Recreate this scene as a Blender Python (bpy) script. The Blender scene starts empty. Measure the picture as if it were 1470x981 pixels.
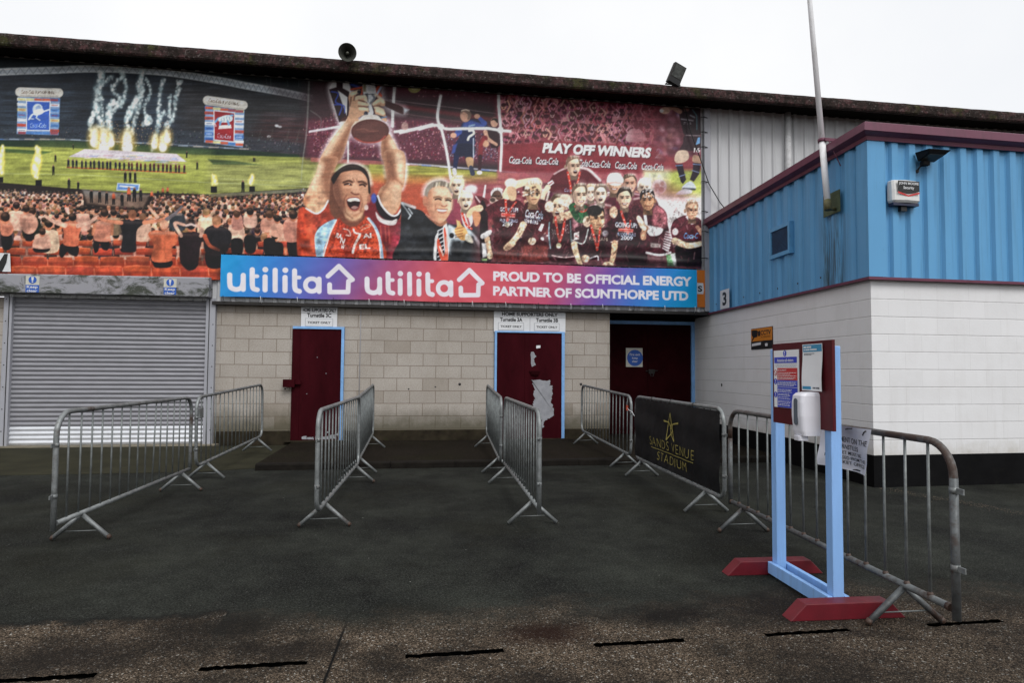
import bpy, math, random
import numpy as np
from mathutils import Vector, Matrix

random.seed(7); rng = np.random.default_rng(11)
R = math.radians
SC = bpy.context.scene
COL = SC.collection

# ------------------------------------------------------------------ camera
cam_d = bpy.data.cameras.new("camera"); cam = bpy.data.objects.new("camera", cam_d); COL.objects.link(cam)
# rows: camera right, camera down, camera forward (wall = +X axis, depth = +Y, up = +Z)
CR, CD, CF = (0.9879, -0.1548, 0.0069), (0.0137, 0.0427, -0.9990), (0.1543, 0.9870, 0.0443)
m = Matrix(((CR[0], -CD[0], -CF[0], 0), (CR[1], -CD[1], -CF[1], 0), (CR[2], -CD[2], -CF[2], 1.38), (0, 0, 0, 1)))
cam.matrix_world = m
cam_d.sensor_width = 36; cam_d.lens = 22.87; cam_d.clip_end = 2000; cam_d.clip_start = 0.05
SC.camera = cam

# ------------------------------------------------------------------ world: pale overcast sky
SUN_EL, SUN_AZ = 46.0, 16.0        # behind the photographer, to the right, veiled by cloud
w = bpy.data.worlds.new("World"); SC.world = w; w.use_nodes = True
nt = w.node_tree; nt.nodes.clear()
sky = nt.nodes.new('ShaderNodeTexSky'); sky.sky_type = 'NISHITA'; sky.sun_disc = False
sky.sun_elevation = R(SUN_EL); sky.sun_rotation = R(180 - SUN_AZ)
sky.air_density = 1.0; sky.dust_density = 4.0
hs = nt.nodes.new('ShaderNodeHueSaturation'); hs.inputs['Saturation'].default_value = 0.15
tc = nt.nodes.new('ShaderNodeTexCoord')
nz = nt.nodes.new('ShaderNodeTexNoise'); nz.inputs['Scale'].default_value = 2.2; nz.inputs['Detail'].default_value = 5
cr = nt.nodes.new('ShaderNodeValToRGB')
cr.color_ramp.elements[0].position = 0.30; cr.color_ramp.elements[0].color = (0.875, 0.895, 0.93, 1)
cr.color_ramp.elements[1].position = 0.62; cr.color_ramp.elements[1].color = (0.985, 0.99, 1.0, 1)
vm = nt.nodes.new('ShaderNodeVectorMath'); vm.operation = 'SCALE'; vm.inputs['Scale'].default_value = 8.35
mx = nt.nodes.new('ShaderNodeMix'); mx.data_type = 'RGBA'; mx.inputs['Factor'].default_value = 0.9
bg = nt.nodes.new('ShaderNodeBackground'); bg.inputs['Strength'].default_value = 0.1
out = nt.nodes.new('ShaderNodeOutputWorld')
L = nt.links.new
L(tc.outputs['Generated'], nz.inputs['Vector']); L(nz.outputs['Fac'], cr.inputs['Fac'])
L(cr.outputs['Color'], vm.inputs[0]); L(sky.outputs['Color'], hs.inputs['Color'])
L(hs.outputs['Color'], mx.inputs['A']); L(vm.outputs['Vector'], mx.inputs['B'])
L(mx.outputs['Result'], bg.inputs['Color']); L(bg.outputs['Background'], out.inputs['Surface'])

sd = bpy.data.lights.new("sun", 'SUN'); sun = bpy.data.objects.new("sun", sd); COL.objects.link(sun)
sd.energy = 1.35; sd.angle = R(28); sd.color = (1.0, 0.985, 0.96)
az = R(SUN_AZ)
sdir = Vector((math.sin(az) * math.cos(R(SUN_EL)), -math.cos(az) * math.cos(R(SUN_EL)), math.sin(R(SUN_EL))))  # towards the sun
sun.rotation_euler = sdir.to_track_quat('Z', 'Y').to_euler()
sun.location = (0, -5, 20)

vs = SC.view_settings
vs.view_transform = 'Standard'; vs.look = 'None'; vs.gamma = 1.0; vs.exposure = 0.38; vs.use_curve_mapping = False
SC.render.film_transparent = False
try:
    SC.cycles.use_denoising = True
    SC.cycles.max_bounces = 5; SC.cycles.diffuse_bounces = 3; SC.cycles.glossy_bounces = 3
except Exception:
    pass

# ------------------------------------------------------------------ helpers
def s2l(c):
    c = np.asarray(c, float)
    return np.where(c <= 0.04045, c / 12.92, ((c + 0.055) / 1.055) ** 2.4)

class NB:
    """small node-tree builder"""
    def __init__(s, name):
        s.m = bpy.data.materials.new(name); s.m.use_nodes = True
        s.t = s.m.node_tree; s.b = s.t.nodes['Principled BSDF']
        s.tc = s.t.nodes.new('ShaderNodeTexCoord')
    def n(s, typ, **kw):
        x = s.t.nodes.new(typ)
        for k, v in kw.items(): setattr(x, k, v)
        return x
    def l(s, a, b): s.t.links.new(a, b)
    def noise(s, scale, detail=4, rough=.55, vec=None, stretch=None, dist=0):
        x = s.n('ShaderNodeTexNoise'); x.inputs['Scale'].default_value = scale; x.inputs['Detail'].default_value = detail
        x.inputs['Roughness'].default_value = rough; x.inputs['Distortion'].default_value = dist
        v = vec or s.tc.outputs['Object']
        if stretch:
            mp = s.n('ShaderNodeMapping'); mp.inputs['Scale'].default_value = stretch; s.l(v, mp.inputs['Vector']); v = mp.outputs['Vector']
        s.l(v, x.inputs['Vector']); return x.outputs['Fac']
    def ramp(s, fac, stops):
        x = s.n('ShaderNodeValToRGB'); e = x.color_ramp.elements
        while len(e) < len(stops): e.new(0.5)
        for i, (p, c) in enumerate(stops):
            e[i].position = p
            if not isinstance(c, (tuple, list)): c = (c, c, c)
            e[i].color = (*c[:3], 1)
        s.l(fac, x.inputs['Fac']); return x.outputs['Color']
    def mix(s, f, a, b, mode='MIX'):
        x = s.n('ShaderNodeMix', data_type='RGBA', blend_type=mode)
        for sock, v in (('Factor', f), ('A', a), ('B', b)):
            i = x.inputs[sock] if sock == 'Factor' else [q for q in x.inputs if q.name == sock and q.type == 'RGBA'][0]
            if hasattr(v, 'is_output'): s.l(v, i)
            elif sock == 'Factor': i.default_value = v
            else: i.default_value = (*v[:3], 1)
        return [q for q in x.outputs if q.type == 'RGBA'][0]
    def math(s, op, a, b=0.0, clamp=False):
        x = s.n('ShaderNodeMath', operation=op, use_clamp=clamp)
        for i, v in enumerate((a, b)):
            if hasattr(v, 'is_output'): s.l(v, x.inputs[i])
            else: x.inputs[i].default_value = v
        return x.outputs[0]
    def sep(s, coord='Object'):
        x = s.n('ShaderNodeSeparateXYZ'); s.l(s.tc.outputs[coord], x.inputs[0]); return x.outputs
    def geo_pos(s):
        g = s.n('ShaderNodeNewGeometry'); return g.outputs['Position']
    def bump(s, h, strength=.3, dist=.01):
        x = s.n('ShaderNodeBump'); x.inputs['Strength'].default_value = strength; x.inputs['Distance'].default_value = dist
        s.l(h, x.inputs['Height']); s.l(x.outputs['Normal'], s.b.inputs['Normal'])
    def col(s, c):
        if hasattr(c, 'is_output'): s.l(c, s.b.inputs['Base Color'])
        else: s.b.inputs['Base Color'].default_value = (*c[:3], 1)
    def rough(s, r):
        if hasattr(r, 'is_output'): s.l(r, s.b.inputs['Roughness'])
        else: s.b.inputs['Roughness'].default_value = r
    def metal(s, v): s.b.inputs['Metallic'].default_value = v
    def spec(s, v): s.b.inputs['Specular IOR Level'].default_value = v

def paint(name, c, rough=.55, var=.12, scale=6, dirt=(.05, .045, .035), dirt_amt=.25, stretch=None, metal=0, bump=.05, spec=.4):
    b = NB(name); c = np.array(c)
    f = b.noise(scale, 5, .6, stretch=stretch)
    base = b.mix(b.ramp(f, [(.3, 0.), (.7, 1.)]), tuple(c * (1 - var)), tuple(np.minimum(c * (1 + var), 1)))
    d = b.ramp(b.noise(scale * 2.7, 8, .7, stretch=stretch), [(.55, 0.), (.8, dirt_amt)])
    b.col(b.mix(d, base, dirt)); b.rough(rough); b.metal(metal); b.spec(spec)
    if bump: b.bump(b.noise(scale * 12, 3), bump, .004)
    return b.m

class MB:
    """collects shapes, then links them as ONE mesh object"""
    def __init__(s): s.v = []; s.f = []; s.sm = []
    def add(s, vs, fs, smooth=False):
        o = len(s.v); s.v += [tuple(map(float, v)) for v in vs]
        s.f += [tuple(i + o for i in f) for f in fs]; s.sm += [smooth] * len(fs); return s
    def box(s, a, b):
        (x0, y0, z0), (x1, y1, z1) = a, b
        return s.add([(x0, y0, z0), (x1, y0, z0), (x1, y1, z0), (x0, y1, z0), (x0, y0, z1), (x1, y0, z1), (x1, y1, z1), (x0, y1, z1)],
              [(0, 3, 2, 1), (4, 5, 6, 7), (0, 1, 5, 4), (1, 2, 6, 5), (2, 3, 7, 6), (3, 0, 4, 7)])
    def loft(s, A, B, cap=True, smooth=False):
        n = len(A); o = [(i, (i + 1) % n, n + (i + 1) % n, n + i) for i in range(n)]
        if cap: o += [tuple(range(n - 1, -1, -1)), tuple(range(n, 2 * n))]
        return s.add(list(A) + list(B), o, smooth)
    def extrude(s, poly, d):
        d = np.array(d); return s.loft(poly, [tuple(np.array(p) + d) for p in poly])
    def tube(s, pts, r, n=10, closed=False, cap=True):
        P = [Vector(p) for p in pts]; N = len(P)
        rr = r if isinstance(r, (list, tuple)) else [r] * N
        rings = []; up = None
        for i, p in enumerate(P):
            if closed: t = (P[(i + 1) % N] - P[i - 1])
            else: t = P[min(i + 1, N - 1)] - P[max(i - 1, 0)]
            t.normalize()
            if up is None:
                up = Vector((0, 0, 1)) if abs(t.z) < .9 else Vector((1, 0, 0))
            a = t.cross(up);
            if a.length < 1e-5: a = t.cross(Vector((0, 1, 0)))
            a.normalize(); b2 = a.cross(t); b2.normalize(); up = b2
            rings.append([p + (a * math.cos(2 * math.pi * k / n) + b2 * math.sin(2 * math.pi * k / n)) * rr[i] for k in range(n)])
        vs = [v for g in rings for v in g]; fs = []
        for i in range(N if closed else N - 1):
            j = (i + 1) % N
            for k in range(n):
                k2 = (k + 1) % n; fs.append((i * n + k, i * n + k2, j * n + k2, j * n + k))
        s.add(vs, fs, True)
        if cap and not closed:
            o = len(s.v) - len(vs)
            s.f += [tuple(o + k for k in range(n - 1, -1, -1)), tuple(o + (N - 1) * n + k for k in range(n))]; s.sm += [False, False]
        return s
    def lathe(s, prof, base, axis, n=24, smooth=True):
        ax = Vector(axis).normalized(); u = ax.orthogonal().normalized(); v = ax.cross(u); b = Vector(base)
        vs = []
        for (r, h) in prof:
            vs += [b + ax * h + (u * math.cos(2 * math.pi * k / n) + v * math.sin(2 * math.pi * k / n)) * r for k in range(n)]
        fs = [(i * n + k, i * n + (k + 1) % n, (i + 1) * n + (k + 1) % n, (i + 1) * n + k) for i in range(len(prof) - 1) for k in range(n)]
        return s.add(vs, fs, smooth)
    def disc(s, c, r, ux, uz, n=28):
        c, ux, uz = Vector(c), Vector(ux), Vector(uz)
        return s.add([c + ux * r * math.cos(2 * math.pi * k / n) + uz * r * math.sin(2 * math.pi * k / n) for k in range(n)], [tuple(range(n))])
    def build(s, name, mat, parent=None, bevel=0):
        off = Vector(parent.get('_o', (0, 0, 0))) if parent else Vector((0, 0, 0))
        me = bpy.data.meshes.new(name)
        me.from_pydata([tuple(Vector(v) - off) for v in s.v], [], s.f)
        me.polygons.foreach_set('use_smooth', s.sm); me.update()
        me.materials.append(mat)
        o = bpy.data.objects.new(name, me); COL.objects.link(o)
        if parent:
            o.parent = parent
            OFF[o.name] = off
            o['_o'] = tuple(off)
        if bevel:
            bv = o.modifiers.new('bevel', 'BEVEL'); bv.width = bevel; bv.segments = 2; bv.limit_method = 'ANGLE'
        return o
OFF = {}

def tag(o, label=None, cat=None, group=None, kind=None):
    if label: o['label'] = label
    if cat: o['category'] = cat
    if group: o['group'] = group
    if kind: o['kind'] = kind
    return o
def empty(name, loc, label, cat, group=None, world=False):
    """an Empty at a thing's base; world=True: its parts are given in world coordinates"""
    o = bpy.data.objects.new(name, None); COL.objects.link(o); o.location = loc; o.empty_display_size = .2
    if world: o['_o'] = tuple(loc)
    return tag(o, label, cat, group)

_tris = {}
def text_tris(body, bold=0.0, shear=0.0, space=1.0, lines=1.0, align='LEFT'):
    key = (body, bold, shear, space, lines, align)
    if key in _tris: return _tris[key]
    cu = bpy.data.curves.new('t', 'FONT'); cu.body = body; cu.offset = bold; cu.shear = shear
    cu.space_character = space; cu.space_line = lines; cu.align_x = align; cu.resolution_u = 4; cu.fill_mode = 'FRONT'
    ob = bpy.data.objects.new('t', cu); COL.objects.link(ob)
    dg = bpy.context.evaluated_depsgraph_get()
    me = bpy.data.meshes.new_from_object(ob.evaluated_get(dg))
    me.calc_loop_triangles()
    V = np.array([v.co[:2] for v in me.vertices]); T = np.array([t.vertices[:] for t in me.loop_triangles])
    COL.objects.unlink(ob); bpy.data.objects.remove(ob); bpy.data.curves.remove(cu); bpy.data.meshes.remove(me)
    _tris[key] = (V, T); return V, T
def fit_text(body, x0, x1, y0, y1, **kw):
    """glyph triangles stretched to fill a box"""
    V, T = text_tris(body, **kw); a = V.min(0); b = V.max(0)
    return np.array([x0, y0]) + (V - a) / (b - a) * np.array([x1 - x0, y1 - y0]), T
def letters(mb, body, box, org, ux, uz, out=.0015, **kw):
    """flat letters on a sign face: box = (u0,u1,v0,v1) on the face, org/ux/uz its frame"""
    V, T = fit_text(body, *box, **kw)
    org, ux, uz = np.array(org, float), np.array(ux, float), np.array(uz, float)
    nn = np.cross(ux, uz) * 1.0
    P = org + V[:, :1] * ux + V[:, 1:] * uz + nn * out
    mb.add([tuple(p) for p in P], [tuple(t) for t in T])
    return mb

# ------------------------------------------------------------------ materials of the setting
def mat_ground():
    b = NB('tarmac'); p = b.geo_pos(); x = b.n('ShaderNodeSeparateXYZ'); b.l(p, x.inputs[0]); X, Y, _ = x.outputs
    def nz(s, d=5, r=.6, st=None): return b.noise(s, d, r, vec=p, stretch=st)
    # worn front of the tarmac: broken edge towards the older exposed-stone apron
    wob = b.math('MULTIPLY', b.math('SUBTRACT', nz(.9, 4, .6), .5), 1.1)
    wob2 = b.math('MULTIPLY', b.math('SUBTRACT', nz(5, 6, .7), .5), .35)
    left = b.math('MULTIPLY', b.math('LESS_THAN', X, -1.0), 0.16)
    e = b.math('ADD', b.math('ADD', b.math('SUBTRACT', Y, 3.78), b.math('MULTIPLY', wob, b.math('SUBTRACT', 1.0, b.math('MULTIPLY', left, 5.0)))), b.math('SUBTRACT', wob2, left))
    isleft = b.math('LESS_THAN', X, b.math('ADD', -1.25, b.math('MULTIPLY', nz(2.2, 4), .5)))
    width = b.math('ADD', .50, b.math('MULTIPLY', isleft, -.44))
    e2 = b.math('ADD', b.math('MULTIPLY', e, -1.0), b.math('MULTIPLY', b.math('SUBTRACT', nz(11, 6, .75), .5), b.math('MULTIPLY', width, .9)))
    apron = b.math('DIVIDE', b.math('ADD', e2, b.math('MULTIPLY', width, .25)), width, True)
    apron = b.ramp(apron, [(.0, 0.), (1., 1.)])
    # tarmac: fine dark stone with patchy grey dust
    fine = b.n('ShaderNodeTexVoronoi'); fine.inputs['Scale'].default_value = 210; b.l(p, fine.inputs['Vector'])
    fs = b.n('ShaderNodeSeparateColor'); b.l(fine.outputs['Color'], fs.inputs[0])
    t1 = b.ramp(fs.outputs[0], [(0, (.004, .0042, .004)), (.6, (.010, .0105, .0098)), (.95, (.020, .021, .019)), (1, (.052, .052, .048))])
    grain = b.ramp(nz(48, 3, .8), [(.30, .35), (.5, 1.), (.72, 1.9)])
    t1 = b.mix(1.0, t1, grain, 'MULTIPLY')
    dust = b.ramp(nz(.9, 7, .66, (1, .8, 1)), [(.36, 0.), (.66, 1.)])
    t2 = b.mix(dust, t1, b.mix(.70, t1, (.036, .039, .0325)))
    t2 = b.mix(1.0, t2, b.ramp(nz(75, 3, .7), [(.28, .25), (.5, .95), (.72, 2.1)]), 'MULTIPLY')
    t2 = b.mix(1.0, t2, b.ramp(nz(5, 6, .75), [(.3, .72), (.7, 1.28)]), 'MULTIPLY')
    moss = b.ramp(nz(.5, 5, .6), [(.5, 0.), (.72, .5)])
    t3 = b.mix(b.math('MULTIPLY', moss, b.ramp(Y, [(.0, 0.), (1, 1.)])), t2, (.012, .0115, .006))
    # apron: rounded brown, grey and pale stones
    st = b.n('ShaderNodeTexVoronoi'); st.inputs['Scale'].default_value = 135; st.inputs['Randomness'].default_value = 1; b.l(p, st.inputs['Vector'])
    ss = b.n('ShaderNodeSeparateColor'); b.l(st.outputs['Color'], ss.inputs[0])
    s1 = b.ramp(ss.outputs[0], [(0, (.014, .011, .008)), (.2, (.085, .064, .046)), (.6, (.185, .138, .098)), (.87, (.25, .19, .138)), (.96, (.33, .28, .22)), (.985, (.55, .52, .47))])
    big = b.n('ShaderNodeTexVoronoi'); big.inputs['Scale'].default_value = 60; b.l(p, big.inputs['Vector'])
    bs = b.n('ShaderNodeSeparateColor'); b.l(big.outputs['Color'], bs.inputs[0])
    pale = b.math('MULTIPLY', b.math('GREATER_THAN', bs.outputs[1], .965), b.math('LESS_THAN', big.outputs['Distance'], .45))
    s1 = b.mix(pale, s1, (.46, .43, .38))
    s1 = b.mix(b.ramp(st.outputs['Distance'], [(.25, 0.), (.6, .75)]), s1, (.010, .008, .006))
    wear = b.ramp(nz(1.35, 7, .68), [(.40, 0.), (.56, 1.)])
    stain = b.ramp(nz(1.05, 5, .62, (1, 1.9, 1)), [(.54, .0), (.68, .92)])
    s2 = b.mix(wear, b.mix(.72, s1, (.010, .009, .008)), s1)
    s2 = b.mix(stain, s2, b.mix(.75, s2, (.012, .010, .009)))
    rightdark = b.ramp(b.math('MULTIPLY', b.math('SUBTRACT', X, .6), .5), [(0, 0.), (1, .5)])
    s2 = b.mix(rightdark, s2, b.mix(.6, s2, (.010, .009, .008)))
    c = b.mix(apron, t3, s2)
    # dark sealed line where the tarmac stops
    line = b.math('MULTIPLY', b.ramp(b.math('ABSOLUTE', e), [(.0, .8), (.05, 0.)]), b.math('ADD', .25, b.math('MULTIPLY', isleft, .6)))
    c = b.mix(line, c, (.007, .007, .007))
    # saw-cut joint between two apron slabs
    jx = b.math('ABSOLUTE', b.math('SUBTRACT', X, b.math('ADD', -.50, b.math('MULTIPLY', Y, .048))))
    jm = b.math('MULTIPLY', b.ramp(jx, [(.004, 1.), (.009, 0.)]), apron)
    c = b.mix(jm, c, (.006, .006, .006))
    # oily stains and a reddish spill on the apron
    for sx_, sy_, rr_, cc_ in ((.72, 3.40, .20, (.016, .006, .004)), (1.48, 3.56, .24, (.006, .005, .005)), (-.95, 3.72, .35, (.010, .009, .008)), (-1.6, 3.45, .30, (.012, .010, .009)), (2.2, 3.55, .45, (.008, .007, .007))):
        dx_ = b.math('MULTIPLY', b.math('SUBTRACT', X, sx_), .62); dy_ = b.math('SUBTRACT', Y, sy_)
        rd_ = b.math('SQRT', b.math('ADD', b.math('MULTIPLY', dx_, dx_), b.math('MULTIPLY', dy_, dy_)))
        rd_ = b.math('ADD', b.math('DIVIDE', rd_, rr_), b.math('MULTIPLY', b.math('SUBTRACT', nz(7, 6, .7), .5), .9))
        c = b.mix(b.ramp(rd_, [(.25, .8), (.95, 0.)]), c, cc_)
    lit = b.ramp(nz(30, 2, .5), [(.775, 0.), (.79, .9)])
    c = b.mix(lit, c, (.34, .34, .31))
    b.col(c); b.rough(.95); b.spec(.08)
    h = b.math('ADD', b.math('MULTIPLY', b.math('MULTIPLY', st.outputs['Distance'], apron), -1.2), b.math('MULTIPLY', fine.outputs['Distance'], -.35))
    h = b.math('ADD', h, b.math('MULTIPLY', nz(3, 4), 1.0))
    b.bump(h, .55, .012)
    return b.m

def mat_pavement():
    b = NB('pavement_tarmac'); p = b.geo_pos(); x = b.n('ShaderNodeSeparateXYZ'); b.l(p, x.inputs[0])
    v = b.n('ShaderNodeTexVoronoi'); v.inputs['Scale'].default_value = 120; b.l(p, v.inputs['Vector'])
    s = b.n('ShaderNodeSeparateColor'); b.l(v.outputs['Color'], s.inputs[0])
    c = b.ramp(s.outputs[0], [(0, (.006, .005, .004)), (.8, (.015, .012, .009)), (1, (.05, .04, .03))])
    c = b.mix(b.ramp(b.noise(1.4, 6, .65, vec=p), [(.4, 0.), (.7, .8)]), c, (.010, .008, .005))
    c = b.mix(b.ramp(b.noise(.8, 5, .7, vec=p), [(.52, 0.), (.75, .6)]), c, (.016, .016, .007))
    b.col(c); b.rough(.95); b.spec(.06); b.bump(v.outputs['Distance'], .3, .006); return b.m

def mat_blocks():
    b = NB('block_masonry'); o = b.sep(); cx = b.n('ShaderNodeCombineXYZ')
    b.l(b.math('ADD', o[0], b.math('MULTIPLY', o[1], 1.0)), cx.inputs[0]); b.l(b.math('SUBTRACT', o[2], .059), cx.inputs[1])
    bt = b.n('ShaderNodeTexBrick'); bt.offset = .5
    for k, v in (('Scale', 1.0), ('Mortar Size', .007), ('Mortar Smooth', .25), ('Bias', 0.0), ('Brick Width', .475), ('Row Height', .2316)): bt.inputs[k].default_value = v
    bt.inputs['Color1'].default_value = (0, 0, 0, 1); bt.inputs['Color2'].default_value = (1, 1, 1, 1); bt.inputs['Mortar'].default_value = (.5, .5, .5, 1)
    b.l(cx.outputs[0], bt.inputs['Vector'])
    c = b.mix(bt.outputs['Color'], (.40, .367, .332), (.445, .41, .372))
    wn = b.ramp(bt.outputs['Color'], [(.0, 1.), (.10, 0.)])
    c = b.mix(b.math('MULTIPLY', wn, .6), c, (.23, .19, .145))
    c = b.mix(b.ramp(b.noise(1.1, 6, .65), [(.42, 0.), (.75, .45)]), c, (.22, .185, .145))
    c = b.mix(b.ramp(b.noise(45, 4, .7), [(.35, .35), (.6, 0.)]), c, (.16, .13, .10))
    c = b.mix(b.math('MULTIPLY', bt.outputs['Fac'], .75), c, (.17, .13, .10))
    # splash-back dirt and algae just above the ground, streaky darker tone towards the top
    lo = b.ramp(b.math('ADD', o[2], b.math('MULTIPLY', b.math('SUBTRACT', b.noise(3, 5, .7), .5), .5)), [(.34, 1.), (.70, 0.)])
    c = b.mix(b.math('MULTIPLY', lo, .8), c, (.075, .068, .042))
    hi = b.ramp(b.math('SUBTRACT', o[2], b.math('MULTIPLY', b.noise(5, 5, .7, stretch=(1, 1, .12)), .55)), [(1.98, 0.), (2.25, .65)])
    # wide ramp positions above 1 are not possible: rescale
    hz = b.math('DIVIDE', b.math('SUBTRACT', b.math('SUBTRACT', o[2], b.math('MULTIPLY', b.noise(5, 5, .7, stretch=(1, 1, .12)), .6)), 1.75), .6)
    c = b.mix(b.ramp(hz, [(.25, 0.), (.95, .6)]), c, (.17, .135, .10))
    b.col(c); b.rough(.92); b.spec(.15)
    h = b.math('ADD', b.math('MULTIPLY', bt.outputs['Fac'], -1.0), b.math('MULTIPLY', b.noise(60, 4, .7), .45))
    b.bump(h, .55, .006); return b.m

def mat_white_blocks():
    b = NB('white_painted_blocks'); o = b.sep(); cx = b.n('ShaderNodeCombineXYZ')
    b.l(b.math('SUBTRACT', o[0], o[1]), cx.inputs[0]); b.l(b.math('SUBTRACT', o[2], 1.908 - .058 - 7 * .2145), cx.inputs[1])
    bt = b.n('ShaderNodeTexBrick'); bt.offset = .5
    for k, v in (('Scale', 1.0), ('Mortar Size', .006), ('Mortar Smooth', .4), ('Brick Width', .45), ('Row Height', .2145)): bt.inputs[k].default_value = v
    bt.inputs['Color1'].default_value = (0, 0, 0, 1); bt.inputs['Color2'].default_value = (1, 1, 1, 1)
    b.l(cx.outputs[0], bt.inputs['Vector'])
    fr = b.math('FRACT', b.math('DIVIDE', b.math('SUBTRACT', o[2], 1.908 - .058), .2145))
    fr = b.math('ABSOLUTE', b.math('SUBTRACT', fr, .5))
    hl = b.ramp(fr, [(.462, 0.), (.492, 1.)])
    brk = b.ramp(b.noise(9, 5, .7), [(.3, .25), (.6, 1.)])
    c = b.mix(bt.outputs['Color'], (.70, .70, .712), (.735, .735, .747))
    c = b.mix(b.ramp(b.noise(2.2, 6, .65), [(.45, 0.), (.8, .35)]), c, (.55, .54, .53))
    c = b.mix(b.ramp(b.noise(7, 6, .7, stretch=(1, 1, .08)), [(.55, 0.), (.85, .3)]), c, (.45, .43, .40))
    spl = b.ramp(b.math('ADD', b.math('SUBTRACT', o[2], .33), b.math('MULTIPLY', b.math('SUBTRACT', b.noise(6, 6, .7), .5), .45)), [(.0, .55), (.22, 0.)])
    c = b.mix(spl, c, (.40, .37, .31))
    c = b.mix(b.math('MULTIPLY', b.math('MULTIPLY', hl, brk), .45), c, (.36, .35, .34))
    c = b.mix(b.math('MULTIPLY', bt.outputs['Fac'], .07), c, (.45, .45, .45))
    b.col(c); b.rough(.72); b.spec(.3)
    h = b.math('ADD', b.math('MULTIPLY', hl, -1.0), b.math('ADD', b.math('MULTIPLY', bt.outputs['Fac'], -.35), b.math('MULTIPLY', b.noise(35, 4), .25)))
    b.bump(h, .5, .006); return b.m

def mat_sheet(name, c, dirt, amt, top=None):
    """coated steel sheet with vertical rain streaks"""
    b = NB(name); c = np.array(c)
    base = b.mix(b.noise(.9, 5, .6), tuple(c * .88), tuple(np.minimum(c * 1.08, 1)))
    st = b.ramp(b.noise(9, 6, .65, stretch=(1, 1, .05)), [(.5, 0.), (.8, amt)])
    c2 = b.mix(st, base, dirt)
    sp = b.ramp(b.noise(22, 8, .75), [(.62, 0.), (.74, amt)])
    c2 = b.mix(sp, c2, dirt)
    if name == 'blue_cladding':      # rain and algae streaks under the flagpole bracket
        o = b.sep(); near = b.math('LESS_THAN', o[0], .16)
        band = b.ramp(b.math('ABSOLUTE', b.math('SUBTRACT', o[1], .74)), [(.16, 1.), (.30, 0.)])
        low = b.math('MULTIPLY', b.ramp(b.math('SUBTRACT', o[2], 3.2), [(.0, 1.), (.7, 0.)]), b.ramp(b.math('SUBTRACT', 4.3, o[2]), [(.0, 0.), (.5, .5), (.9, 1.)]))
        sm = b.math('MULTIPLY', b.math('MULTIPLY', near, band), b.ramp(b.noise(16, 5, .7, stretch=(1, 1, .06)), [(.42, 0.), (.62, .9)]))
        c2 = b.mix(b.math('MULTIPLY', sm, low), c2, (.020, .035, .030))
    b.col(c2); b.rough(b.ramp(b.noise(4, 4), [(.2, .38), (.8, .6)])); b.spec(.4); return b.m

def mat_moss(name='mossy_fascia'):
    b = NB(name)
    n1 = b.noise(6, 8, .75); n2 = b.noise(2.1, 5, .6); n3 = b.noise(26, 6, .8)
    c = b.ramp(n1, [(.30, (.010, .008, .007)), (.5, (.032, .022, .020)), (.62, (.085, .040, .042)), (.76, (.060, .056, .050))])
    c = b.mix(b.ramp(n2, [(.58, 0.), (.68, .6)]), c, (.052, .058, .014))
    c = b.mix(b.ramp(n3, [(.57, 0.), (.64, .85)]), c, (.21, .19, .18))
    c = b.mix(b.ramp(b.noise(14, 5, .7), [(.5, 0.), (.6, .8)]), c, (.012, .010, .008))
    b.col(c); b.rough(.95); b.spec(.15); b.bump(n1, .7, .02); return b.m

def mat_metal(name, c=(.235, .25, .252), rust=.0, rough=.45, metal=.6):
    b = NB(name); c = np.array(c)
    base = b.mix(b.ramp(b.noise(14, 5, .65), [(.35, 0.), (.65, 1.)]), tuple(c * .72), tuple(c * 1.2))
    base = b.mix(b.ramp(b.noise(60, 4, .7), [(.55, 0.), (.75, .35)]), base, tuple(c * .4))
    base = b.mix(b.ramp(b.noise(3, 4, .6), [(.5, 0.), (.75, .35)]), base, (.16, .165, .165))
    if rust:
        rm = b.ramp(b.noise(4.5, 8, .72), [(.62 - .3 * rust, 0.), (.74 - .3 * rust, .95)])
        base = b.mix(rm, base, b.mix(b.noise(40, 4), (.060, .026, .014), (.022, .014, .010)))
        b.l(b.math('SUBTRACT', metal, b.math('MULTIPLY', rm, metal)), b.b.inputs['Metallic'])
    else: b.metal(metal)
    b.col(base); b.rough(b.ramp(b.noise(9, 4), [(.3, rough), (.7, rough + .22)])); b.bump(b.noise(90, 3), .08, .002); return b.m

def mat_hood():
    b = NB('algae_stained_hood')
    base = b.mix(b.noise(3, 5, .6), (.25, .25, .275), (.33, .33, .36))
    g = b.noise(2.4, 9, .72, stretch=(1, 1, 1.7), dist=.6)
    c = b.mix(b.ramp(g, [(.46, 0.), (.56, .92)]), base, b.mix(b.noise(30, 4), (.020, .026, .014), (.050, .056, .038)))
    c = b.mix(b.ramp(b.noise(13, 7, .75), [(.55, 0.), (.66, .7)]), c, (.30, .30, .31))
    b.col(c); b.rough(.75); b.spec(.25); b.bump(g, .12, .004); return b.m

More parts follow.
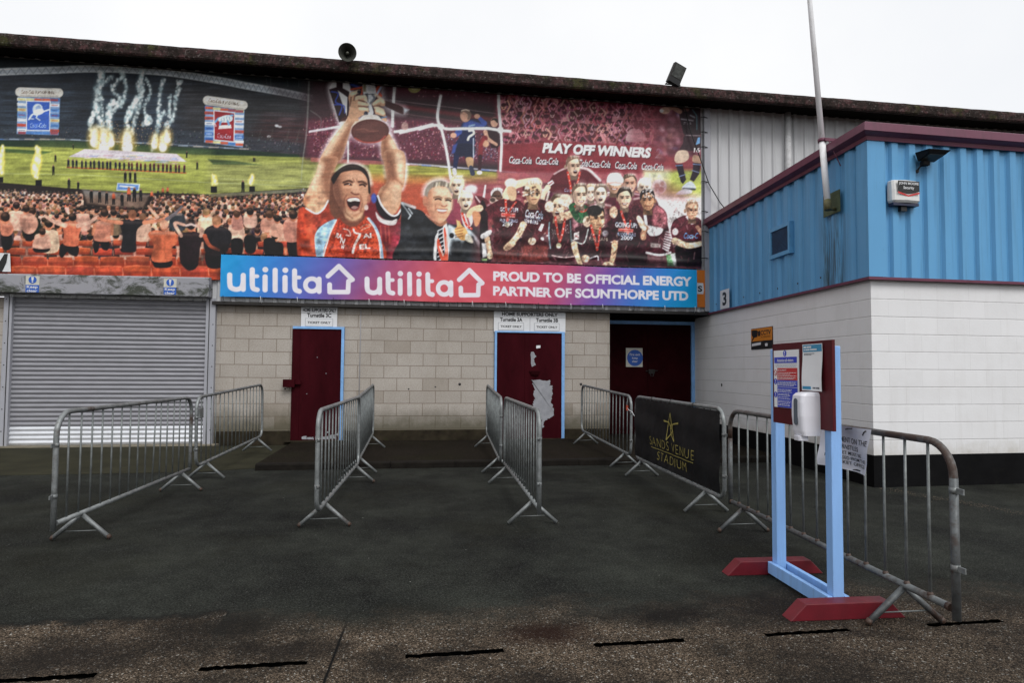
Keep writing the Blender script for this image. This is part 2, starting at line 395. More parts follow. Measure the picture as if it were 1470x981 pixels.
M = dict(
    ground=mat_ground(), pave=mat_pavement(), block=mat_blocks(), white=mat_white_blocks(), moss=mat_moss(),
    plinth=paint('damp_concrete', (.024, .019, .012), .95, .5, 5, (.03, .035, .012), .7, bump=.4, spec=.15),
    kerb=paint('kerb_concrete', (.009, .0075, .006), .95, .4, 7, (.014, .012, .008), .7, bump=.4, spec=.15),
    ramp=paint('ramp_concrete', (.027, .026, .015), .95, .3, 2.2, (.020, .019, .012), .7, bump=.3, spec=.15),
    sill=paint('sill_concrete', (.19, .17, .13), .95, .3, 6, (.04, .036, .02), .7, bump=.4, spec=.15),
    greysheet=mat_sheet('grey_cladding', (.52, .525, .54), (.20, .19, .18), .35),
    bluesheet=mat_sheet('blue_cladding', (.105, .325, .58), (.035, .10, .16), .5),
    purple=mat_sheet('purple_trim', (.125, .030, .060), (.035, .016, .018), .5),
    soffit=paint('dark_soffit', (.009, .007, .006), .95, .4, 3, spec=.05),
    blackband=paint('black_painted_base', (.0045, .0045, .005), .8, .3, 4, (.016, .015, .012), .5, spec=.08),
    shutter=paint('galvanised_slats', (.27, .27, .295), .55, .12, 3, (.12, .12, .12), .35, stretch=(1, 1, 6), metal=.35),
    shutterclean=paint('clean_galvanised_slats', (.66, .68, .72), .38, .08, 3, (.3, .3, .3), .3, metal=.35),
    guide=paint('grey_painted_steel', (.33, .335, .37), .5, .1, 4, (.12, .11, .10), .4, stretch=(1, 1, .2)),
    hood=mat_hood(),
    hood_old=paint('weathered_grey_hood', (.29, .29, .31), .6, .12, 1.15, (.016, .021, .012), 1.0, stretch=(1, 1, 1.6)),
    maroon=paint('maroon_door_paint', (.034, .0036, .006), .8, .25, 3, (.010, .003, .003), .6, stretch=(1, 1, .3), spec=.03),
    maroonshade=paint('shade_darkened_maroon_paint', (.019, .0022, .0032), .8, .3, 3, (.006, .002, .002), .5, spec=.03),  # door maroon darkened in colour to stand for the recess shade
    bluepaint=paint('light_blue_frame_paint', (.20, .40, .72), .5, .12, 8, (.07, .08, .08), .55),
    bare=paint('bare_primer', (.27, .275, .30), .65, .15, 9, (.10, .09, .09), .4),
    void=paint('slot_shade_black', (.0025, .0025, .0025), .95, .3, 20, spec=0),  # liner coloured near black to stand for the darkness inside the slots
    black=paint('black_plastic', (.012, .012, .013), .45, .2, 10),
    dark=paint('dark_iron', (.020, .018, .017), .7, .3, 20, (.06, .03, .015), .5),
    whitesign=paint('white_sign', (.66, .67, .69), .45, .04, 5, (.3, .3, .28), .25),
    printblack=paint('black_print', (.012, .012, .013), .5, .05, 5, dirt_amt=0),
    galv=mat_metal('galvanised_tube'), galvrust=mat_metal('galvanised_tube_rust_spots', rust=.35),
    barmetal=mat_metal('dull_galvanised_bar', (.185, .20, .20)), galvdark=mat_metal('dull_dark_galvanised_tube', (.13, .14, .145), rust=.38),
    rusty=mat_metal('rusty_top_tube', (.15, .15, .15), rust=.62), rustend=mat_metal('rusty_tube_end', (.20, .15, .12), rust=1.0),
)

# ------------------------------------------------------------------ ground with the kerb-drain slots cut into it
SLOTS = [(-2.64, -2.17), (-1.79, -1.372), (-.936, -.458), (-.003, .475), (.934, 1.412), (1.86, 2.345), (2.815, 3.285), (3.76, 4.23)]
SY0, SY1 = 3.208, 3.250
def build_ground():
    vs, fs, idx = [], [], {}
    xs = [-300.] + [v for s in SLOTS for v in np.linspace(s[0], s[1], 22)] + [300.]
    ys = [-300., SY0, SY1, 300.]
    slotcell = set()
    k = 1
    for s in SLOTS:
        for q in range(21): slotcell.add(k + q)
        k += 22
    r = random.Random(5)
    for i, x in enumerate(xs):
        for j, y in enumerate(ys):
            yy = y + (r.uniform(-.007, .007) if j in (1, 2) else 0)
            idx[i, j] = len(vs); vs.append((x, yy, 0))
    for i in range(len(xs) - 1):
        for j in range(3):
            if j == 1 and i in slotcell: continue
            fs.append((idx[i, j], idx[i + 1, j], idx[i + 1, j + 1], idx[i, j + 1]))
    mb = MB(); mb.add(vs, fs)
    o = mb.build('ground', M['ground']); tag(o, kind='structure')
    for n, s in enumerate(SLOTS):
        mb = MB(); a, b_ = s[0] - .03, s[1] + .03; y0, y1 = SY0 - .03, SY1 + .03
        t = [(a, y0, -.001), (b_, y0, -.001), (b_, y1, -.001), (a, y1, -.001)]; d = [(x, y, -.16) for x, y, _ in t]
        mb.add(t + d, [(0, 1, 5, 4), (1, 2, 6, 5), (2, 3, 7, 6), (3, 0, 4, 7), (4, 5, 6, 7)])
        o = mb.build('drain_slot', M['void'])
        tag(o, SLOTLAB[n], 'drain', 'kerb drain slots across the apron')
SLOTLAB = ['dark drain slot out at the left end of the row', 'dark drain slot cut off by the lower left corner of the photo', 'dark drain slot just left of the saw cut joint in the apron',
           'dark drain slot just right of the saw cut joint in the apron', 'dark drain slot between the brown stained apron patch and the blue stand',
           'dark drain slot right in front of the maroon feet of the blue stand', 'dark drain slot beside the front legs of the rusty barrier', 'dark drain slot out at the right end of the row']
build_ground()

mb = MB()   # raised walkway in front of the turnstile doors
mb.add([(-2.05, 9.42, .082), (5.9, 9.42, .082), (5.9, 13.2, .075), (-2.05, 13.2, .075), (-2.05, 9.42, -.02), (-2.05, 13.2, -.02)], [(0, 1, 2, 3), (0, 3, 5, 4)])
tag(mb.build('pavement', M['pave']), kind='structure')
mb = MB(); r = random.Random(3); x = -2.05
while x < 6.2:
    l = .9; mb.loft([(x + .003, 9.27, -.02), (x + .003, 9.415, -.02), (x + .003, 9.415, .088), (x + .003, 9.30, .086), (x + .003, 9.275, .07)],
                    [(x + l - .003, 9.27, -.02), (x + l - .003, 9.415, -.02), (x + l - .003, 9.415, .088), (x + l - .003, 9.30, .086), (x + l - .003, 9.275, .07)]); x += l
tag(mb.build('kerb', M['kerb']), kind='structure')
mb = MB()
mb.add([(-20, 9.05, .004), (-2.8, 9.25, .004), (-2.056, 9.5, .006), (-2.056, 11.86, .05), (-20, 11.86, .05), (-20, 9.05, -.02), (-2.8, 9.25, -.02), (-2.056, 9.5, -.02), (-2.056, 11.86, -.02)],
       [(0, 1, 2, 3, 4), (5, 6, 1, 0), (6, 7, 2, 1), (7, 8, 3, 2)])
tag(mb.build('ramp', M['ramp']), kind='structure')
mb = MB(); r = random.Random(9)      # loose stones gathered along the seam by the white wall
sx, sy = np.linspace(5.60, 6.30, 320), np.linspace(7.0, 4.5, 320)
for a, c in zip(sx, sy):
    for q in range(2):
        s = r.uniform(.003, .009); p = Vector((a + r.gauss(0, .07), c + r.gauss(0, .10), s * .3))
        mb.add([p + Vector((s * dx, s * dy * r.uniform(.6, 1), s * dz * .7)) for dx, dy, dz in ((1, 0, 0), (0, 1, 0), (-1, 0, 0), (0, -1, 0), (0, 0, 1), (0, 0, -1))],
               [(0, 1, 4), (1, 2, 4), (2, 3, 4), (3, 0, 4), (1, 0, 5), (2, 1, 5), (3, 2, 5), (0, 3, 5)])
tag(mb.build('gravel', paint('gravel_stone', (.065, .052, .038), .9, .6, 40)), kind='stuff')

# ------------------------------------------------------------------ the stand with its turnstile wall
YW = 12.2
stand = empty('stadium_stand', (0, YW, 0), 'long football stand with block wall, grey ribbed cladding, maroon doors and mossy roof edge', 'stadium stand', world=True)
mb = MB()
for a, c in ((-20, -6.75), (-3.43, -2.093), (-1.188, 1.572), (2.924, 3.30)): mb.box((a, YW, -.05), (c, YW + .3, 2.56))
mb.box((3.3, YW, -.05), (3.832, 13.06, 2.56))
mb.box((-2.093, YW, 2.147), (-1.188, YW + .3, 2.56)); mb.box((1.572, YW, 2.125), (2.924, YW + .3, 2.56))
mb.box((-6.75, YW, 2.70), (-3.43, YW + .3, 2.56 + .2))
mb.box((3.835, 13.102, -.05), (6.4, 13.3, 2.56))
mb.build('blockwork_wall', M['block'], stand)
for a, c in ((-3.38, -2.11), (-1.17, 1.555), (2.94, 3.81)):
    mb = MB(); mb.loft([(a, YW + .01, .02), (a, YW - .028, .02), (a, YW - .022, .255), (a, YW + .01, .275)], [(c, YW + .01, .02), (c, YW - .028, .02), (c, YW - .022, .255), (c, YW + .01, .275)])
    mb.build('plinth', M['plinth'], stand)
for hx, hz in ((.923, 1.112), (3.258, 1.120), (-.02, 1.02), (.47, 1.06)):
    mb = MB(); mb.lathe([(.0, .004), (.024 if hx > .9 else .012, .004), (.026 if hx > .9 else .014, 0)], (hx, YW, hz), (0, -1, 0), 14)
    mb.build('pipe_hole', M['printblack'], stand)
mb = MB(); mb.tube([(-.905, YW - .008, 2.5), (-.905, YW - .008, 1.9), (-.915, YW - .008, .5)], .006, 6); mb.build('wall_cable', M['guide'], stand)

def ribbed(mb, P0, u, nrm, length, z0, z1, pitch, prof):
    """vertical ribbed sheet from P0 along u; prof = [(fraction of pitch, stand-off)]"""
    P0, u, nrm = Vector(P0), Vector(u), Vector(nrm); pts = []
    k = 0
    while k * pitch < length:
        for f, d in prof:
            t = (k + f) * pitch
            if t <= length: pts.append(P0 + u * t + nrm * d)
        k += 1
    pts.append(P0 + u * length + nrm * prof[0][1])
    vs = [p + Vector((0, 0, z0)) for p in pts] + [p + Vector((0, 0, z1)) for p in pts]; n = len(pts)
    mb.add(vs, [(i, i + 1, n + i + 1, n + i) for i in range(n - 1)])
PROF = [(0, 0), (.36, 0), (.47, .035), (.56, .035), (.565, .031), (.60, .031), (.605, .035), (.69, .035), (.80, 0), (.999, 0)]
mb = MB(); ribbed(mb, (-20, 12.12, 0), (1, 0, 0), (0, -1, 0), 45, 2.565, 6.70, .236, PROF)
mb.build('cladding', M['greysheet'], stand)
mb = MB(); mb.box((-20, 12.125, 2.75), (25, 12.5, 6.7)); mb.build('backing_wall', M['soffit'], stand)
mb = MB(); mb.loft([(-3.45, 12.2, 2.505), (-3.45, 12.05, 2.505), (-3.45, 12.05, 2.548), (-3.45, 12.065, 2.562), (-3.45, 12.2, 2.562)], [(5.86, 12.2, 2.505), (5.86, 12.05, 2.505), (5.86, 12.05, 2.548), (5.86, 12.065, 2.562), (5.86, 12.2, 2.562)])
mb.build('base_rail', M['dark'], stand)
mb = MB(); mb.box((3.835, 12.21, 2.50), (6.2, 13.098, 2.57)); mb.box((3.835, 12.96, 2.432), (6.2, 13.098, 2.50)); mb.build('entrance_ceiling', M['soffit'], stand)
# roof edge: rough fibre-cement verge, soffit, low roof behind
r = random.Random(21); sec = []
for x in np.arange(-20, 26, .12):
    j = lambda a=.006: r.uniform(-a, a) * .55
    sec.append([(x, 11.52 + j(), 6.612 + j()), (x, 11.50 + j(), 6.64 + j()), (x, 11.495 + j(), 6.76 + j()), (x, 11.52 + j(), 6.815 + j(.007)), (x, 11.62, 6.83 + j()), (x, 11.66, 6.80), (x, 11.66, 6.64)])
vs = [p for s in sec for p in s]; n = 7; fs = [(i * n + k, i * n + (k + 1) % n, (i + 1) * n + (k + 1) % n, (i + 1) * n + k) for i in range(len(sec) - 1) for k in range(n)]
mb = MB(); mb.add(vs, fs); mb.build('roof_edge', M['moss'], stand)
mb = MB(); mb.add([(-20, 11.64, 6.655), (25, 11.64, 6.655), (25, 12.45, 6.70), (-20, 12.45, 6.70), (-20, 11.64, 6.665), (25, 11.64, 6.665), (25, 12.45, 6.72), (-20, 12.45, 6.72)],
                  [(0, 1, 2, 3), (4, 7, 6, 5), (0, 4, 5, 1)]); mb.build('soffit', M['soffit'], stand)
mb = MB(); mb.add([(-20, 11.66, 6.80), (25, 11.66, 6.80), (25, 30, 8.2), (-20, 30, 8.2)], [(0, 1, 2, 3)]); mb.build('roof', M['moss'], stand)
mb = MB(); mb.tube([(7.55, 12.04, 6.68), (7.53, 12.04, 4.2)], .062, 12); mb.build('drainpipe', paint('weathered_white_pipe', (.50, .50, .51), .7, .15, 12, (.10, .10, .09), .95), stand)

# roller shutter
sh = MB(); sh.box((-6.66, 12.19, .045), (-3.54, 12.22, 2.64)); 
def slats(mb, za, zb, n):
    for k in range(n):
        z0 = za + (zb - za) * k / n; z1 = za + (zb - za) * (k + 1) / n; h = z1 - z0
        prof = [(0, 0), (.10, .002), (.22, .012), (.42, .021), (.62, .021), (.82, .012), (.93, .002), (1, 0)]
        vs = [(x, 12.185 - d, z0 + f * h) for x in (-6.655, -3.545) for f, d in prof]; n_ = len(prof)
        mb.add(vs, [(i, n_ + i, n_ + i + 1, i + 1) for i in range(n_ - 1)], True)
mb = MB(); slats(mb, .058 + 4 * .0775, .058 + 33 * .0775, 29)
shut = mb.build('roller_shutter', M['shutter'], stand); tag(shut, 'grey ribbed roller shutter')
mb = MB(); slats(mb, .058, .058 + 4 * .0775, 4); mb.build('bottom_slats', M['shutterclean'], shut)
sh.build('shutter_back', M['dark'], shut)
mb = MB(); mb.add([(-20, 11.86, -.02), (-3.30, 11.86, -.02), (-3.30, 12.2, -.02), (-20, 12.2, -.02), (-20, 11.87, .056), (-3.30, 11.87, .056), (-3.30, 12.2, .056), (-20, 12.2, .056)], [(4, 5, 6, 7), (0, 1, 5, 4), (1, 2, 6, 5)])
mb.build('shutter_sill', M['sill'], shut)
for a, c in ((-6.765, -6.64), (-3.557, -3.402)):
    mb = MB(); mb.box((a, 12.10, .056), (c, 12.199, 2.612)); g = mb.build('guide_rail', M['guide'], shut)
    mb = MB(); e = c - .05 if a < -5 else a + .05
    mb.box((min(e, e + .012), 12.094, .06), (max(e, e + .012), 12.099, 2.60))
    for z in np.arange(.3, 2.6, .37): mb.lathe([(0, .006), (.008, .005), (.010, 0)], (e + (.07 if a > -5 else -.04), 12.10, z), (0, -1, 0), 8)
    mb.build('rivet_seam', M['dark'], g)
mb = MB(); mb.loft([(-6.95, 12.2, 2.612), (-6.95, 11.9, 2.618), (-6.95, 11.90, 2.905), (-6.95, 11.915, 2.925), (-6.95, 12.2, 2.955)],
                   [(-3.462, 12.2, 2.612), (-3.462, 11.9, 2.618), (-3.462, 11.90, 2.935), (-3.462, 11.915, 2.958), (-3.462, 12.2, 2.985)])
hood = mb.build('shutter_hood', M['hood'], shut, bevel=.006)

# turnstile doors
def rivets(par, mt, x, zs, Y, r=.007):
    for z in zs:
        mb = MB(); mb.lathe([(0, .005), (r * .7, .004), (r, 0)], (x, Y, z), (0, -1, 0), 8); mb.build('rivet', mt, par)
d = MB(); d.box((-2.093, 12.172, .078), (-1.24, 12.24, 2.103)); d1 = d.build('door', M['maroon'], stand, bevel=.004); tag(d1, 'narrow maroon steel door with riveted edge strip')
mb = MB(); mb.box((-2.098, 12.163, .10), (-1.965, 12.1715, 2.09)); mb.build('edge_strip', M['maroon'], d1); rivets(d1, M['maroon'], -2.0, np.linspace(.2, 2.0, 9), 12.163)
mb = MB(); mb.box((-2.232, 12.07, 1.05), (-2.03, 12.163, 1.19)); mb.box((-2.03, 12.10, 1.10), (-1.93, 12.163, 1.17)); mb.lathe([(.012, 0), (.012, .05), (0, .05)], (-2.19, 12.06, 1.02), (0, 1, 0), 8); mb.build('lock_box', M['maroon'], d1, bevel=.006)
def ragged(pts, Y, th=.0015, seed=1, jit=.006, sub=4):
    r = random.Random(seed); P = []
    for i, a in enumerate(pts):
        b_ = pts[(i + 1) % len(pts)]
        for k in range(sub):
            f = k / sub; P.append((a[0] + (b_[0] - a[0]) * f + r.uniform(-jit, jit), Y, a[1] + (b_[1] - a[1]) * f + r.uniform(-jit, jit)))
    return P
for q, (cx, cz, w_, h_) in enumerate(((-1.86, .145, .045, .05), (-1.75, .135, .06, .04), (-1.62, .15, .05, .05), (-1.5, .14, .07, .05), (-1.37, .16, .05, .07), (-1.29, .2, .03, .04), (-1.45, .24, .02, .03))):
    mb = MB(); mb.extrude(ragged([(cx - w_, cz - h_ * .5), (cx + w_, cz - h_ * .6), (cx + w_ * .8, cz + h_ * .5), (cx - w_ * .9, cz + h_ * .4)], 12.1705, seed=q), (0, .0015, 0)); mb.build('chipped_paint', M['bare'], d1)
for cx, cz in ((-1.66, 1.59), (-1.83, .93), (-1.5, 1.3)):
    mb = MB(); mb.extrude(ragged([(cx - .008, cz - .006), (cx + .009, cz - .005), (cx + .006, cz + .007), (cx - .006, cz + .006)], 12.1705, jit=.002), (0, .0015, 0)); mb.build('chipped_paint', M['bare'], d1)
mb = MB(); mb.box((-1.2395, 12.15, .078), (-1.19, 12.235, 2.147)); mb.box((-2.093, 12.15, 2.104), (-1.2395, 12.235, 2.147)); mb.build('door_frame', M['bluepaint'], d1)
mb = MB(); mb.box((-2.2, 12.10, .076), (-1.15, 12.2, .095)); mb.build('doorstep', M['plinth'], d1)

d = MB(); d.box((1.614, 12.172, .078), (2.148, 12.24, 2.095)); d.box((2.152, 12.172, .078), (2.866, 12.24, 2.095)); d.box((2.148, 12.178, .078), (2.152, 12.23, 2.095)); d2 = d.build('double_door', M['maroon'], stand, bevel=.003); tag(d2, 'wide maroon double door with a large peeled grey patch')
rivets(d2, M['maroon'], 2.11, np.linspace(.3, 1.98, 7), 12.172)
PATCH = [(2.279, 1.207), (2.642, 1.189), (2.634, 1.101), (2.693, 1.086), (2.687, 0.923), (2.663, 0.794), (2.718, 0.631), (2.722, 0.536), (2.610, 0.455), (2.537, 0.422), (2.516, 0.293), (2.462, 0.313), (2.481, 0.438), (2.366, 0.537), (2.365, 0.632), (2.308, 0.730), (2.346, 0.859), (2.320, 0.922), (2.346, 1.020), (2.310, 1.118)]
mb = MB(); mb.extrude(ragged(PATCH, 12.1705, seed=4, jit=.013, sub=7), (0, .0015, 0)); mb.build('peeled_patch', M['bare'], d2); mb = MB()
mb.extrude(ragged([(2.266, 1.731), (2.320, 1.732), (2.368, 1.647), (2.321, 1.594), (2.362, 1.475), (2.281, 1.454)], 12.1705, seed=6, jit=.009, sub=5), (0, .0015, 0))
mb.build('peeled_patch', M['bare'], d2)
mb = MB(); mb.extrude([(2.37, 12.1708, 1.80), (2.45, 12.1708, 1.81), (2.455, 12.1708, 1.86), (2.375, 12.1708, 1.855)], (0, .001, 0)); mb.build('torn_sticker', M['whitesign'], d2)
mb = MB(); mb.box((2.27, 12.13, 1.30), (2.42, 12.172, 1.35)); mb.box((2.24, 12.15, 1.34), (2.44, 12.172, 1.37)); mb.tube([(2.33, 12.12, 1.30), (2.33, 12.12, 1.26), (2.36, 12.12, 1.25), (2.38, 12.12, 1.30)], .008, 6); mb.build('bolt', M['maroonshade'], d2)
mb = MB(); mb.box((1.573, 12.15, .078), (1.613, 12.235, 2.124)); mb.box((2.867, 12.15, .078), (2.923, 12.235, 2.124)); mb.box((1.613, 12.15, 2.096), (2.867, 12.235, 2.124)); mb.build('door_frame', M['bluepaint'], d2)
mb = MB(); mb.box((1.52, 12.10, .076), (2.98, 12.2, .092)); mb.build('doorstep', M['plinth'], d2)

d = MB(); d.box((3.84, 13.02, .08), (4.915, 13.1, 2.36)); d.box((4.921, 13.02, .08), (5.87, 13.1, 2.36)); d3 = d.build('exit_door', M['maroonshade'], stand, bevel=.003); tag(d3, 'maroon double exit door in the deep recess, shade painted into its colour')
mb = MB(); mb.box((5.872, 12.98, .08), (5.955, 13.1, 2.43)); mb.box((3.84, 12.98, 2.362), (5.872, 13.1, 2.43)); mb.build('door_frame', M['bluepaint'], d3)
mb = MB(); mb.box((4.93, 12.99, 1.33), (5.06, 13.02, 1.42)); mb.tube([(4.96, 12.97, 1.33), (4.96, 12.97, 1.28), (5.02, 12.97, 1.28), (5.02, 12.97, 1.33)], .009, 6); mb.tube([(4.86, 12.99, 1.385), (5.12, 12.99, 1.395)], .012, 6); mb.build('padlock_hasp', M['dark'], d3)

# ------------------------------------------------------------------ the blue and white turnstile block
C0 = Vector((5.527, 7.111, 0)); th = R(4.03); td = R(1.0)
SD = Vector((math.sin(th), math.cos(th), 0)); NL = Vector((-math.cos(th), math.sin(th), 0))
RD = Vector((math.cos(td), math.sin(td), 0)); NF = Vector((math.sin(td), -math.cos(td), 0))
def corner(o):
    A = C0 + NL * o; B = C0 + NF * o      # A+SD*t = B+RD*u
    det = SD.x * -RD.y + RD.x * SD.y; dx, dy = B.x - A.x, B.y - A.y
    t = (dx * -RD.y + RD.x * dy) / det
    return A + SD * t
def path(o, s, r_): return [C0 + SD * s + NL * o, corner(o), C0 + RD * r_ + NF * o]
Z = lambda p, z: (p.x, p.y, z)
def sweep(mb, prof, s, r_, closed=True, cap=True):
    """profile of (offset, z) swept round the building corner"""
    rows = [path(o, s, r_) for o, z in prof]; n = len(prof)
    vs = [Z(rows[k][j], prof[k][1]) for j in range(3) for k in range(n)]
    fs = [(j * n + k, j * n + (k + 1) % n, (j + 1) * n + (k + 1) % n, (j + 1) * n + k) for j in range(2) for k in range(n if closed else n - 1)]
    if cap and closed: fs += [tuple(range(n)), tuple(2 * n + k for k in range(n - 1, -1, -1))]
    mb.add(vs, fs)
blk = empty('turnstile_block', tuple(C0), 'single storey turnstile block, white painted blocks below and blue ribbed cladding with purple fascia above', 'building', world=True)
mb = MB(); sweep(mb, [(0, .386), (0, 2.53), (-.2, 2.53), (-.2, .386)], 5.9, 14); mb.build('blockwork_wall', M['white'], blk)
mb = MB(); sweep(mb, [(0, -.05), (0, .384), (-.2, .384), (-.2, -.05)], 5.9, 14); mb.build('black_base', M['blackband'], blk)
mb = MB(); sweep(mb, [(-.01, 2.532), (-.01, 4.26), (-.15, 4.26), (-.15, 2.532)], 4.96, 14); mb.build('inner_wall', M['soffit'], blk)
mb = MB()
PROF2 = [(0, 0), (.34, 0), (.345, .004), (.37, .004), (.375, 0), (.40, 0), (.51, .038), (.86, .038), (.98, 0)]
ribbed(mb, C0 + SD * .14 + NL * .012, SD, NL, 4.80, 2.545, 4.26, .315, PROF2)
ribbed(mb, C0 + RD * .16 + NF * .012, RD, NF, 13.8, 2.545, 4.26, .243, PROF2)
mb.build('cladding', M['bluesheet'], blk)
mb = MB(); K = corner(.062); A = C0 + SD * .15 + NL * .062; B = C0 + RD * .175 + NF * .062; A2 = C0 + SD * .15 + NL * .012; B2 = C0 + RD * .175 + NF * .012
P = [A2, A, K, B, B2]; mb.add([Z(p, 2.545) for p in P] + [Z(p, 4.262) for p in P], [(i, i + 1, 6 + i, 5 + i) for i in range(4)])
mb.build('corner_flashing', M['bluesheet'], blk); mb = MB()
A = C0 + SD * 4.80 + NL * .052; B = C0 + SD * 4.975 + NL * .052; P = [C0 + SD * 4.80 + NL * .012, A, B, C0 + SD * 4.975 - NL * .05]
mb.add([Z(p, 2.545) for p in P] + [Z(p, 4.262) for p in P], [(i, i + 1, 5 + i, 4 + i) for i in range(3)])
mb.build('end_flashing', M['bluesheet'], blk)
mb = MB(); sweep(mb, [(.0, 2.512), (.076, 2.508), (.076, 2.540), (.0, 2.545)], 4.97, 14); mb.build('base_trim', M['purple'], blk)
mb = MB(); sweep(mb, [(-.3, 4.30), (-.3, 4.455), (.10, 4.43), (.15, 4.405), (.165, 4.30), (.15, 4.29), (.085, 4.26), (.075, 4.215), (.06, 4.215), (.06, 4.30)], 4.97, 14); mb.build('fascia', M['purple'], blk)
mb = MB(); q = path(-.25, 4.97, 14); mb.add([Z(q[0], 4.42), Z(q[1], 4.42), Z(q[2], 4.42), Z(q[2] + Vector((0, 4.6, 0)), 4.44)], [(0, 1, 2, 3)]); mb.build('roof', M['soffit'], blk)
mb = MB(); sweep(mb, [(-.02, 4.10), (-.02, 4.255), (.046, 4.255), (.046, 4.10)][:2] + [(.004, 4.255), (.004, 4.10)], 4.9, 14); mb.build('eaves_filler', M['soffit'], blk)
# vent in the blue side wall
def LP(s, o, z): p = C0 + SD * s + NL * o; return (p.x, p.y, z)
def FP(r_, o, z): p = C0 + RD * r_ + NF * o; return (p.x, p.y, z)
def lbox(mb, P, a0, a1, o0, o1, z0, z1):
    mb.loft([P(a0, o0, z0), P(a1, o0, z0), P(a1, o1, z0), P(a0, o1, z0)], [P(a0, o0, z1), P(a1, o0, z1), P(a1, o1, z1), P(a0, o1, z1)])
mb = MB()
for a in ((1.76, 2.40, 3.160, 3.220), (1.76, 2.40, 3.585, 3.645), (1.76, 1.815, 3.220, 3.585), (2.345, 2.40, 3.220, 3.585)): lbox(mb, LP, a[0], a[1], .01, .085, a[2], a[3])
v = mb.build('vent', paint('vent_blue', (.11, .33, .58), .5, .1, 6), blk)
mb = MB(); lbox(mb, LP, 1.815, 2.345, .03, .055, 3.220, 3.585)
for z in np.arange(3.235, 3.575, .022): lbox(mb, LP, 1.82, 2.34, .055, .070, z, z + .008)
mb.build('vent_grille', paint('dark_blue_grille', (.035, .085, .17), .6, .2, 9), v)
r = random.Random(8)
for s_ in (1.0, 1.6, 2.2, 2.8, 3.4, 4.0, 4.6):
    for z in (2.68, ): p = LP(s_, .05, z); mb = MB(); mb.lathe([(0, .008), (.012, .006), (.014, 0)], p, NL, 8); mb.build('fixing_screw', M['dark'], blk)
for r_ in np.arange(.29, 6, .2433):
    for z in (2.75, 4.03):
        if r.random() < .55: p = FP(r_, .012, z + r.uniform(-.02, .02)); mb = MB(); mb.lathe([(0, .008), (.012, .006), (.014, 0)], p, NF, 8); mb.build('fixing_screw', M['dark'], blk)
mb = MB(); p = LP(4.495, 0, 1.129); mb.lathe([(0, .004), (.03, .004), (.032, 0)], p, NL, 12); mb.build('pipe_hole', M['printblack'], blk)

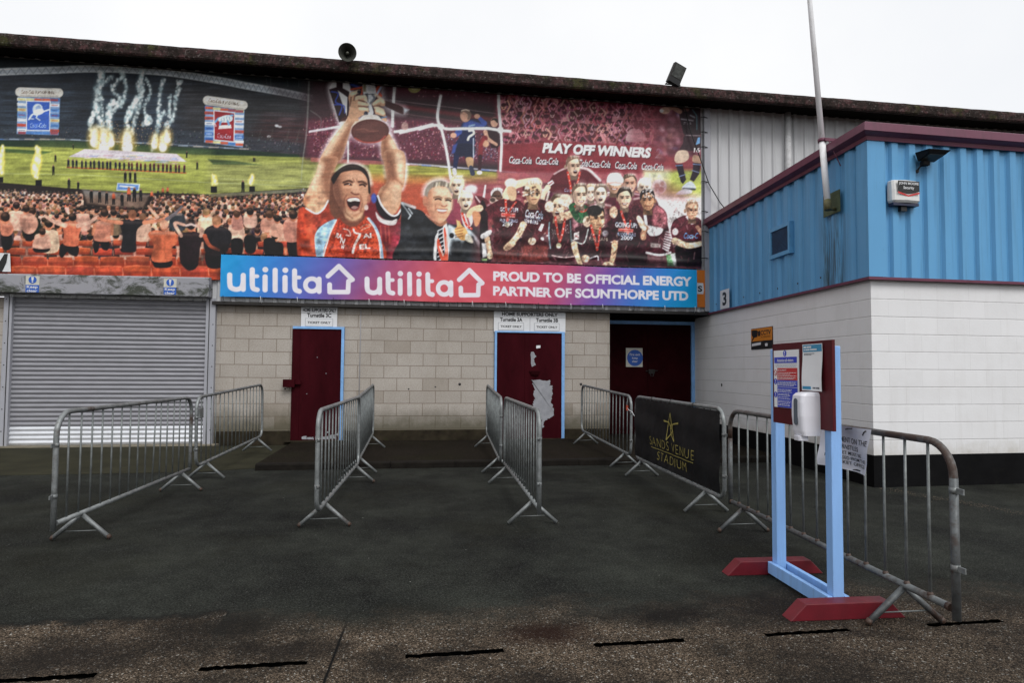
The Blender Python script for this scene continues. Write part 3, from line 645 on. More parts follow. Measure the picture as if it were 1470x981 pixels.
# ------------------------------------------------------------------ crowd barriers
def rrect(x0, x1, z0, z1, rt, rb, n=7):
    pts = []
    for cx, cz, r_, a0 in ((x1 - rb, z0 + rb, rb, -90), (x1 - rt, z1 - rt, rt, 0), (x0 + rt, z1 - rt, rt, 90), (x0 + rb, z0 + rb, rb, 180)):
        for k in range(n + 1):
            a = R(a0 + 90 * k / n); pts.append((cx + r_ * math.cos(a), 0, cz + r_ * math.sin(a)))
    return pts
def barrier(A, B, zB, style, nb, label, oN=.40, oF=.38, mats=('galv', 'barmetal', 'galv'), top=1.055, seed=0, hooks=(-1,)):
    """A, B: ground points midway between the feet (near, far); local +X runs from near to far"""
    r = random.Random(seed)
    A = Vector((*A, 0)); B = Vector((*B, zB)); D = B - A; Lh = D.length / 2
    o = empty('crowd_barrier', (A + B) / 2, label, 'barrier', 'galvanised crowd barriers forming the turnstile lanes')
    o.rotation_euler = (0, -math.asin(D.z / D.length), math.atan2(D.y, D.x))
    x0, x1 = -Lh - oN, Lh + oF; zr = .215; tr = .0195
    mf, mbar, ml = (M[k] for k in mats)
    if style == 'loop':
        mb = MB(); mb.tube(rrect(x0, x1, zr, top - tr, .15, .12), tr, 12, closed=True); fr = mb.build('frame', mf, o)
    else:      # posts run past the bottom rail; the rail is a separate tube
        pts = [(x0, 0, .165)] + [(x0, 0, z) for z in (.4, .6)] + [p for p in reversed(rrect(x0, x1, zr, top - tr, .17, .1)[8:24])] 
        P = rrect(x0, x1, zr, top - tr, .17, .1)
        arcF = P[8:16]; arcN = P[16:24]
        pts = [(x1, 0, .19), (x1, 0, .5)] + arcF + arcN + [(x0, 0, .5), (x0, 0, .165)]
        if mats[0] == 'rusty':
            mb = MB(); mb.tube([(x1, 0, .78)] + arcF + arcN + [(x0, 0, .86)], tr, 12); fr = mb.build('top_tube', mf, o)
            mb = MB(); mb.tube([(x1, 0, .19), (x1, 0, .78)], tr + .0006, 12); mb.build('post', M['galvdark'], o)
            mb = MB(); mb.tube([(x0, 0, .165), (x0, 0, .86)], tr + .0006, 12); mb.build('post', M['galvdark'], o)
        else:
            mb = MB(); mb.tube(pts, tr, 12); fr = mb.build('frame', mf, o)
        mb = MB(); mb.tube([(x0 + .035, 0, zr), (x1 - .02, 0, zr)], .019, 12); mb.build('bottom_rail', ml, o)
        if mats[0] == 'rusty':
            for xx in (x0 + .045, x1 - .03):
                mb = MB(); mb.tube([(xx - .012, 0, zr), (xx + .014, 0, zr)], .0205, 12); mb.build('rail_end', M['rustend'], o)
    for k in range(nb):
        x = x0 + (x1 - x0) * (k + 1) / (nb + 1) ; j = r.uniform(-.006, .006)
        if seed == 1 and k == 9: j = .05
        inset = 0
        e = min(x - x0, x1 - x); zt = top - 2 * tr + .004
        if e < .15: zt -= .15 - math.sqrt(max(.0225 - (.15 - e) ** 2, 0))
        zb = zr + .012
        if style == 'loop' and e < .12: zb += .12 - math.sqrt(max(.0144 - (.12 - e) ** 2, 0))
        mb = MB(); mb.tube([(x, 0, zb), (x + j * .5, 0, (zb + zt) / 2), (x + j, 0, zt)], .0075, 8)
        bar = mb.build('bar', mbar, o)
        if mats[0] == 'rusty':
            mb = MB(); mb.lathe([(.0, .012), (.012, .010), (.017, .0), (.016, -.006)], (x, 0, zb + .006), (0, 0, 1), 10); mb.build('weld', M['rustend'], bar)
    for s in (-1, 1):
        x = s * Lh
        for q in (-1, 1):
            mb = MB(); mb.tube([(x, q * .004, zr - .012), (x, q * .218, .012)], .0175, 12); lg = mb.build('leg', ml, o)
            if seed in (1, 2, 4): mb = MB(); mb.tube([(x, q * .200, .034), (x, q * .219, .011)], .0183, 12); mb.build('leg_end', M['rustend'], lg)
        mb = MB(); mb.tube([(x, -.16, .075), (x, .16, .070)], .004, 6); mb.build('tie_rod', mbar, o)
    for s in hooks:
        for z in (.80, .42):
            xe = x0 if s < 0 else x1
            mb = MB()
            mb.box((min(xe, xe + s * .065), -.004, z - .014), (max(xe, xe + s * .065), .004, z + .014)); mb.box((min(xe + s * .03, xe + s * .045), -.024, z - .015), (max(xe + s * .03, xe + s * .045), .024, z + .015)) if False else None
            mb.build('hook', M['galv'], o, bevel=.001)
            mb = MB(); mb.tube([(xe, 0, z - .016), (xe, 0, z + .016)], tr + .002, 12); mb.build('hook_collar', M['galvrust'], o)
    return o
b_L1 = barrier((-2.58, 5.73), (-2.51, 7.82), 0, 'open', 15, 'barrier with open square corner and rusty feet, standing in front of the roller shutter', .395, .25, ('galvrust', 'barmetal', 'galv'), 1.06, 1)
b_L2 = barrier((-2.49, 8.66), (-2.36, 10.80), .075, 'loop', 16, 'barrier set half on the walkway between the roller shutter and the narrow door', .34, .25, top=1.06, seed=3)
mb = MB(); mb.box((-1.33, -.012, .78), (-1.22, .012, .90)); mb.build('name_plate', M['galv'], b_L2)
b_C1 = barrier((-.72, 5.93), (-.63, 8.15), 0, 'loop', 14, 'front barrier of the pair leading up to the narrow maroon door', .40, .22, seed=2, mats=('galv', 'barmetal', 'galvrust'))
b_C2 = barrier((-.64, 8.90), (-.61, 11.02), .078, 'loop', 15, 'rear barrier of the pair leading up to the narrow maroon door', .34, .28, seed=5)
b_T1 = barrier((1.106, 5.81), (1.18, 7.90), 0, 'open', 16, 'front barrier of the pair leading up to the peeled double door', .37, .24, seed=6)
b_T2 = barrier((1.19, 8.72), (1.31, 10.95), .078, 'loop', 16, 'rear barrier of the pair leading up to the peeled double door', .36, .28, seed=7)
b_R1 = barrier((3.06, 9.03), (3.10, 11.28), .075, 'loop', 15, 'barrier with an orange tag, standing in front of the dark exit recess', .27, .30, seed=8)
b_R2 = barrier((2.89, 6.08), (3.02, 8.23), 0, 'loop', 17, 'barrier carrying the black cloth banner with gold star lettering', .44, .25, seed=9)
b_R3 = barrier((2.70, 3.25), (2.85, 5.28), 0, 'open', 14, 'rusty topped barrier with a paper notice, standing behind the blue timber stand', .375, .26, ('rusty', 'barmetal', 'galvdark'), 1.05, 4)
# scuffs of white paint on one end post
mb = MB(); mb.tube([(-1.555, 0, .62), (-1.555, 0, .56)], .0222, 12); 
def blocal(o, x, y, z): return o.matrix_world @ Vector((x, y, z))
bpy.context.view_layer.update()

# ------------------------------------------------------------------ barrier banner, paper notice, tag
def frame_of(o, A, B):
    bpy.context.view_layer.update(); return o.matrix_world.copy()
def panel_map(o, x_far, x_near, z0, z1, out, bulge):
    """(u from left 0..1, v from bottom 0..1) on a cloth hung on the -X side of a barrier (left = far end)"""
    Mw = o.matrix_world
    def f(u, v, d=0.0):
        x = x_far + (x_near - x_far) * u
        return Mw @ Vector((x, out + bulge(u, v) + d, z0 + (z1 - z0) * v))
    return f
def cloth(name, mat, f, nu, nv, parent=None, th=.002):
    vs = [f(i / nu, j / nv) for j in range(nv + 1) for i in range(nu + 1)] ; n = len(vs)
    fs = [(j * (nu + 1) + i, j * (nu + 1) + i + 1, (j + 1) * (nu + 1) + i + 1, (j + 1) * (nu + 1) + i) for j in range(nv) for i in range(nu)]
    mb = MB(); mb.add(vs, fs, True); return mb.build(name, mat, parent)
def map_tris(mb, f, P, T, d):
    mb.add([f(p[0], p[1], d) for p in P], [tuple(t) for t in T])
def subdivide_poly(P):  # fan of a small polygon
    return np.array(P), [tuple(range(len(P)))]
b = NB('black_banner_cloth'); b.col(b.mix(b.ramp(b.noise(3, 5, .6), [(.4, 0.), (.75, 1.)]), (.007, .007, .008), (.015, .0155, .017))); b.rough(.55); b.spec(.2); b.bump(b.noise(5, 4, .6, stretch=(1, 1, 3)), .25, .02); m_cloth = b.m
gold = paint('gold_print', (.38, .32, .085), .6, .1, 20, dirt_amt=.1)
bul = lambda u, v: .012 * math.sin(u * 9.3 + v * 2) * (1 - abs(2 * v - 1)) + .010 * math.sin(u * 47) * .35 + .006 * math.sin(v * 13 + u * 5)
Lh = (Vector((3.02, 8.23)) - Vector((2.89, 6.08))).length / 2
f2 = panel_map(b_R2, Lh + .19, -Lh - .40, .255, 1.015, .030, bul)
bn = empty('barrier_banner', b_R2.matrix_world @ Vector((0, .03, .25)), 'black cloth banner with gold star and SANDS VENUE STADIUM lettering tied to a barrier', 'banner', world=True)
cloth('banner_cloth', m_cloth, f2, 80, 24, bn)
def u2(s): return 1 - (s + .40) / (2 * Lh + .59)
def v2(z): return (z - .255) / .76
mb = MB()
for body, sa, sb, za, zb in (('SANDS VENUE', 1.70, .20, .475, .575), ('STADIUM', 1.41, .43, .325, .42)):
    P, T = fit_text(body, u2(sa), u2(sb), v2(za), v2(zb), bold=-.02, space=1.15); map_tris(mb, f2, P, T, .006)
mb.build('lettering', gold, bn)
mb = MB(); P = [(u2(1.66), v2(.443)), (u2(.22), v2(.443)), (u2(.22), v2(.450)), (u2(1.66), v2(.450))]
Q = []
for k in range(21): Q.append((u2(1.66 - 1.44 * k / 20), v2(.444)))
for k in range(20, -1, -1): Q.append((u2(1.66 - 1.44 * k / 20), v2(.451)))
for k in range(20): mb.add([f2(*Q[k], .006), f2(*Q[k + 1], .006), f2(*Q[40 - k], .006), f2(*Q[41 - k], .006)], [(0, 1, 2, 3)])
mb.build('rule_line', gold, bn)
mb = MB()      # five-pointed star drawn as open strokes
def stroke2(mb, f, pts, w_, d, ar=1.0):
    for a, c in zip(pts[:-1], pts[1:]):
        dx, dy = c[0] - a[0], (c[1] - a[1]); l = math.hypot(dx, dy * .3) or 1; nx, ny = -dy * .3 / l * w_, dx / l * w_ / .3 * 1.0
        mb.add([f(a[0] + nx, a[1] + ny, d), f(a[0] - nx, a[1] - ny, d), f(c[0] - nx * .5, c[1] - ny * .5, d), f(c[0] + nx * .5, c[1] + ny * .5, d)], [(0, 1, 2, 3)])
S = lambda s, z: (u2(s), v2(z))
for k, seg in enumerate(([S(1.085, .59), S(.93, .905)], [S(.925, .91), S(.79, .60)], [S(1.17, .805), S(1.00, .80), S(.84, .70)], [S(.66, .815), S(.85, .79), S(.89, .68)], [S(1.08, .592), S(.94, .665), S(.90, .70)], [S(.785, .605), S(.90, .66), S(.95, .72), S(.90, .80)])):
    stroke2(mb, f2, seg, .0042, .006 + k * .0006)
mb.build('star_emblem', gold, bn)
for k, u in enumerate((.01, .25, .5, .75, .985)):
    mb = MB(); c = b_R2.matrix_world @ Vector((Lh + .19 - (2 * Lh + .59) * u, 0, 1.034 if 0 < k < 4 else .97))
    ax = b_R2.matrix_world.to_3x3() @ Vector((1, 0, 0)); mb.tube([c + (b_R2.matrix_world.to_3x3() @ Vector((0, .027 * math.cos(a), .027 * math.sin(a)))) for a in np.linspace(0, 2 * math.pi, 13)[:-1]], .004, 6, closed=True); mb.build('cable_tie', M['black'], bn)

# paper notice, curled, tied to the rusty barrier
Lh3 = (Vector((2.85, 5.28)) - Vector((2.70, 3.25))).length / 2
f3 = panel_map(b_R3, .715 - Lh3, .222 - Lh3, .772, 1.045, .034, lambda u, v: .030 * (abs(2 * u - 1) ** 3) * (1 - v) + .010 * math.sin(u * 7 + v * 3) + .007 * math.sin(v * 9 - u * 4) * (1 - v) + .018 * max(0, .12 - u) * 8 * (1 - v))
pn = empty('paper_notice', b_R3.matrix_world @ Vector((.47 - Lh3, .03, .77)), 'curling white paper notice about turnstile payment tied to the rusty barrier', 'notice', world=True)
b = NB('notice_paper'); b.col(b.mix(b.noise(6, 4), (.72, .72, .78), (.80, .80, .85))); b.rough(.4); b.bump(b.noise(9, 5, .6), .35, .01); 
cloth('paper', b.m, f3, 40, 30, pn)
mb = MB()
for body, ua, ub, va, vb in (('PAYMENT ON THE', .17, .975, .625, .745), ('TURNSTILES', .25, .80, .475, .575), ('TICKET MUST BE', .22, .86, .355, .43), ('PURCHASED FROM THE', .11, .95, .24, .315), ('TICKET OFFICE', .26, .93, .13, .205)):
    P, T = fit_text(body, ua, ub, va, vb, bold=.004)
    map_tris(mb, f3, P, T, .0035)
mb.build('lettering', M['printblack'], pn)
for (ua, va, ub, vb) in ((.52, .93, .68, .97), (.885, .86, .93, .96), (.62, .035, .78, .06)):
    mb = MB(); mb.tube([f3(ua, va, .006), f3((ua + ub) / 2, (va + vb) / 2 + .01, .010), f3(ub, vb, .006)], .004, 6); mb.build('cable_tie', M['black'], pn)

Lh1 = (Vector((3.10, 11.28)) - Vector((3.06, 9.03))).length / 2
tg = empty('orange_tag', b_R1.matrix_world @ Vector((-Lh1 - .16, .03, .82)), 'small orange tag tied near the top corner of a barrier', 'tag', world=True)
f1 = panel_map(b_R1, -Lh1 - .115, -Lh1 - .20, .83, .905, .026, lambda u, v: .004 * math.sin(u * 5))
cloth('tag_body', paint('orange_tag_plastic', (.60, .10, .045), .45, .1, 20), f1, 6, 6, tg)
f1b = panel_map(b_R1, -Lh1 - .12, -Lh1 - .195, .905, .95, .026, lambda u, v: .004 * math.sin(u * 5))
cloth('tag_top', M['galv'], f1b, 6, 6, tg)
mb = MB(); mb.tube([b_R1.matrix_world @ Vector(p) for p in ((-Lh1 - .19, .03, .87), (-Lh1 - .26, .03, .845), (-Lh1 - .33, .01, .83), (-Lh1 - .50, .02, .77))], .004, 6); mb.build('tie_cord', M['whitesign'], tg)

# ------------------------------------------------------------------ hand-gel stand
st = empty('notice_stand', (2.452, 3.46, 0), 'light blue timber stand on maroon feet with a maroon notice board', 'stand'); st.rotation_euler = (0, 0, R(-2.9))
SB = paint('light_blue_gloss_timber', (.25, .455, .82), .42, .10, 9, (.11, .16, .24), .6, stretch=(1, 1, .10), bump=.35)
SM = paint('maroon_gloss_timber', (.115, .0065, .013), .45, .18, 8, (.06, .012, .016), .5, bump=.12)
for v0 in (0, .635):
    mb = MB(); mb.box((-.033, v0, .004), (.033, v0 + .065, 1.535)); mb.build('post', SB, st, bevel=.004)
for v0 in (-.102, .702):
    mb = MB(); a = [(-.35, v0, 0), (.335, v0, 0), (.245, v0, .092), (-.255, v0, .092)]; mb.loft(a, [(x, y + .10, z) for x, y, z in a]); mb.build('foot', SM, st, bevel=.004)
for u0 in (-.066, .036):
    mb = MB(); mb.box((u0, .001, .016), (u0 + .030, .699, .093)); mb.build('rail', SB, st, bevel=.003)
mb = MB(); mb.box((-.054, -.055, 1.042), (-.0345, .628, 1.570)); mb.build('board', paint('maroon_board_paint', (.075, .005, .009), .5, .2, 6, (.03, .006, .008), .5, spec=.25), st, bevel=.003)
bpy.context.view_layer.update()
def BF(v, z, d=0.0): return st.matrix_world @ Vector((-.054 - d, v, z))
def bquad(mb, va, vb, za, zb, d, n=1): mb.add([BF(va, za, d), BF(vb, za, d), BF(vb, zb, d), BF(va, zb, d)], [(0, 1, 2, 3)])
def bslab(mb, va, vb, za, zb, d0, d1): mb.loft([BF(va, za, d0), BF(vb, za, d0), BF(vb, zb, d0), BF(va, zb, d0)], [BF(va, za, d1), BF(vb, za, d1), BF(vb, zb, d1), BF(va, zb, d1)])
def btext(mb, body, va, vb, za, zb, d, **kw):
    P, T = fit_text(body, 0, 1, 0, 1, **kw); mb.add([BF(va + (vb - va) * p[0], za + (zb - za) * p[1], d) for p in P], [tuple(t) for t in T])
nb_ = empty('visitor_notice', BF(.45, 1.15, .002), 'white safety notice with blue and red panels on the maroon board', 'notice', world=True)
WP = paint('white_print_board', (.78, .79, .81), .35, .03, 8, dirt_amt=.1); BP = paint('blue_print', (.030, .055, .50), .4, .06, 10, dirt_amt=.1); RP = paint('red_print', (.52, .035, .035), .4, .06, 10, dirt_amt=.1)
mb = MB(); bslab(mb, .600, .292, 1.148, 1.524, .001, .005); mb.build('notice_board', WP, nb_)
def nv(px): return .600 - (px - 85) / (325 - 85) * .308      # fractions measured across the printed sheet
def nz_(py): return 1.524 - (py - 150) / (650 - 150) * .376
for mt, (xa, xb, ya, yb), nm in ((BP, (92, 310, 210, 262), 'blue_panel'), (RP, (120, 314, 305, 410), 'red_panel'), (BP, (120, 314, 412, 470), 'blue_panel'), (BP, (120, 314, 470 + 4, 648), 'blue_panel')):
    mb = MB(); bquad(mb, nv(xa), nv(xb), nz_(yb), nz_(ya), .0065); mb.build(nm, mt, nb_)
for cx, cy, rr, mt in ((197, 178, .0155, BP), (102, 347, .0155, RP), (102, 424, .0155, BP), (102, 540, .0155, BP)):
    mb = MB(); c = BF(nv(cx), nz_(cy), .0066); mb.disc(c, rr * 1.3, BF(-1, 1.2) - BF(0, 1.2), (0, 0, 1)); mb.build('round_symbol', mt, nb_)
    mb = MB()
    if mt is BP: bquad(mb, nv(cx) + .0035, nv(cx) - .0035, nz_(cy) - .003, nz_(cy) + .014, .0076); bquad(mb, nv(cx) + .0035, nv(cx) - .0035, nz_(cy) - .013, nz_(cy) - .007, .0076); mb.build('symbol_mark', WP, nb_)
    else: mb.disc(BF(nv(cx), nz_(cy), .0074), .0145, BF(-1, 1.2) - BF(0, 1.2), (0, 0, 1)); mb.build('symbol_mark', WP, nb_); mb = MB(); P = [BF(nv(cx) + .014, nz_(cy) + .010, .0082), BF(nv(cx) + .010, nz_(cy) + .014, .0082), BF(nv(cx) - .014, nz_(cy) - .010, .0082), BF(nv(cx) - .010, nz_(cy) - .014, .0082)]; mb.add(P, [(0, 1, 2, 3)]); mb.build('symbol_bar', RP, nb_)
mb = MB(); btext(mb, 'Attention all visitors', nv(122), nv(280), nz_(252), nz_(224), .0078, bold=.015); btext(mb, 'Do not enter if:', nv(126), nv(212), nz_(330), nz_(314), .0078, bold=.012); mb.build('lettering', WP, nb_)
mb = MB()
rl = random.Random(4)
for ya, xe in ((344, 305), (358, 250), (370, 306), (386, 300), (395, 280), (424, 306), (434, 300), (444, 306), (454, 280), (490, 262), (500, 258), (512, 262), (530, 240), (540, 250), (556, 235), (570, 246), (590, 250), (602, 246), (616, 240), (628, 246)):
    x = 126
    while x < xe:
        w_ = rl.uniform(7, 22); bquad(mb, nv(x), nv(min(x + w_, xe)), nz_(ya + 4.5), nz_(ya), .0078); x += w_ + 4
mb.build('small_print', WP, nb_)
mb = MB()
for ya in (272, 282, 292):
    x = 105
    while x < 305: w_ = rl.uniform(7, 20); bquad(mb, nv(x), nv(min(x + w_, 308)), nz_(ya + 4), nz_(ya), .0065); x += w_ + 5
mb.build('small_print', paint('grey_print', (.38, .40, .50), .5, .02), nb_)
po = empty('paper_poster', BF(.14, 1.27, .002), 'white paper poster with a light blue heading pinned to the maroon board', 'poster', world=True)
def pf(u, v, d=0.0): return BF(.252 - .222 * u - .006 * v * 0 + (.012 * (1 - v) * -1), 1.268 + .284 * v - .010 * u * 0, .003 + .012 * abs(u - .5) ** 2 * 4 * (1 - v) + .006 * u * u + .003 * math.sin(v * 6) + d)
cloth('poster_sheet', WP, pf, 16, 20, po)
LBP = paint('sky_blue_print', (.045, .27, .47), .4, .05, 10, dirt_amt=.1)
def pquad(mb, ua, ub, va, vb, d, n=8):
    vs = [pf(ua + (ub - ua) * k / n, v, d) for v in (va, vb) for k in range(n + 1)]; mb.add(vs, [(k, k + 1, n + 2 + k, n + 1 + k) for k in range(n)])
mb = MB(); pquad(mb, .03, .97, .835, .985, .0012); mb.build('heading_band', LBP, po)
mb = MB(); pquad(mb, .03, .38, .03, .095, .0012); mb.build('foot_band', LBP, po)
for va, vb, segs in ((.92, .955, ((.07, .2), (.22, .45))), (.865, .895, ((.07, .13), (.15, .36), (.38, .72)))):
    mb = MB()
    for a, c in segs: pquad(mb, a, c, va, vb, .0022, 3)
    mb.build('small_print', WP, po)
mb = MB()
for va, xe in ((.79, .55), (.765, .42)):
    u = .07
    while u < xe: pquad(mb, u, u + .06, va, va + .013, .0012, 2); u += .075
for a, c in ((.47, .52), (.54, .6), (.63, .68), (.7, .83)): pquad(mb, a, c, .045, .08, .0012, 2)
mb.build('small_print', paint('grey_ink', (.06, .07, .09), .5, .02), po)
# wall dispenser on the board
dp = empty('gel_dispenser', BF(.13, .97, .06), 'white plastic hand gel dispenser screwed to the maroon board', 'dispenser', world=True)
WPL = paint('white_moulded_plastic', (.70, .70, .76), .28, .03, 5, dirt_amt=.08, bump=0)
def sec(z, v0, v1, d, r_=.022):
    pts = [(v0, .001), (v0, d - r_)] + [(v0 + r_ * (1 - math.cos(a)), d - r_ + r_ * math.sin(a)) for a in np.linspace(.3, 1.57, 4)] + [(v1 - r_ * (1 - math.cos(a)), d - r_ + r_ * math.sin(a)) for a in np.linspace(1.57, .3, 4)] + [(v1, d - r_), (v1, .001)]
    return [BF(v, z, q) for v, q in pts]
secs = [sec(1.004, .072, .188, .105), sec(1.03, .070, .190, .112), sec(1.12, .068, .192, .120), sec(1.20, .070, .190, .120), sec(1.240, .072, .188, .114), sec(1.256, .078, .182, .098), sec(1.262, .09, .17, .07)]
mb = MB(); n = len(secs[0]); vs = [p for s in secs for p in s]
fs = [(i * n + k, (i + 1) * n + k, (i + 1) * n + (k + 1) % n, i * n + (k + 1) % n) for i in range(len(secs) - 1) for k in range(n)] + [tuple(range(n)), tuple((len(secs) - 1) * n + k for k in range(n - 1, -1, -1))]
mb.add(vs, fs, False); mb.build('case', WPL, dp)
mb = MB(); A_ = [(.10, .06), (.16, .06), (.165, .112), (.155, .122), (.105, .122), (.095, .112)]; mb.loft([BF(v, .972, d * .97) for v, d in A_], [BF(v, 1.003, d) for v, d in A_]); mb.build('push_lever', WPL, dp, bevel=.004)
mb = MB(); P = [(v, z) for v, z in [(.13 + .020 * math.cos(a), 1.205 + .020 * math.sin(a)) for a in np.linspace(0, math.pi, 9)] + [(.13 + .020 * math.cos(a), 1.085 + .020 * math.sin(a)) for a in np.linspace(math.pi, 2 * math.pi, 9)]]
mb.loft([BF(v, z, .1185) for v, z in P], [BF(v, z, .1222) for v, z in P]); mb.build('level_window', paint('smoked_window', (.10, .12, .15), .15, .1, 12, bump=0, spec=.6), dp)

# ------------------------------------------------------------------ signs on the stand
def plate(name, x0, x1, z0, z1, Y, mt, parent, th=.006):
    mb = MB(); mb.box((x0, Y - th, z0), (x1, Y, z1)); return mb.build(name, mt, parent)
def wtext(parent, Y, mt, rows, name='lettering'):
    mb = MB()
    for body, x0, x1, z0, z1, kw in rows: letters(mb, body, (x0, x1, z0, z1), (0, Y, 0), (1, 0, 0), (0, 0, 1), .0015, **kw)
    return mb.build(name, mt, parent)
GREYLINE = paint('grey_print_line', (.30, .31, .34), .5, .03)
def tsign(x0, x1, z0, z1, zs, cols, label):
    o = empty('turnstile_sign', ((x0 + x1) / 2, 12.2, z0), label, 'sign', 'white turnstile signs over the doors', world=True)
    plate('sign_board', x0, x1, z0, zs - .006, 12.2 - .022, M['whitesign'], o, .012); plate('heading_strip', x0, x1, zs, z1, 12.2 - .024, M['whitesign'], o, .012)
    w_ = x1 - x0
    wtext(o, 12.164, M['printblack'], [('HOME SUPPORTERS ONLY', x0 + .045 * w_ if len(cols) == 1 else x0 + .11 * w_, x1 - .03 * w_ if len(cols) == 1 else x1 - .11 * w_, zs + .016, z1 - .016, dict(bold=.045))])
    n = len(cols); cw = w_ / n
    for k, t in enumerate(cols):
        a = x0 + k * cw
        if k: plate('divider', a - .004, a + .004, z0, zs - .006, 12.166, GREYLINE, o, .002)
        plate('ticket_panel_border', a + .115 * cw, a + .885 * cw if n == 1 else a + .83 * cw, z0 + .028, z0 + .178, 12.166, GREYLINE, o, .003)
        plate('ticket_panel', a + .127 * cw, a + .873 * cw if n == 1 else a + .818 * cw, z0 + .036, z0 + .170, 12.163, M['whitesign'], o, .003)
        e = .82 if n == 1 else .80
        wtext(o, 12.160, M['printblack'], [('TICKET ONLY', a + .18 * cw, a + (.82 if n == 1 else .77) * cw, z0 + .082, z0 + .124, dict(bold=.03))])
        wtext(o, 12.166, M['printblack'], [(t, a + .165 * cw, a + (.835 if n == 1 else .79) * cw, z0 + .196, z0 + .272, dict(bold=.04))])
    return o
tsign(-1.956, -1.322, 2.118, 2.500, 2.395, ['Turnstile 3C'], 'white turnstile 3C ticket only sign over the narrow maroon door')
tsign(1.553, 2.940, 2.108, 2.500, 2.395, ['Turnstile 3A', 'Turnstile 3B'], 'wide white turnstile 3A and 3B sign over the peeled maroon double door')
STB = paint('sticker_blue', (.020, .095, .42), .45, .06, 10, dirt_amt=.15); STW = paint('sticker_cream', (.52, .51, .44), .5, .08, 10, dirt_amt=.3)
for x0, z0, lab in ((-6.335, 2.637, 'blue and white keep clear sticker at the left end of the shutter hood'), (-4.190, 2.652, 'blue and white keep clear sticker near the right end of the shutter hood')):
    o = empty('keep_clear_sticker', (x0 + .1, 11.9, z0), lab, 'sticker', 'keep clear stickers on the shutter hood', world=True)
    plate('sticker_sheet', x0 - .003, x0 + .203, z0 + .11, z0 + .262, 11.898, STW, o, .002)
    mb = MB(); mb.disc((x0 + .10, 11.894, z0 + .195), .062, (1, 0, 0), (0, 0, 1)); mb.build('blue_disc', STB, o)
    mb = MB(); mb.extrude([(x0 + .088, 11.8935, z0 + .182), (x0 + .112, 11.8935, z0 + .182), (x0 + .120, 11.8935, z0 + .245), (x0 + .080, 11.8935, z0 + .245)], (0, -.001, 0)); mb.lathe([(0, .001), (.013, .001), (.013, 0)], (x0 + .1, 11.8935, z0 + .160), (0, -1, 0), 14); mb.build('exclamation_mark', M['whitesign'], o)
    plate('blue_panel', x0, x0 + .20, z0 - .012, z0 + .112, 11.8955, STB, o, .002)
    wtext(o, 11.893, M['whitesign'], [('Keep', x0 + .018, x0 + .182, z0 + .042, z0 + .102, dict(bold=.02)), ('clear', x0 + .018, x0 + .182, z0 - .008, z0 + .036, dict(bold=.02))])
o = empty('fire_exit_sign', (4.62, 13.02, 1.47), 'square cream sign with blue fire exit keep clear disc on the dark exit door', 'sign', world=True)
plate('sign_board', 4.440, 4.800, 1.468, 1.862, 13.018, STW, o, .004)
mb = MB(); mb.disc((4.633, 13.0125, 1.655), .170, (1, 0, 0), (0, 0, 1), 40); mb.build('blue_disc', STB, o)
wtext(o, 13.0115, M['whitesign'], [('Fire exit', 4.520, 4.746, 1.702, 1.752, dict(bold=.012)), ('keep', 4.572, 4.694, 1.622, 1.676, dict(bold=.012)), ('clear', 4.572, 4.694, 1.563, 1.610, dict(bold=.012))])

# signs on the turnstile block
def lface(o_):     # frame on the block's left wall: u runs to the viewer's right
    return lambda u, z: LP(-u, o_, z)
ORG = paint('orange_sign', (.60, .21, .022), .45, .06, 9, dirt_amt=.15)
cc = empty('cctv_sign', LP(2.84, 0, 1.76), 'orange and black CCTV camera warning sign on the white block wall', 'sign', world=True)
mb = MB(); lbox(mb, LP, 2.462, 3.22, .001, .010, 1.758, 2.112); mb.build('sign_board', M['printblack'], cc)
mb = MB(); lbox(mb, LP, 2.47, 3.212, .0105, .013, 1.895, 2.104); mb.build('orange_panel', ORG, cc)
def ltext(parent, o_, mt, rows):
    mb = MB()
    for body, sa, sb, z0, z1, kw in rows:
        P, T = fit_text(body, -sa, -sb, z0, z1, **kw); mb.add([LP(-p[0], o_, p[1]) for p in P], [tuple(t) for t in T])
    return mb.build('lettering', mt, parent)
def lpoly(mb, pts, o_, e=.001): mb.loft([LP(s, o_, z) for s, z in pts], [LP(s, o_ + e, z) for s, z in pts])
ltext(cc, .0145, M['printblack'], [('CCTV', 2.86, 2.51, 1.985, 2.065, dict(bold=.03)), ('IN OPERATION', 2.85, 2.53, 1.945, 1.968, dict(bold=.01))])
mb = MB(); lpoly(mb, [(3.20, 2.085), (3.18, 2.0), (3.13, 1.955), (2.98, 1.965), (2.96, 2.06), (3.0, 2.08)], .0135); lpoly(mb, [(2.958, 2.05), (2.88, 2.07), (2.87, 1.975), (2.955, 1.975)], .0135); lpoly(mb, [(3.15, 1.953), (3.09, 1.953), (3.17, 1.90), (3.20, 1.90)], .0135); mb.build('camera_symbol', M['printblack'], cc)
mb = MB(); lpoly(mb, [(3.19, 1.815), (2.86, 1.830), (2.86, 1.872), (3.19, 1.858)], .0110); mb.build('white_strip', M['whitesign'], cc)
mb = MB(); lpoly(mb, [(2.71, 1.80), (2.63, 1.80), (2.62, 1.85), (2.65, 1.84), (2.67, 1.86), (2.69, 1.84), (2.72, 1.85)], .0110); mb.build('emblem', M['whitesign'], cc)
ltext(cc, .0122, M['whitesign'], [('24 HOUR', 3.10, 2.90, 1.785, 1.802, dict())]) if False else None
n3 = empty('number_sign', LP(4.17, 0, 2.55), 'white square sign with a black number 3 low on the blue cladding', 'sign', world=True)
mb = MB(); lbox(mb, LP, 3.968, 4.366, .0645, .072, 2.552, 2.905); mb.build('sign_board', M['whitesign'], n3)
ltext(n3, .0740, M['printblack'], [('3', 4.255, 4.075, 2.61, 2.86, dict(bold=.035))])

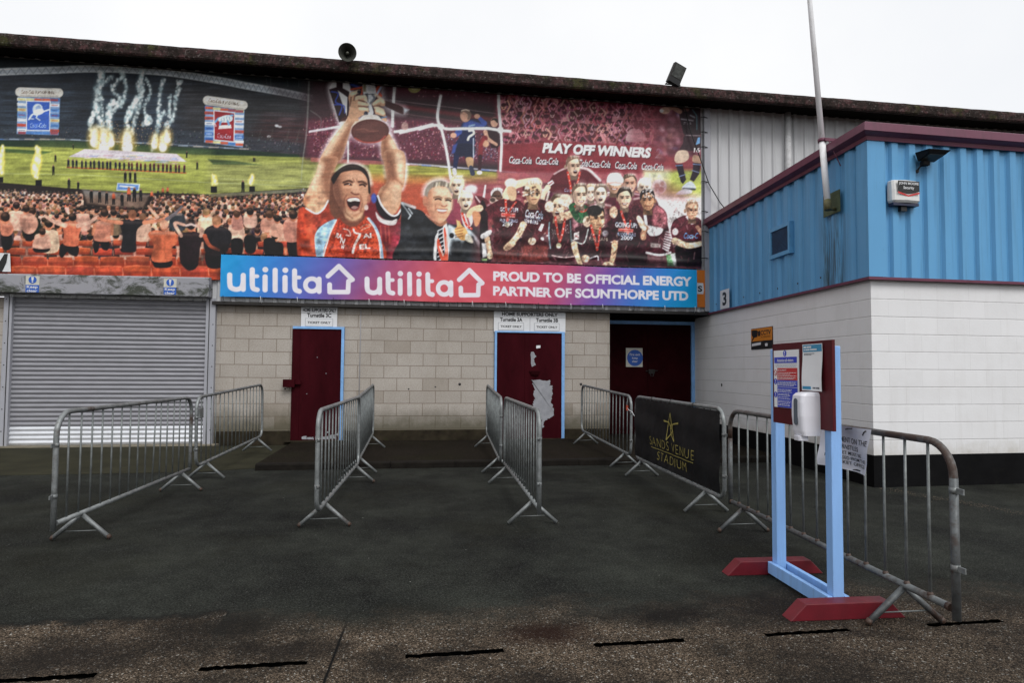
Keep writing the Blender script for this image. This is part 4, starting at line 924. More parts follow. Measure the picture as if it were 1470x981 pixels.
al = empty('alarm_box', FP(.385, 0, 3.43), 'white security alarm box with black and red badge on the blue cladding', 'alarm box', world=True)
def FA(r_, o_, z): return FP(r_ - .085, o_, z - .085)
def asec(z, a0, a1, d): return [FA(a0, .048, z), FA(a0, d * .8, z), FA(a0 + .02, d - .008, z), FA((a0 + a1) / 2, d + .012, z), FA(a1 - .02, d - .008, z), FA(a1, d * .8, z), FA(a1, .048, z)]
S_ = [asec(3.535, .315, .655, .135), asec(3.56, .295, .675, .155), asec(3.70, .295, .675, .152), asec(3.800, .300, .670, .140), asec(3.812, .315, .655, .125)]
mb = MB(); n = 7; mb.add([p for s in S_ for p in s], [(i * n + k, i * n + (k + 1) % n, (i + 1) * n + (k + 1) % n, (i + 1) * n + k) for i in range(4) for k in range(n)] + [tuple(range(n - 1, -1, -1)), tuple(4 * n + k for k in range(n))]); mb.build('case', paint('white_alarm_case', (.66, .66, .65), .35, .03, 9, dirt_amt=.2, bump=0), al)
mb = MB(); lbox(mb, FA, .31, .66, .046, .13, 3.500, 3.534); mb.build('base_tray', paint('dark_blue_tray', (.02, .025, .06), .4, .1, 9), al)
mb = MB(); lbox(mb, FA, .44, .52, .044, .10, 3.44, 3.50); mb.build('siren_neck', M['black'], al)
def fpoly(mb, pts, o_, e=.001): mb.loft([FA(s, o_, z) for s, z in pts], [FA(s, o_ + e, z) for s, z in pts])
mb = MB(); fpoly(mb, [(.345, 3.668), (.485, 3.630), (.640, 3.668), (.640, 3.792), (.345, 3.792)], .1655); mb.build('badge_panel', M['printblack'], al)
mb = MB(); fpoly(mb, [(.345, 3.640), (.485, 3.600), (.640, 3.640), (.640, 3.660), (.485, 3.621), (.345, 3.660)], .1655); mb.build('red_chevron', RP, al)
mb = MB()
for body, a, c, z0, z1 in (('JOHN MOORE', .357, .628, 3.738, 3.778), ('Security', .418, .566, 3.682, 3.728)):
    P, T = fit_text(body, a, c, z0, z1, bold=.02); mb.add([FA(p[0], .1675, p[1]) for p in P], [tuple(t) for t in T])
mb.build('lettering', M['whitesign'], al)

sl = empty('security_light', FP(.65, .03, 3.86), 'black floodlight on a short arm under the purple fascia of the blue front', 'floodlight', world=True)
mb = MB(); mb.tube([FP(.635, .03, 3.875), FP(.66, .07, 3.93), FP(.69, .12, 3.97)], .010, 8); mb.lathe([(0, .012), (.022, .01), (.024, 0)], FP(.635, .045, 3.875), NF, 10); mb.build('arm', M['black'], sl)
HB = paint('matt_black_lamp', (.008, .008, .009), .7, .2, 10, spec=.15)
mb = MB(); A_ = [FP(.605, .09, 3.985), FP(.835, .09, 3.985), FP(.845, .27, 4.035), FP(.600, .27, 4.035)]; B_ = [FP(.585, .07, 4.10), FP(.86, .07, 4.10), FP(.885, .30, 4.075), FP(.575, .30, 4.075)]
mb.loft(A_, B_); mb.build('lamp_head', HB, sl, bevel=.006)
mb = MB(); mb.loft([FP(.63, .105, 3.984), FP(.82, .105, 3.984), FP(.825, .255, 4.026), FP(.625, .255, 4.026)], [FP(.63, .105, 3.992), FP(.82, .105, 3.992), FP(.825, .255, 4.034), FP(.625, .255, 4.034)]); mb.build('lamp_glass', paint('dirty_lamp_glass', (.040, .038, .030), .5, .3, 9, bump=0, spec=.3), sl)
mb = MB(); lbox(mb, FP, .64, .73, .08, .15, 3.925, 3.985); mb.build('ballast_box', HB, sl, bevel=.01)

fp_ = empty('flagpole', LP(.56, .2, 3.47), 'white leaning flagpole clamped to the purple fascia of the blue block', 'flagpole', world=True)
FW = paint('flagpole_white', (.80, .80, .82), .45, .07, 6, (.25, .22, .15), .6, stretch=(1, 1, .3)); BR = paint('weathered_brass', (.12, .11, .05), .6, .4, 12, (.03, .05, .02), .7)
a, c = Vector(LP(.56, .2, 3.60)), Vector(LP(1.30, .2, 9.6)); k0 = a + (c - a) * ((4.46 - 3.6) / 6.0)
mb = MB(); mb.tube([a, k0], .041, 16); mb.build('lower_pole', FW, fp_)
mb = MB(); mb.tube([k0, c], [.037, .024], 16); mb.build('upper_pole', FW, fp_)
mb = MB(); mb.tube([a - (c - a).normalized() * .10, a + (c - a).normalized() * .04], .046, 16); mb.build('pole_socket', BR, fp_)
mb = MB(); mb.tube([k0 - (c - a).normalized() * .02, k0 + (c - a).normalized() * .025], .053, 14); mb.box(tuple(k0 + Vector((0, -.07, -.02))), tuple(k0 + Vector((.25, -.05, .02)))); mb.build('clamp', M['purple'], fp_)
mb = MB(); mb.tube([k0 + Vector((.05, -.06, 0)), Vector(LP(.42, .10, 4.05))], .007, 6); mb.build('stay', M['purple'], fp_)
mb = MB(); lbox(mb, LP, .50, .88, .060, .070, 3.48, 3.77); mb.build('wall_plate', paint('mossy_plate', (.075, .10, .055), .8, .35, 6, (.02, .03, .02), .8), fp_)
mb = MB(); mb.tube([a - (c - a).normalized() * .08, Vector(LP(.60, .066, 3.53))], .022, 8); mb.build('socket_arm', BR, fp_)

hs_ = empty('horn_speaker', (-1.145, 11.55, 6.81), 'round grey horn loudspeaker on the mossy roof edge', 'loudspeaker', world=True)
c = Vector((-1.145, 11.33, 6.862)); ax = Vector((.08, -1, -.25)).normalized()
mb = MB(); mb.lathe([(.150, 0), (.155, -.004), (.150, -.015), (.115, -.06), (.07, -.13), (.045, -.2), (.045, -.26), (0, -.27)], c, ax, 32); mb.lathe([(.150, 0), (.112, -.055), (.065, -.125), (.035, -.2), (0, -.21)], c + ax * -.002, ax, 32); mb.build('horn', paint('dark_grey_horn', (.052, .054, .046), .5, .2, 8, bump=0), hs_)
mb = MB(); mb.lathe([(0, .0), (.020, -.005), (.026, -.03), (.024, -.16)], c + ax * -.035, ax, 18); mb.build('horn_plug', paint('pale_horn_plug', (.10, .10, .08), .5, .2, 8, bump=0), hs_)
mb = MB(); mb.box((-1.17, 11.5, 6.80), (-1.12, 11.58, 6.88)); mb.build('bracket', M['dark'], hs_)

fl = empty('floodlight', (4.90, 11.53, 6.815), 'black roof floodlight tilted on the mossy roof edge', 'floodlight', world=True)
RF = Matrix.Translation((4.845, 11.50, 6.825)) @ Matrix.Rotation(R(20), 4, 'Y') @ Matrix.Rotation(R(10), 4, 'Z') @ Matrix.Rotation(R(8), 4, 'X')
def fbox(nm, a, b_, mt, **k):
    mb = MB(); mb.box(a, b_); mb.v = [tuple(RF @ Vector(v)) for v in mb.v]; return mb.build(nm, mt, fl, **k)
fbox('lamp_body', (-.13, -.03, .0), (.13, .06, .39), M['dark'], bevel=.008)
fbox('lamp_glass', (-.105, -.036, .13), (.105, -.031, .365), paint('grey_lamp_glass', (.060, .064, .060), .5, .6, 14, (.01, .01, .01), .9, bump=0, spec=.2))
fbox('control_box', (-.12, -.05, .015), (.12, -.031, .10), M['black'])
mb = MB(); mb.tube([(4.72, 11.5, 6.82), (4.78, 11.48, 6.95)], .012, 8); mb.tube([(4.70, 11.5, 6.825), (5.0, 11.5, 6.822)], .014, 8); mb.build('bracket', M['dark'], fl)

# ------------------------------------------------------------------ printed artwork (painted into an array, then carried by the banner mesh as a colour attribute)
AX0, AY0, AX1, AY1, SS = -150, 60, 1024, 404, 2
CW, CH = (AX1 - AX0) * SS, (AY1 - AY0) * SS
ART = np.zeros((CH, CW, 3), np.float32); ART[:] = (40, 46, 52)
def vnoise(h, w, cell, rs, octv=3, aniso=1.0):
    outn = np.zeros((h, w), np.float32); amp = 1; tot = 0
    for o in range(octv):
        c = max(cell / 2 ** o, 1.01); gx = int(w / (c * aniso)) + 3; gy = int(h / c) + 3
        g = rs.random((gy, gx)).astype(np.float32)
        yy = np.arange(h) / c; xx = np.arange(w) / (c * aniso); yi = yy.astype(int); xi = xx.astype(int)
        fy = (yy - yi)[:, None]; fx = (xx - xi)[None]; fy = fy * fy * (3 - 2 * fy); fx = fx * fx * (3 - 2 * fx)
        a = g[yi][:, xi]; b_ = g[yi][:, xi + 1]; c_ = g[yi + 1][:, xi]; d_ = g[yi + 1][:, xi + 1]
        outn += amp * ((a * (1 - fx) + b_ * fx) * (1 - fy) + (c_ * (1 - fx) + d_ * fx) * fy); tot += amp; amp *= .55
    return outn / tot
NRS = np.random.default_rng(5)
N_FINE = vnoise(CH, CW, 4, NRS, 2); N_MED = vnoise(CH, CW, 16, NRS, 3); N_BIG = vnoise(CH, CW, 70, NRS, 3); N_H = vnoise(CH, CW, 6, NRS, 2, 9.0)
def window(x0, y0, x1, y1):
    a = max(int((x0 - AX0) * SS), 0); c = min(int((x1 - AX0) * SS) + 2, CW); b_ = max(int((y0 - AY0) * SS), 0); d = min(int((y1 - AY0) * SS) + 2, CH)
    if a >= c or b_ >= d: return None
    xx = (np.arange(a, c) + .5) / SS + AX0; yy = (np.arange(b_, d) + .5) / SS + AY0
    return (slice(b_, d), slice(a, c)), xx[None, :], yy[:, None]
def blend(sl, cov, col, alpha):
    col = np.asarray(col, np.float32)
    k = (cov * alpha)[..., None].astype(np.float32)
    ART[sl] = ART[sl] * (1 - k) + col * k
def smooth(P, n=5, closed=True):
    P = [np.array(p, float) for p in P]; N = len(P); o = []
    for i in range(N if closed else N - 1):
        p0 = P[i - 1] if closed or i else P[0]; p1 = P[i]; p2 = P[(i + 1) % N]; p3 = P[(i + 2) % N] if closed or i + 2 < N else P[-1]
        for k in range(n):
            t = k / n; o.append(.5 * (2 * p1 + (p2 - p0) * t + (2 * p0 - 5 * p1 + 4 * p2 - p3) * t * t + (3 * p1 - p0 - 3 * p2 + p3) * t ** 3))
    if not closed: o.append(P[-1])
    return o
def sdpoly(P, xx, yy):
    P = np.array(P, float); d = np.full(np.broadcast(xx, yy).shape, 1e9); ins = np.zeros(d.shape, bool)
    for i in range(len(P)):
        ax, ay = P[i - 1]; bx, by = P[i]; ex, ey = bx - ax, by - ay; wx, wy = xx - ax, yy - ay
        t = np.clip((wx * ex + wy * ey) / max(ex * ex + ey * ey, 1e-9), 0, 1)
        d = np.minimum(d, (wx - ex * t) ** 2 + (wy - ey * t) ** 2)
        cnd = (ay <= yy) != (by <= yy)
        if ay != by: ins ^= cnd & (xx < ax + (yy - ay) / (by - ay) * ex)
    d = np.sqrt(d); return np.where(ins, -d, d)
def PO(P, col, alpha=1, soft=.8, sm=False, tex=None, amp=0):
    if sm: P = smooth(P)
    A = np.array(P); s = soft
    w_ = window(A[:, 0].min() - s, A[:, 1].min() - s, A[:, 0].max() + s, A[:, 1].max() + s)
    if not w_: return
    sl, xx, yy = w_; cov = np.clip(.5 - sdpoly(P, xx, yy) / s, 0, 1)
    c = np.asarray(col, np.float32)
    if tex is not None: c = c * (1 + amp * (tex[sl][..., None] - .5) * 2)
    blend(sl, cov, c, alpha)
def ST(P, wd, col, alpha=1, soft=.8, sm=False):
    if sm: P = smooth(P, 6, False)
    P = np.array(P, float); n = len(P); W_d = np.linspace(wd[0], wd[1], n) if isinstance(wd, (tuple, list)) else np.full(n, float(wd))
    mxw = W_d.max() / 2 + soft
    w_ = window(P[:, 0].min() - mxw, P[:, 1].min() - mxw, P[:, 0].max() + mxw, P[:, 1].max() + mxw)
    if not w_: return
    sl, xx, yy = w_; best = np.full(np.broadcast(xx, yy).shape, 1e9)
    for i in range(n - 1):
        ex, ey = P[i + 1] - P[i]; wx, wy = xx - P[i][0], yy - P[i][1]
        t = np.clip((wx * ex + wy * ey) / max(ex * ex + ey * ey, 1e-9), 0, 1)
        best = np.minimum(best, np.hypot(wx - ex * t, wy - ey * t) - (W_d[i] + (W_d[i + 1] - W_d[i]) * t) / 2)
    blend(sl, np.clip(.5 - best / soft, 0, 1), col, alpha)
def EL(cx, cy, rx, ry, col, alpha=1, soft=.8, rot=0):
    m_ = max(rx, ry) + soft; w_ = window(cx - m_, cy - m_, cx + m_, cy + m_)
    if not w_: return
    sl, xx, yy = w_; c, s = math.cos(R(rot)), math.sin(R(rot)); u = (xx - cx) * c + (yy - cy) * s; v = -(xx - cx) * s + (yy - cy) * c
    k = np.hypot(u / rx, v / ry); blend(sl, np.clip(.5 - (k - 1) * min(rx, ry) / soft, 0, 1), col, alpha)
def TX(body, x0, y0, x1, y1, col, alpha=1, slope=0, sh=0, bold=0.0, tilt=None, target=None):
    """lettering: box (x0,y0) top left - (x1,y1) bottom right, slope = dy/dx of the baseline"""
    P, T = fit_text(body, x0, x1, y1, y0, bold=bold, shear=sh)
    P = P.copy(); P[:, 1] += (P[:, 0] - x0) * slope
    if tilt is not None:
        c, s = math.cos(R(tilt)), math.sin(R(tilt)); q = P - [x0, y0]; P = np.stack([q[:, 0] * c - q[:, 1] * s, q[:, 0] * s + q[:, 1] * c], 1) + [x0, y0]
    w_ = window(P[:, 0].min() - 1, P[:, 1].min() - 1, P[:, 0].max() + 1, P[:, 1].max() + 1)
    if not w_: return
    sl, xx, yy = w_; h, w2 = np.broadcast(xx, yy).shape; cov = np.zeros((h * 2, w2 * 2), bool)
    ox, oy = xx[0, 0] - .5 / SS, yy[0, 0] - .5 / SS; Q = (P - [ox, oy]) * SS * 2
    for t in T:
        a, b_, c = Q[t]; mn = np.floor(np.minimum(np.minimum(a, b_), c)).astype(int); mxx = np.ceil(np.maximum(np.maximum(a, b_), c)).astype(int)
        x_0, y_0 = max(mn[0], 0), max(mn[1], 0); x_1, y_1 = min(mxx[0] + 1, w2 * 2), min(mxx[1] + 1, h * 2)
        if x_0 >= x_1 or y_0 >= y_1: continue
        gx = np.arange(x_0, x_1) + .5; gy = (np.arange(y_0, y_1) + .5)[:, None]
        e = lambda p, q: (q[0] - p[0]) * (gy - p[1]) - (q[1] - p[1]) * (gx - p[0])
        e0, e1, e2 = e(a, b_), e(b_, c), e(c, a)
        cov[y_0:y_1, x_0:x_1] |= ((e0 >= 0) & (e1 >= 0) & (e2 >= 0)) | ((e0 <= 0) & (e1 <= 0) & (e2 <= 0))
    blend(sl, cov.reshape(h, 2, w2, 2).mean((1, 3)), col, alpha)
def Q_(org, sc, *p): return [(org[0] + x / sc, org[1] + y / sc) for x, y in p]
def pan(ox, oy, sc): return lambda *p: Q_((ox, oy), sc, *p)
pA, pB, pC, pD, pE, pF, pG, pH = pan(430, 100, 7.547), pan(430, 220, 5.947), pan(560, 240, 6.766), pan(690, 240, 6.54), pan(800, 210, 5.45), pan(900, 230, 5.945), pan(610, 140, 8.177), pan(930, 140, 6.54)
p1, p2, p3, p4, p5, p6 = pan(0, 40, 4.459), pan(0, 240, 4.459), pan(300, 60, 4.459), pan(300, 230, 4.459), pan(600, 90, 4.672), pan(800, 120, 5.452)
AR = random.Random(17)
def jit(c, a): return tuple(min(255, max(0, v + AR.uniform(-a, a))) for v in c)
def mottle(P, amt, tex=N_MED, soft=3, tint=(255, 255, 255)):
    """darken / lighten the print in a region with noise"""
    A = np.array(P); w_ = window(A[:, 0].min() - soft, A[:, 1].min() - soft, A[:, 0].max() + soft, A[:, 1].max() + soft)
    if not w_: return
    sl, xx, yy = w_; cov = np.clip(.5 - sdpoly(P, xx, yy) / soft, 0, 1)
    ART[sl] *= (1 + cov * amt * (tex[sl] - .5) * 2)[..., None]
def speckle(P, n, cols, r0, r1, alpha=.8, grow=None):
    A = np.array(P); x0, y0 = A.min(0); x1, y1 = A.max(0)
    for _ in range(n):
        x, y = AR.uniform(x0, x1), AR.uniform(y0, y1)
        if sdpoly(P, np.array([[x]]), np.array([[y]]))[0, 0] > 0: continue
        r = AR.uniform(r0, r1); EL(x, y, r, r * AR.uniform(.8, 1.5), jit(AR.choice(cols), 14), alpha, .9)

# ---- stadium, left part
PO([(-160, 50), (560, 50), (560, 130), (430, 140), (300, 116), (100, 98), (-160, 100)], (34, 44, 48), soft=3)
PO([(-160, 106), (60, 104), (200, 106), (330, 124), (470, 148), (470, 215), (-160, 215)], (40, 49, 60), soft=2)
PO([(250, 110), (470, 140), (470, 225), (330, 215), (255, 200)], (46, 44, 46), .8, soft=40)
PO([(380, 165), (470, 172), (470, 222), (350, 214)], (70, 36, 38), .6, soft=20)
mottle([(-160, 60), (480, 60), (480, 225), (-160, 225)], .30, N_BIG); mottle([(-160, 110), (480, 120), (480, 225), (-160, 215)], .32, N_H)
for k in range(14):
    y = 128 + k * 5.6; ST([(-150, y), (120, y), (300, y + 5), (470, y + 13)], .9, (62, 72, 84) if k % 2 else (24, 29, 36), .45, 1)
for x in (375, 392, 415, 430): ST([(x, 186), (x - 5, 206)], (2, 3), (88, 86, 78), .35, 2)
for x, y in ((398, 181), (386, 196), (397, 180), (402, 182)): EL(x, y, 2.6, 1.6, (200, 205, 210), .7, 1)
PO([(-160, 184), (255, 184), (350, 196), (440, 206), (440, 220), (-160, 203)], (52, 60, 70), .7, soft=6)
speckle([(-150, 182), (255, 184), (440, 200), (440, 219), (-150, 202)], 900, [(96, 104, 112), (30, 34, 40), (70, 72, 82), (120, 112, 108), (20, 24, 28)], .5, .95, .7)
ST([(-150, 200), (90, 200), (250, 207), (352, 214)], 1.6, (110, 124, 140), .8, .9)
for x in range(-140, 350, 22): ST([(x, 199.6 + max(0, x - 90) * .055), (x + 13, 200 + max(0, x - 90) * .055)], 1.5, AR.choice([(150, 165, 185), (170, 160, 150), (70, 110, 170)]), .8, .8)
PO([(-160, 201), (100, 202), (352, 216), (430, 222), (430, 230), (300, 226), (100, 213), (-160, 208)], (34, 56, 40), soft=2)
PO([(-160, 207), (100, 212), (280, 222), (450, 226), (560, 236), (640, 236), (640, 262), (470, 268), (440, 276), (300, 284), (-160, 276)], (146, 152, 70), soft=2)
PO([(60, 208), (300, 222), (300, 255), (40, 245)], (164, 170, 82), .6, soft=24); PO([(300, 232), (470, 232), (470, 274), (300, 280)], (150, 152, 92), .7, soft=16)
PO([(5, 213), (76, 218), (60, 222), (2, 218)], (58, 84, 48), .85, soft=2); PO([(298, 228), (336, 231), (376, 237), (306, 236)], (64, 84, 52), .85, soft=2)
mottle([(-160, 205), (640, 222), (640, 280), (-160, 280)], .16, N_H); ST([(-150, 247), (120, 251), (300, 262), (450, 268)], 1, (190, 200, 150), .5, 1); ST([(300, 256), (470, 262)], 1.0, (190, 198, 150), .35, 1)
# roof truss
T_ = smooth([(-150, 106), (-40, 105), (60, 101), (150, 98.5), (240, 104), (300, 113), (360, 124), (420, 135), (470, 146)], 8, False)
ST(T_, 10.5, (186, 196, 204), .95, 1.6); ST([(x, y - 3.5) for x, y in T_], 2, (205, 212, 216), .9, 1); ST([(x, y + 4) for x, y in T_], 1.8, (200, 206, 210), .8, 1)
for k in range(0, len(T_) - 1, 1):
    (x, y), (x2, y2) = T_[k], T_[k + 1]; ST([(x, y + 4), ((x + x2) / 2, (y + y2) / 2 - 4), (x2, y2 + 4)], .9, (104, 114, 126), .7, .8)
PO([(380, 120), (480, 140), (480, 160), (400, 140)], (60, 48, 52), .55, soft=16)
for x in (382, 388, 412, 428): ST([(x, 98), (x + 1, 124)], .8, (110, 118, 120), .5, .8)
# hanging club flags
def flag(x0, y0, x1, y1, dy, ccol, crest):
    PO([(x0 + 3, y0 + 14), (x1 - 4, y0 + 14 + dy), (x1 - 6, y1 + dy + 1), (x0 + 1, y1)], (120, 150, 190), soft=1)
    r_ = 8
    for k in range(7):
        f = k / 7; col = AR.choice([(58, 104, 176), (206, 212, 220), (190, 84, 60), (196, 190, 130), (80, 130, 190), (220, 222, 226)])
        for xa, xb in ((x0 + 2, x0 + 15), (x1 - 18, x1 - 5)):
            e = dy * (xa - x0) / (x1 - x0); yy = y0 + 15 + e + f * (y1 - y0 - 15)
            PO([(xa, yy), (xb, yy + .6), (xb, yy + 4.8), (xa, yy + 4.4)], AR.choice([(58, 104, 176), (206, 212, 220), (186, 74, 54), (196, 190, 130), (80, 130, 190), (222, 224, 228)]), .95, .8)
            ST([(xa + 2.5, yy + 2.5), (xb - 3, yy + 2.8)], 1.3, AR.choice([(240, 240, 240), (40, 60, 110), (180, 50, 40)]), .6, .8)
    for yy in (y0 + 15.5, y1 - 3.5):
        for k in range(5):
            xa = x0 + 3 + k * (x1 - x0 - 9) / 5; e = dy * (xa - x0) / (x1 - x0)
            PO([(xa, yy + e), (xa + 11, yy + e + .4), (xa + 11, yy + e + 4), (xa, yy + e + 3.6)], AR.choice([(70, 120, 186), (200, 90, 60), (150, 70, 80), (206, 200, 140)]), .95, .8)
    cx0, cx1 = x0 + 16, x1 - 19
    PO([(cx0 - 1.2, y0 + 19 + dy * .3), (cx1 + 1.2, y0 + 19 + dy * .75), (cx1 + .8, y1 - 5 + dy * .75), (cx0 - 1.5, y1 - 5 + dy * .3)], (216, 222, 230), soft=.9)
    PO([(cx0, y0 + 20.2 + dy * .3), (cx1, y0 + 20.2 + dy * .75), (cx1 - .4, y1 - 6.2 + dy * .75), (cx0 - .3, y1 - 6.2 + dy * .3)], ccol, soft=.9)
    ST([(x0 + 6, y0 + 7), (x1 - 6, y0 + 7 + dy)], 13.2, (206, 202, 194), 1, 1); ST([(x0 + 7, y0 + 4), (x1 - 7, y0 + 4 + dy)], 4, (226, 224, 216), .8, 2); ST([(x0 + 7, y0 + 12), (x1 - 7, y0 + 12 + dy)], 2, (150, 146, 138), .6, 2)
    TX('Coca-Cola', x0 + 8, y0 + 4.2, x0 + 26, y0 + 9.5, (96, 70, 52), .9, dy / (x1 - x0), .3); TX('CHAMPIONSHIP' if False else 'PLAY-OFF FINAL', x0 + 28, y0 + 4.4 + dy * .45, x1 - 12, y0 + 9 + dy * .45, (80, 66, 54), .85, dy / (x1 - x0), 0, .01)
    crest(cx0, cx1, y0 + 20 + dy * .5, y1 - 6 + dy * .5)
    TX('Coca-Cola', cx0 + 4, y1 - 16 + dy * .4, cx1 - 5, y1 - 9.5 + dy * .4, (196, 214, 236), .85, dy / (x1 - x0), .3)
def lion(a, b_, c, d):   # rampant-looking lion leaping across the shield panel
    w = (214, 224, 236)
    ST(p1((185, 585), (205, 555), (240, 545), (275, 535), (312, 522)), 2.2, w, .95, .9, True); ST(p1((205, 560), (190, 580), (215, 582)), 1.6, w, .9, .9); ST(p1((240, 550), (232, 575), (255, 590)), 1.8, w, .9, .9)
    EL(*p1((240, 520))[0], 7, 8, w, .85, 1.5); EL(*p1((246, 512))[0], 4, 5, (120, 150, 200), .6, 1.5); PO(p1((215, 530), (270, 515), (275, 545), (225, 560)), w, .9, 1, True); ST(p1((228, 500), (250, 490), (268, 505)), 1.4, w, .8, .9, True)
def fist(a, b_, c, d):   # gauntlet holding a bar
    w, bl = (206, 222, 232), (96, 160, 206)
    ST(p3((40, 512), (60, 490), (150, 470)), 3.0, bl, .95, .9); PO(p3((60, 490), (110, 468), (150, 480), (140, 510), (75, 515)), w, .95, .9, True); PO(p3((65, 535), (140, 530), (145, 552), (60, 558)), (226, 230, 232), .95, .9)
    ST(p3((75, 512), (70, 530)), 3, bl, .9, .9); ST(p3((120, 508), (128, 530)), 3, bl, .9, .9); ST(p3((30, 505), (45, 540)), 1.2, w, .8, .9)
    for k in range(4): ST(p3((78 + k * 17, 492 - k * 4), (82 + k * 17, 508 - k * 3)), .8, (70, 110, 150), .7, .8)
flag(23, 125, 90, 192, 1, (52, 92, 184), lion); flag(292, 137, 355, 204, 7, (150, 36, 44), fist)
# pyrotechnic trails and flames
for pth, wd in ((p1((620, 770), (640, 600), (615, 480), (640, 330), (650, 290)), (7, 9)), (p1((660, 760), (665, 640), (650, 470), (640, 380), (720, 310)), (3, 5)), (p1((700, 720), (720, 540), (780, 480), (720, 390), (790, 300), (740, 250)), (5, 4)), (p1((790, 480), (810, 380), (790, 310), (770, 260)), (4, 4)), (p1((825, 770), (850, 640), (900, 470), (890, 370), (920, 270)), (5, 6)), (p1((830, 570), (870, 470), (910, 400), (900, 260)), (6, 4)), (p1((935, 600), (930, 500), (965, 400), (940, 330)), (3, 3)), (p1((985, 770), (1010, 620), (1020, 480), (1045, 330)), (5, 4)), (p1((1045, 780), (1060, 650), (1110, 560), (1130, 420), (1150, 340)), (5, 3)), (p1((1080, 560), (1090, 430)), (4, 2)), (p1((570, 610), (620, 500)), (4, 2)), (p1((690, 500), (740, 480), (760, 500)), (4, 3)), (p1((590, 700), (575, 620), (600, 540)), (5, 3)), (p1((700, 650), (690, 560), (720, 470)), (6, 3)), (p1((820, 640), (815, 560), (850, 500)), (5, 3)), (p1((950, 610), (945, 570)), (7, 4)), (p1((1010, 600), (1050, 545)), (4, 3))):
    P = smooth(pth, 7, False); P = [(x + AR.uniform(-1.0, 1.0), y) for x, y in P]
    ST(P, (wd[0] * 1.7, wd[1] * 1.5), (120, 146, 150), .26, 6); ST(P, wd, (196, 210, 210), .34, 3.5)
    for q in range(3):
        for x, y in P: r_ = AR.uniform(.4, 1) * wd[0] * .42; EL(x + AR.gauss(0, wd[0] * .32), y + AR.uniform(-3, 3), r_, r_ * AR.uniform(.8, 1.6), AR.choice([(222, 234, 234), (240, 246, 244), (160, 186, 192)]), .55, 1.8)
for x, y, r in ((136, 198, 6), (150, 204, 7), (160, 202, 4), (183, 205, 7), (222, 204, 4), (234, 206, 5), (240, 196, 4)):
    EL(x, y, r * 1.8, r * 2.8, (226, 184, 80), .6, 8); EL(x, y - r * .4, r * .9, r * 2.2, (255, 248, 214), .95, 4); EL(x, y + r, r * 1.1, r * 1.2, (255, 255, 250), .95, 3)
speckle(p1((600, 600), (1110, 600), (1110, 760), (600, 760)), 240, [(210, 160, 90), (240, 210, 150), (150, 110, 80)], .4, .8, .6)
for x0, y0, h, wd in ((3, 252, 40, 7), (54, 258, 44, 8), (307, 268, 15, 5), (362, 268, 14, 5), (309, 268, 13, 4)):
    for q in range(int(h * 1.3)):
        f = AR.random(); px_ = x0 + math.sin(f * 5 + x0) * wd * .35 - f * wd * .3 + AR.gauss(0, wd * .16); r_ = wd * (.20 + .34 * (1 - abs(2 * f - .9)))
        EL(px_, y0 - 3 - f * h, r_ * 1.5, r_ * 2.0, (240, 214, 96), .35, 3); EL(px_, y0 - 3 - f * h, r_ * .8, r_ * 1.2, (255, 252, 226), .8, 1.6)
for x, y, w_, h in ((0, 258, 9, 8), (56, 263, 9, 9), (307, 272, 9, 9), (362, 272, 8, 9)): PO([(x - w_ / 2, y - h / 2), (x + w_ / 2, y - h / 2), (x + w_ / 2, y + h / 2), (x - w_ / 2, y + h / 2)], (18, 18, 22), soft=.8)
# carpet, line-up, officials
PO(p1((440, 825), (540, 775), (1130, 806), (1195, 857)), (206, 196, 204), soft=1)
for _ in range(46):
    x = AR.uniform(112, 250); y = 217 + (x - 110) * .045 + AR.uniform(0, 10); PO([(x, y), (x + AR.uniform(6, 14), y + .5), (x + AR.uniform(4, 12), y + 2.4), (x - 3, y + 2)], AR.choice([(226, 222, 224), (150, 170, 214), (214, 196, 150), (200, 160, 170), (190, 184, 200)]), .6, 1)
ST(p1((430, 893), (800, 910), (1190, 929)), 1.6, (196, 82, 52), .95, .8)
def tiny(x, y, h, top, legs=None):
    EL(x, y - h * .90, h * .10, h * .11, (150, 112, 92), 1, .6); ST([(x, y - h * .75), (x, y - h * .42)], h * .26, top, 1, .7); ST([(x - h * .06, y - h * .42), (x - h * .08, y)], h * .11, legs or top, 1, .7); ST([(x + h * .06, y - h * .42), (x + h * .08, y)], h * .11, legs or top, 1, .7)
for k in range(28):
    x = 98.5 + k * (264 - 98.5) / 27 + AR.uniform(-1, 1); y = 240.3 + (x - 98) * .046; tiny(x, y, 12 + AR.uniform(-.6, .6), jit((26, 30, 52) if k < 14 else (84, 32, 42), 8), (24, 26, 40))
for x, y, h in ((180, 261, 15), (187, 261, 15), (194, 261.5, 15)): tiny(x, y, h, (22, 24, 32))
for x, y, h in ((80, 232, 10), (77, 251, 14), (268, 226, 9), (283, 243, 11), (105, 214, 7), (349, 276, 17), (364, 232, 6), (366, 232, 6)): tiny(x, y, h, (20, 22, 24))
PO(p2((750, 100), (895, 108), (890, 152), (745, 148)), (196, 212, 234), soft=.8); PO(p2((755, 106), (888, 113), (884, 147), (750, 143)), (78, 124, 196), .85, .8); ST(p2((770, 120), (860, 128)), 2, (232, 238, 246), .9, .8)
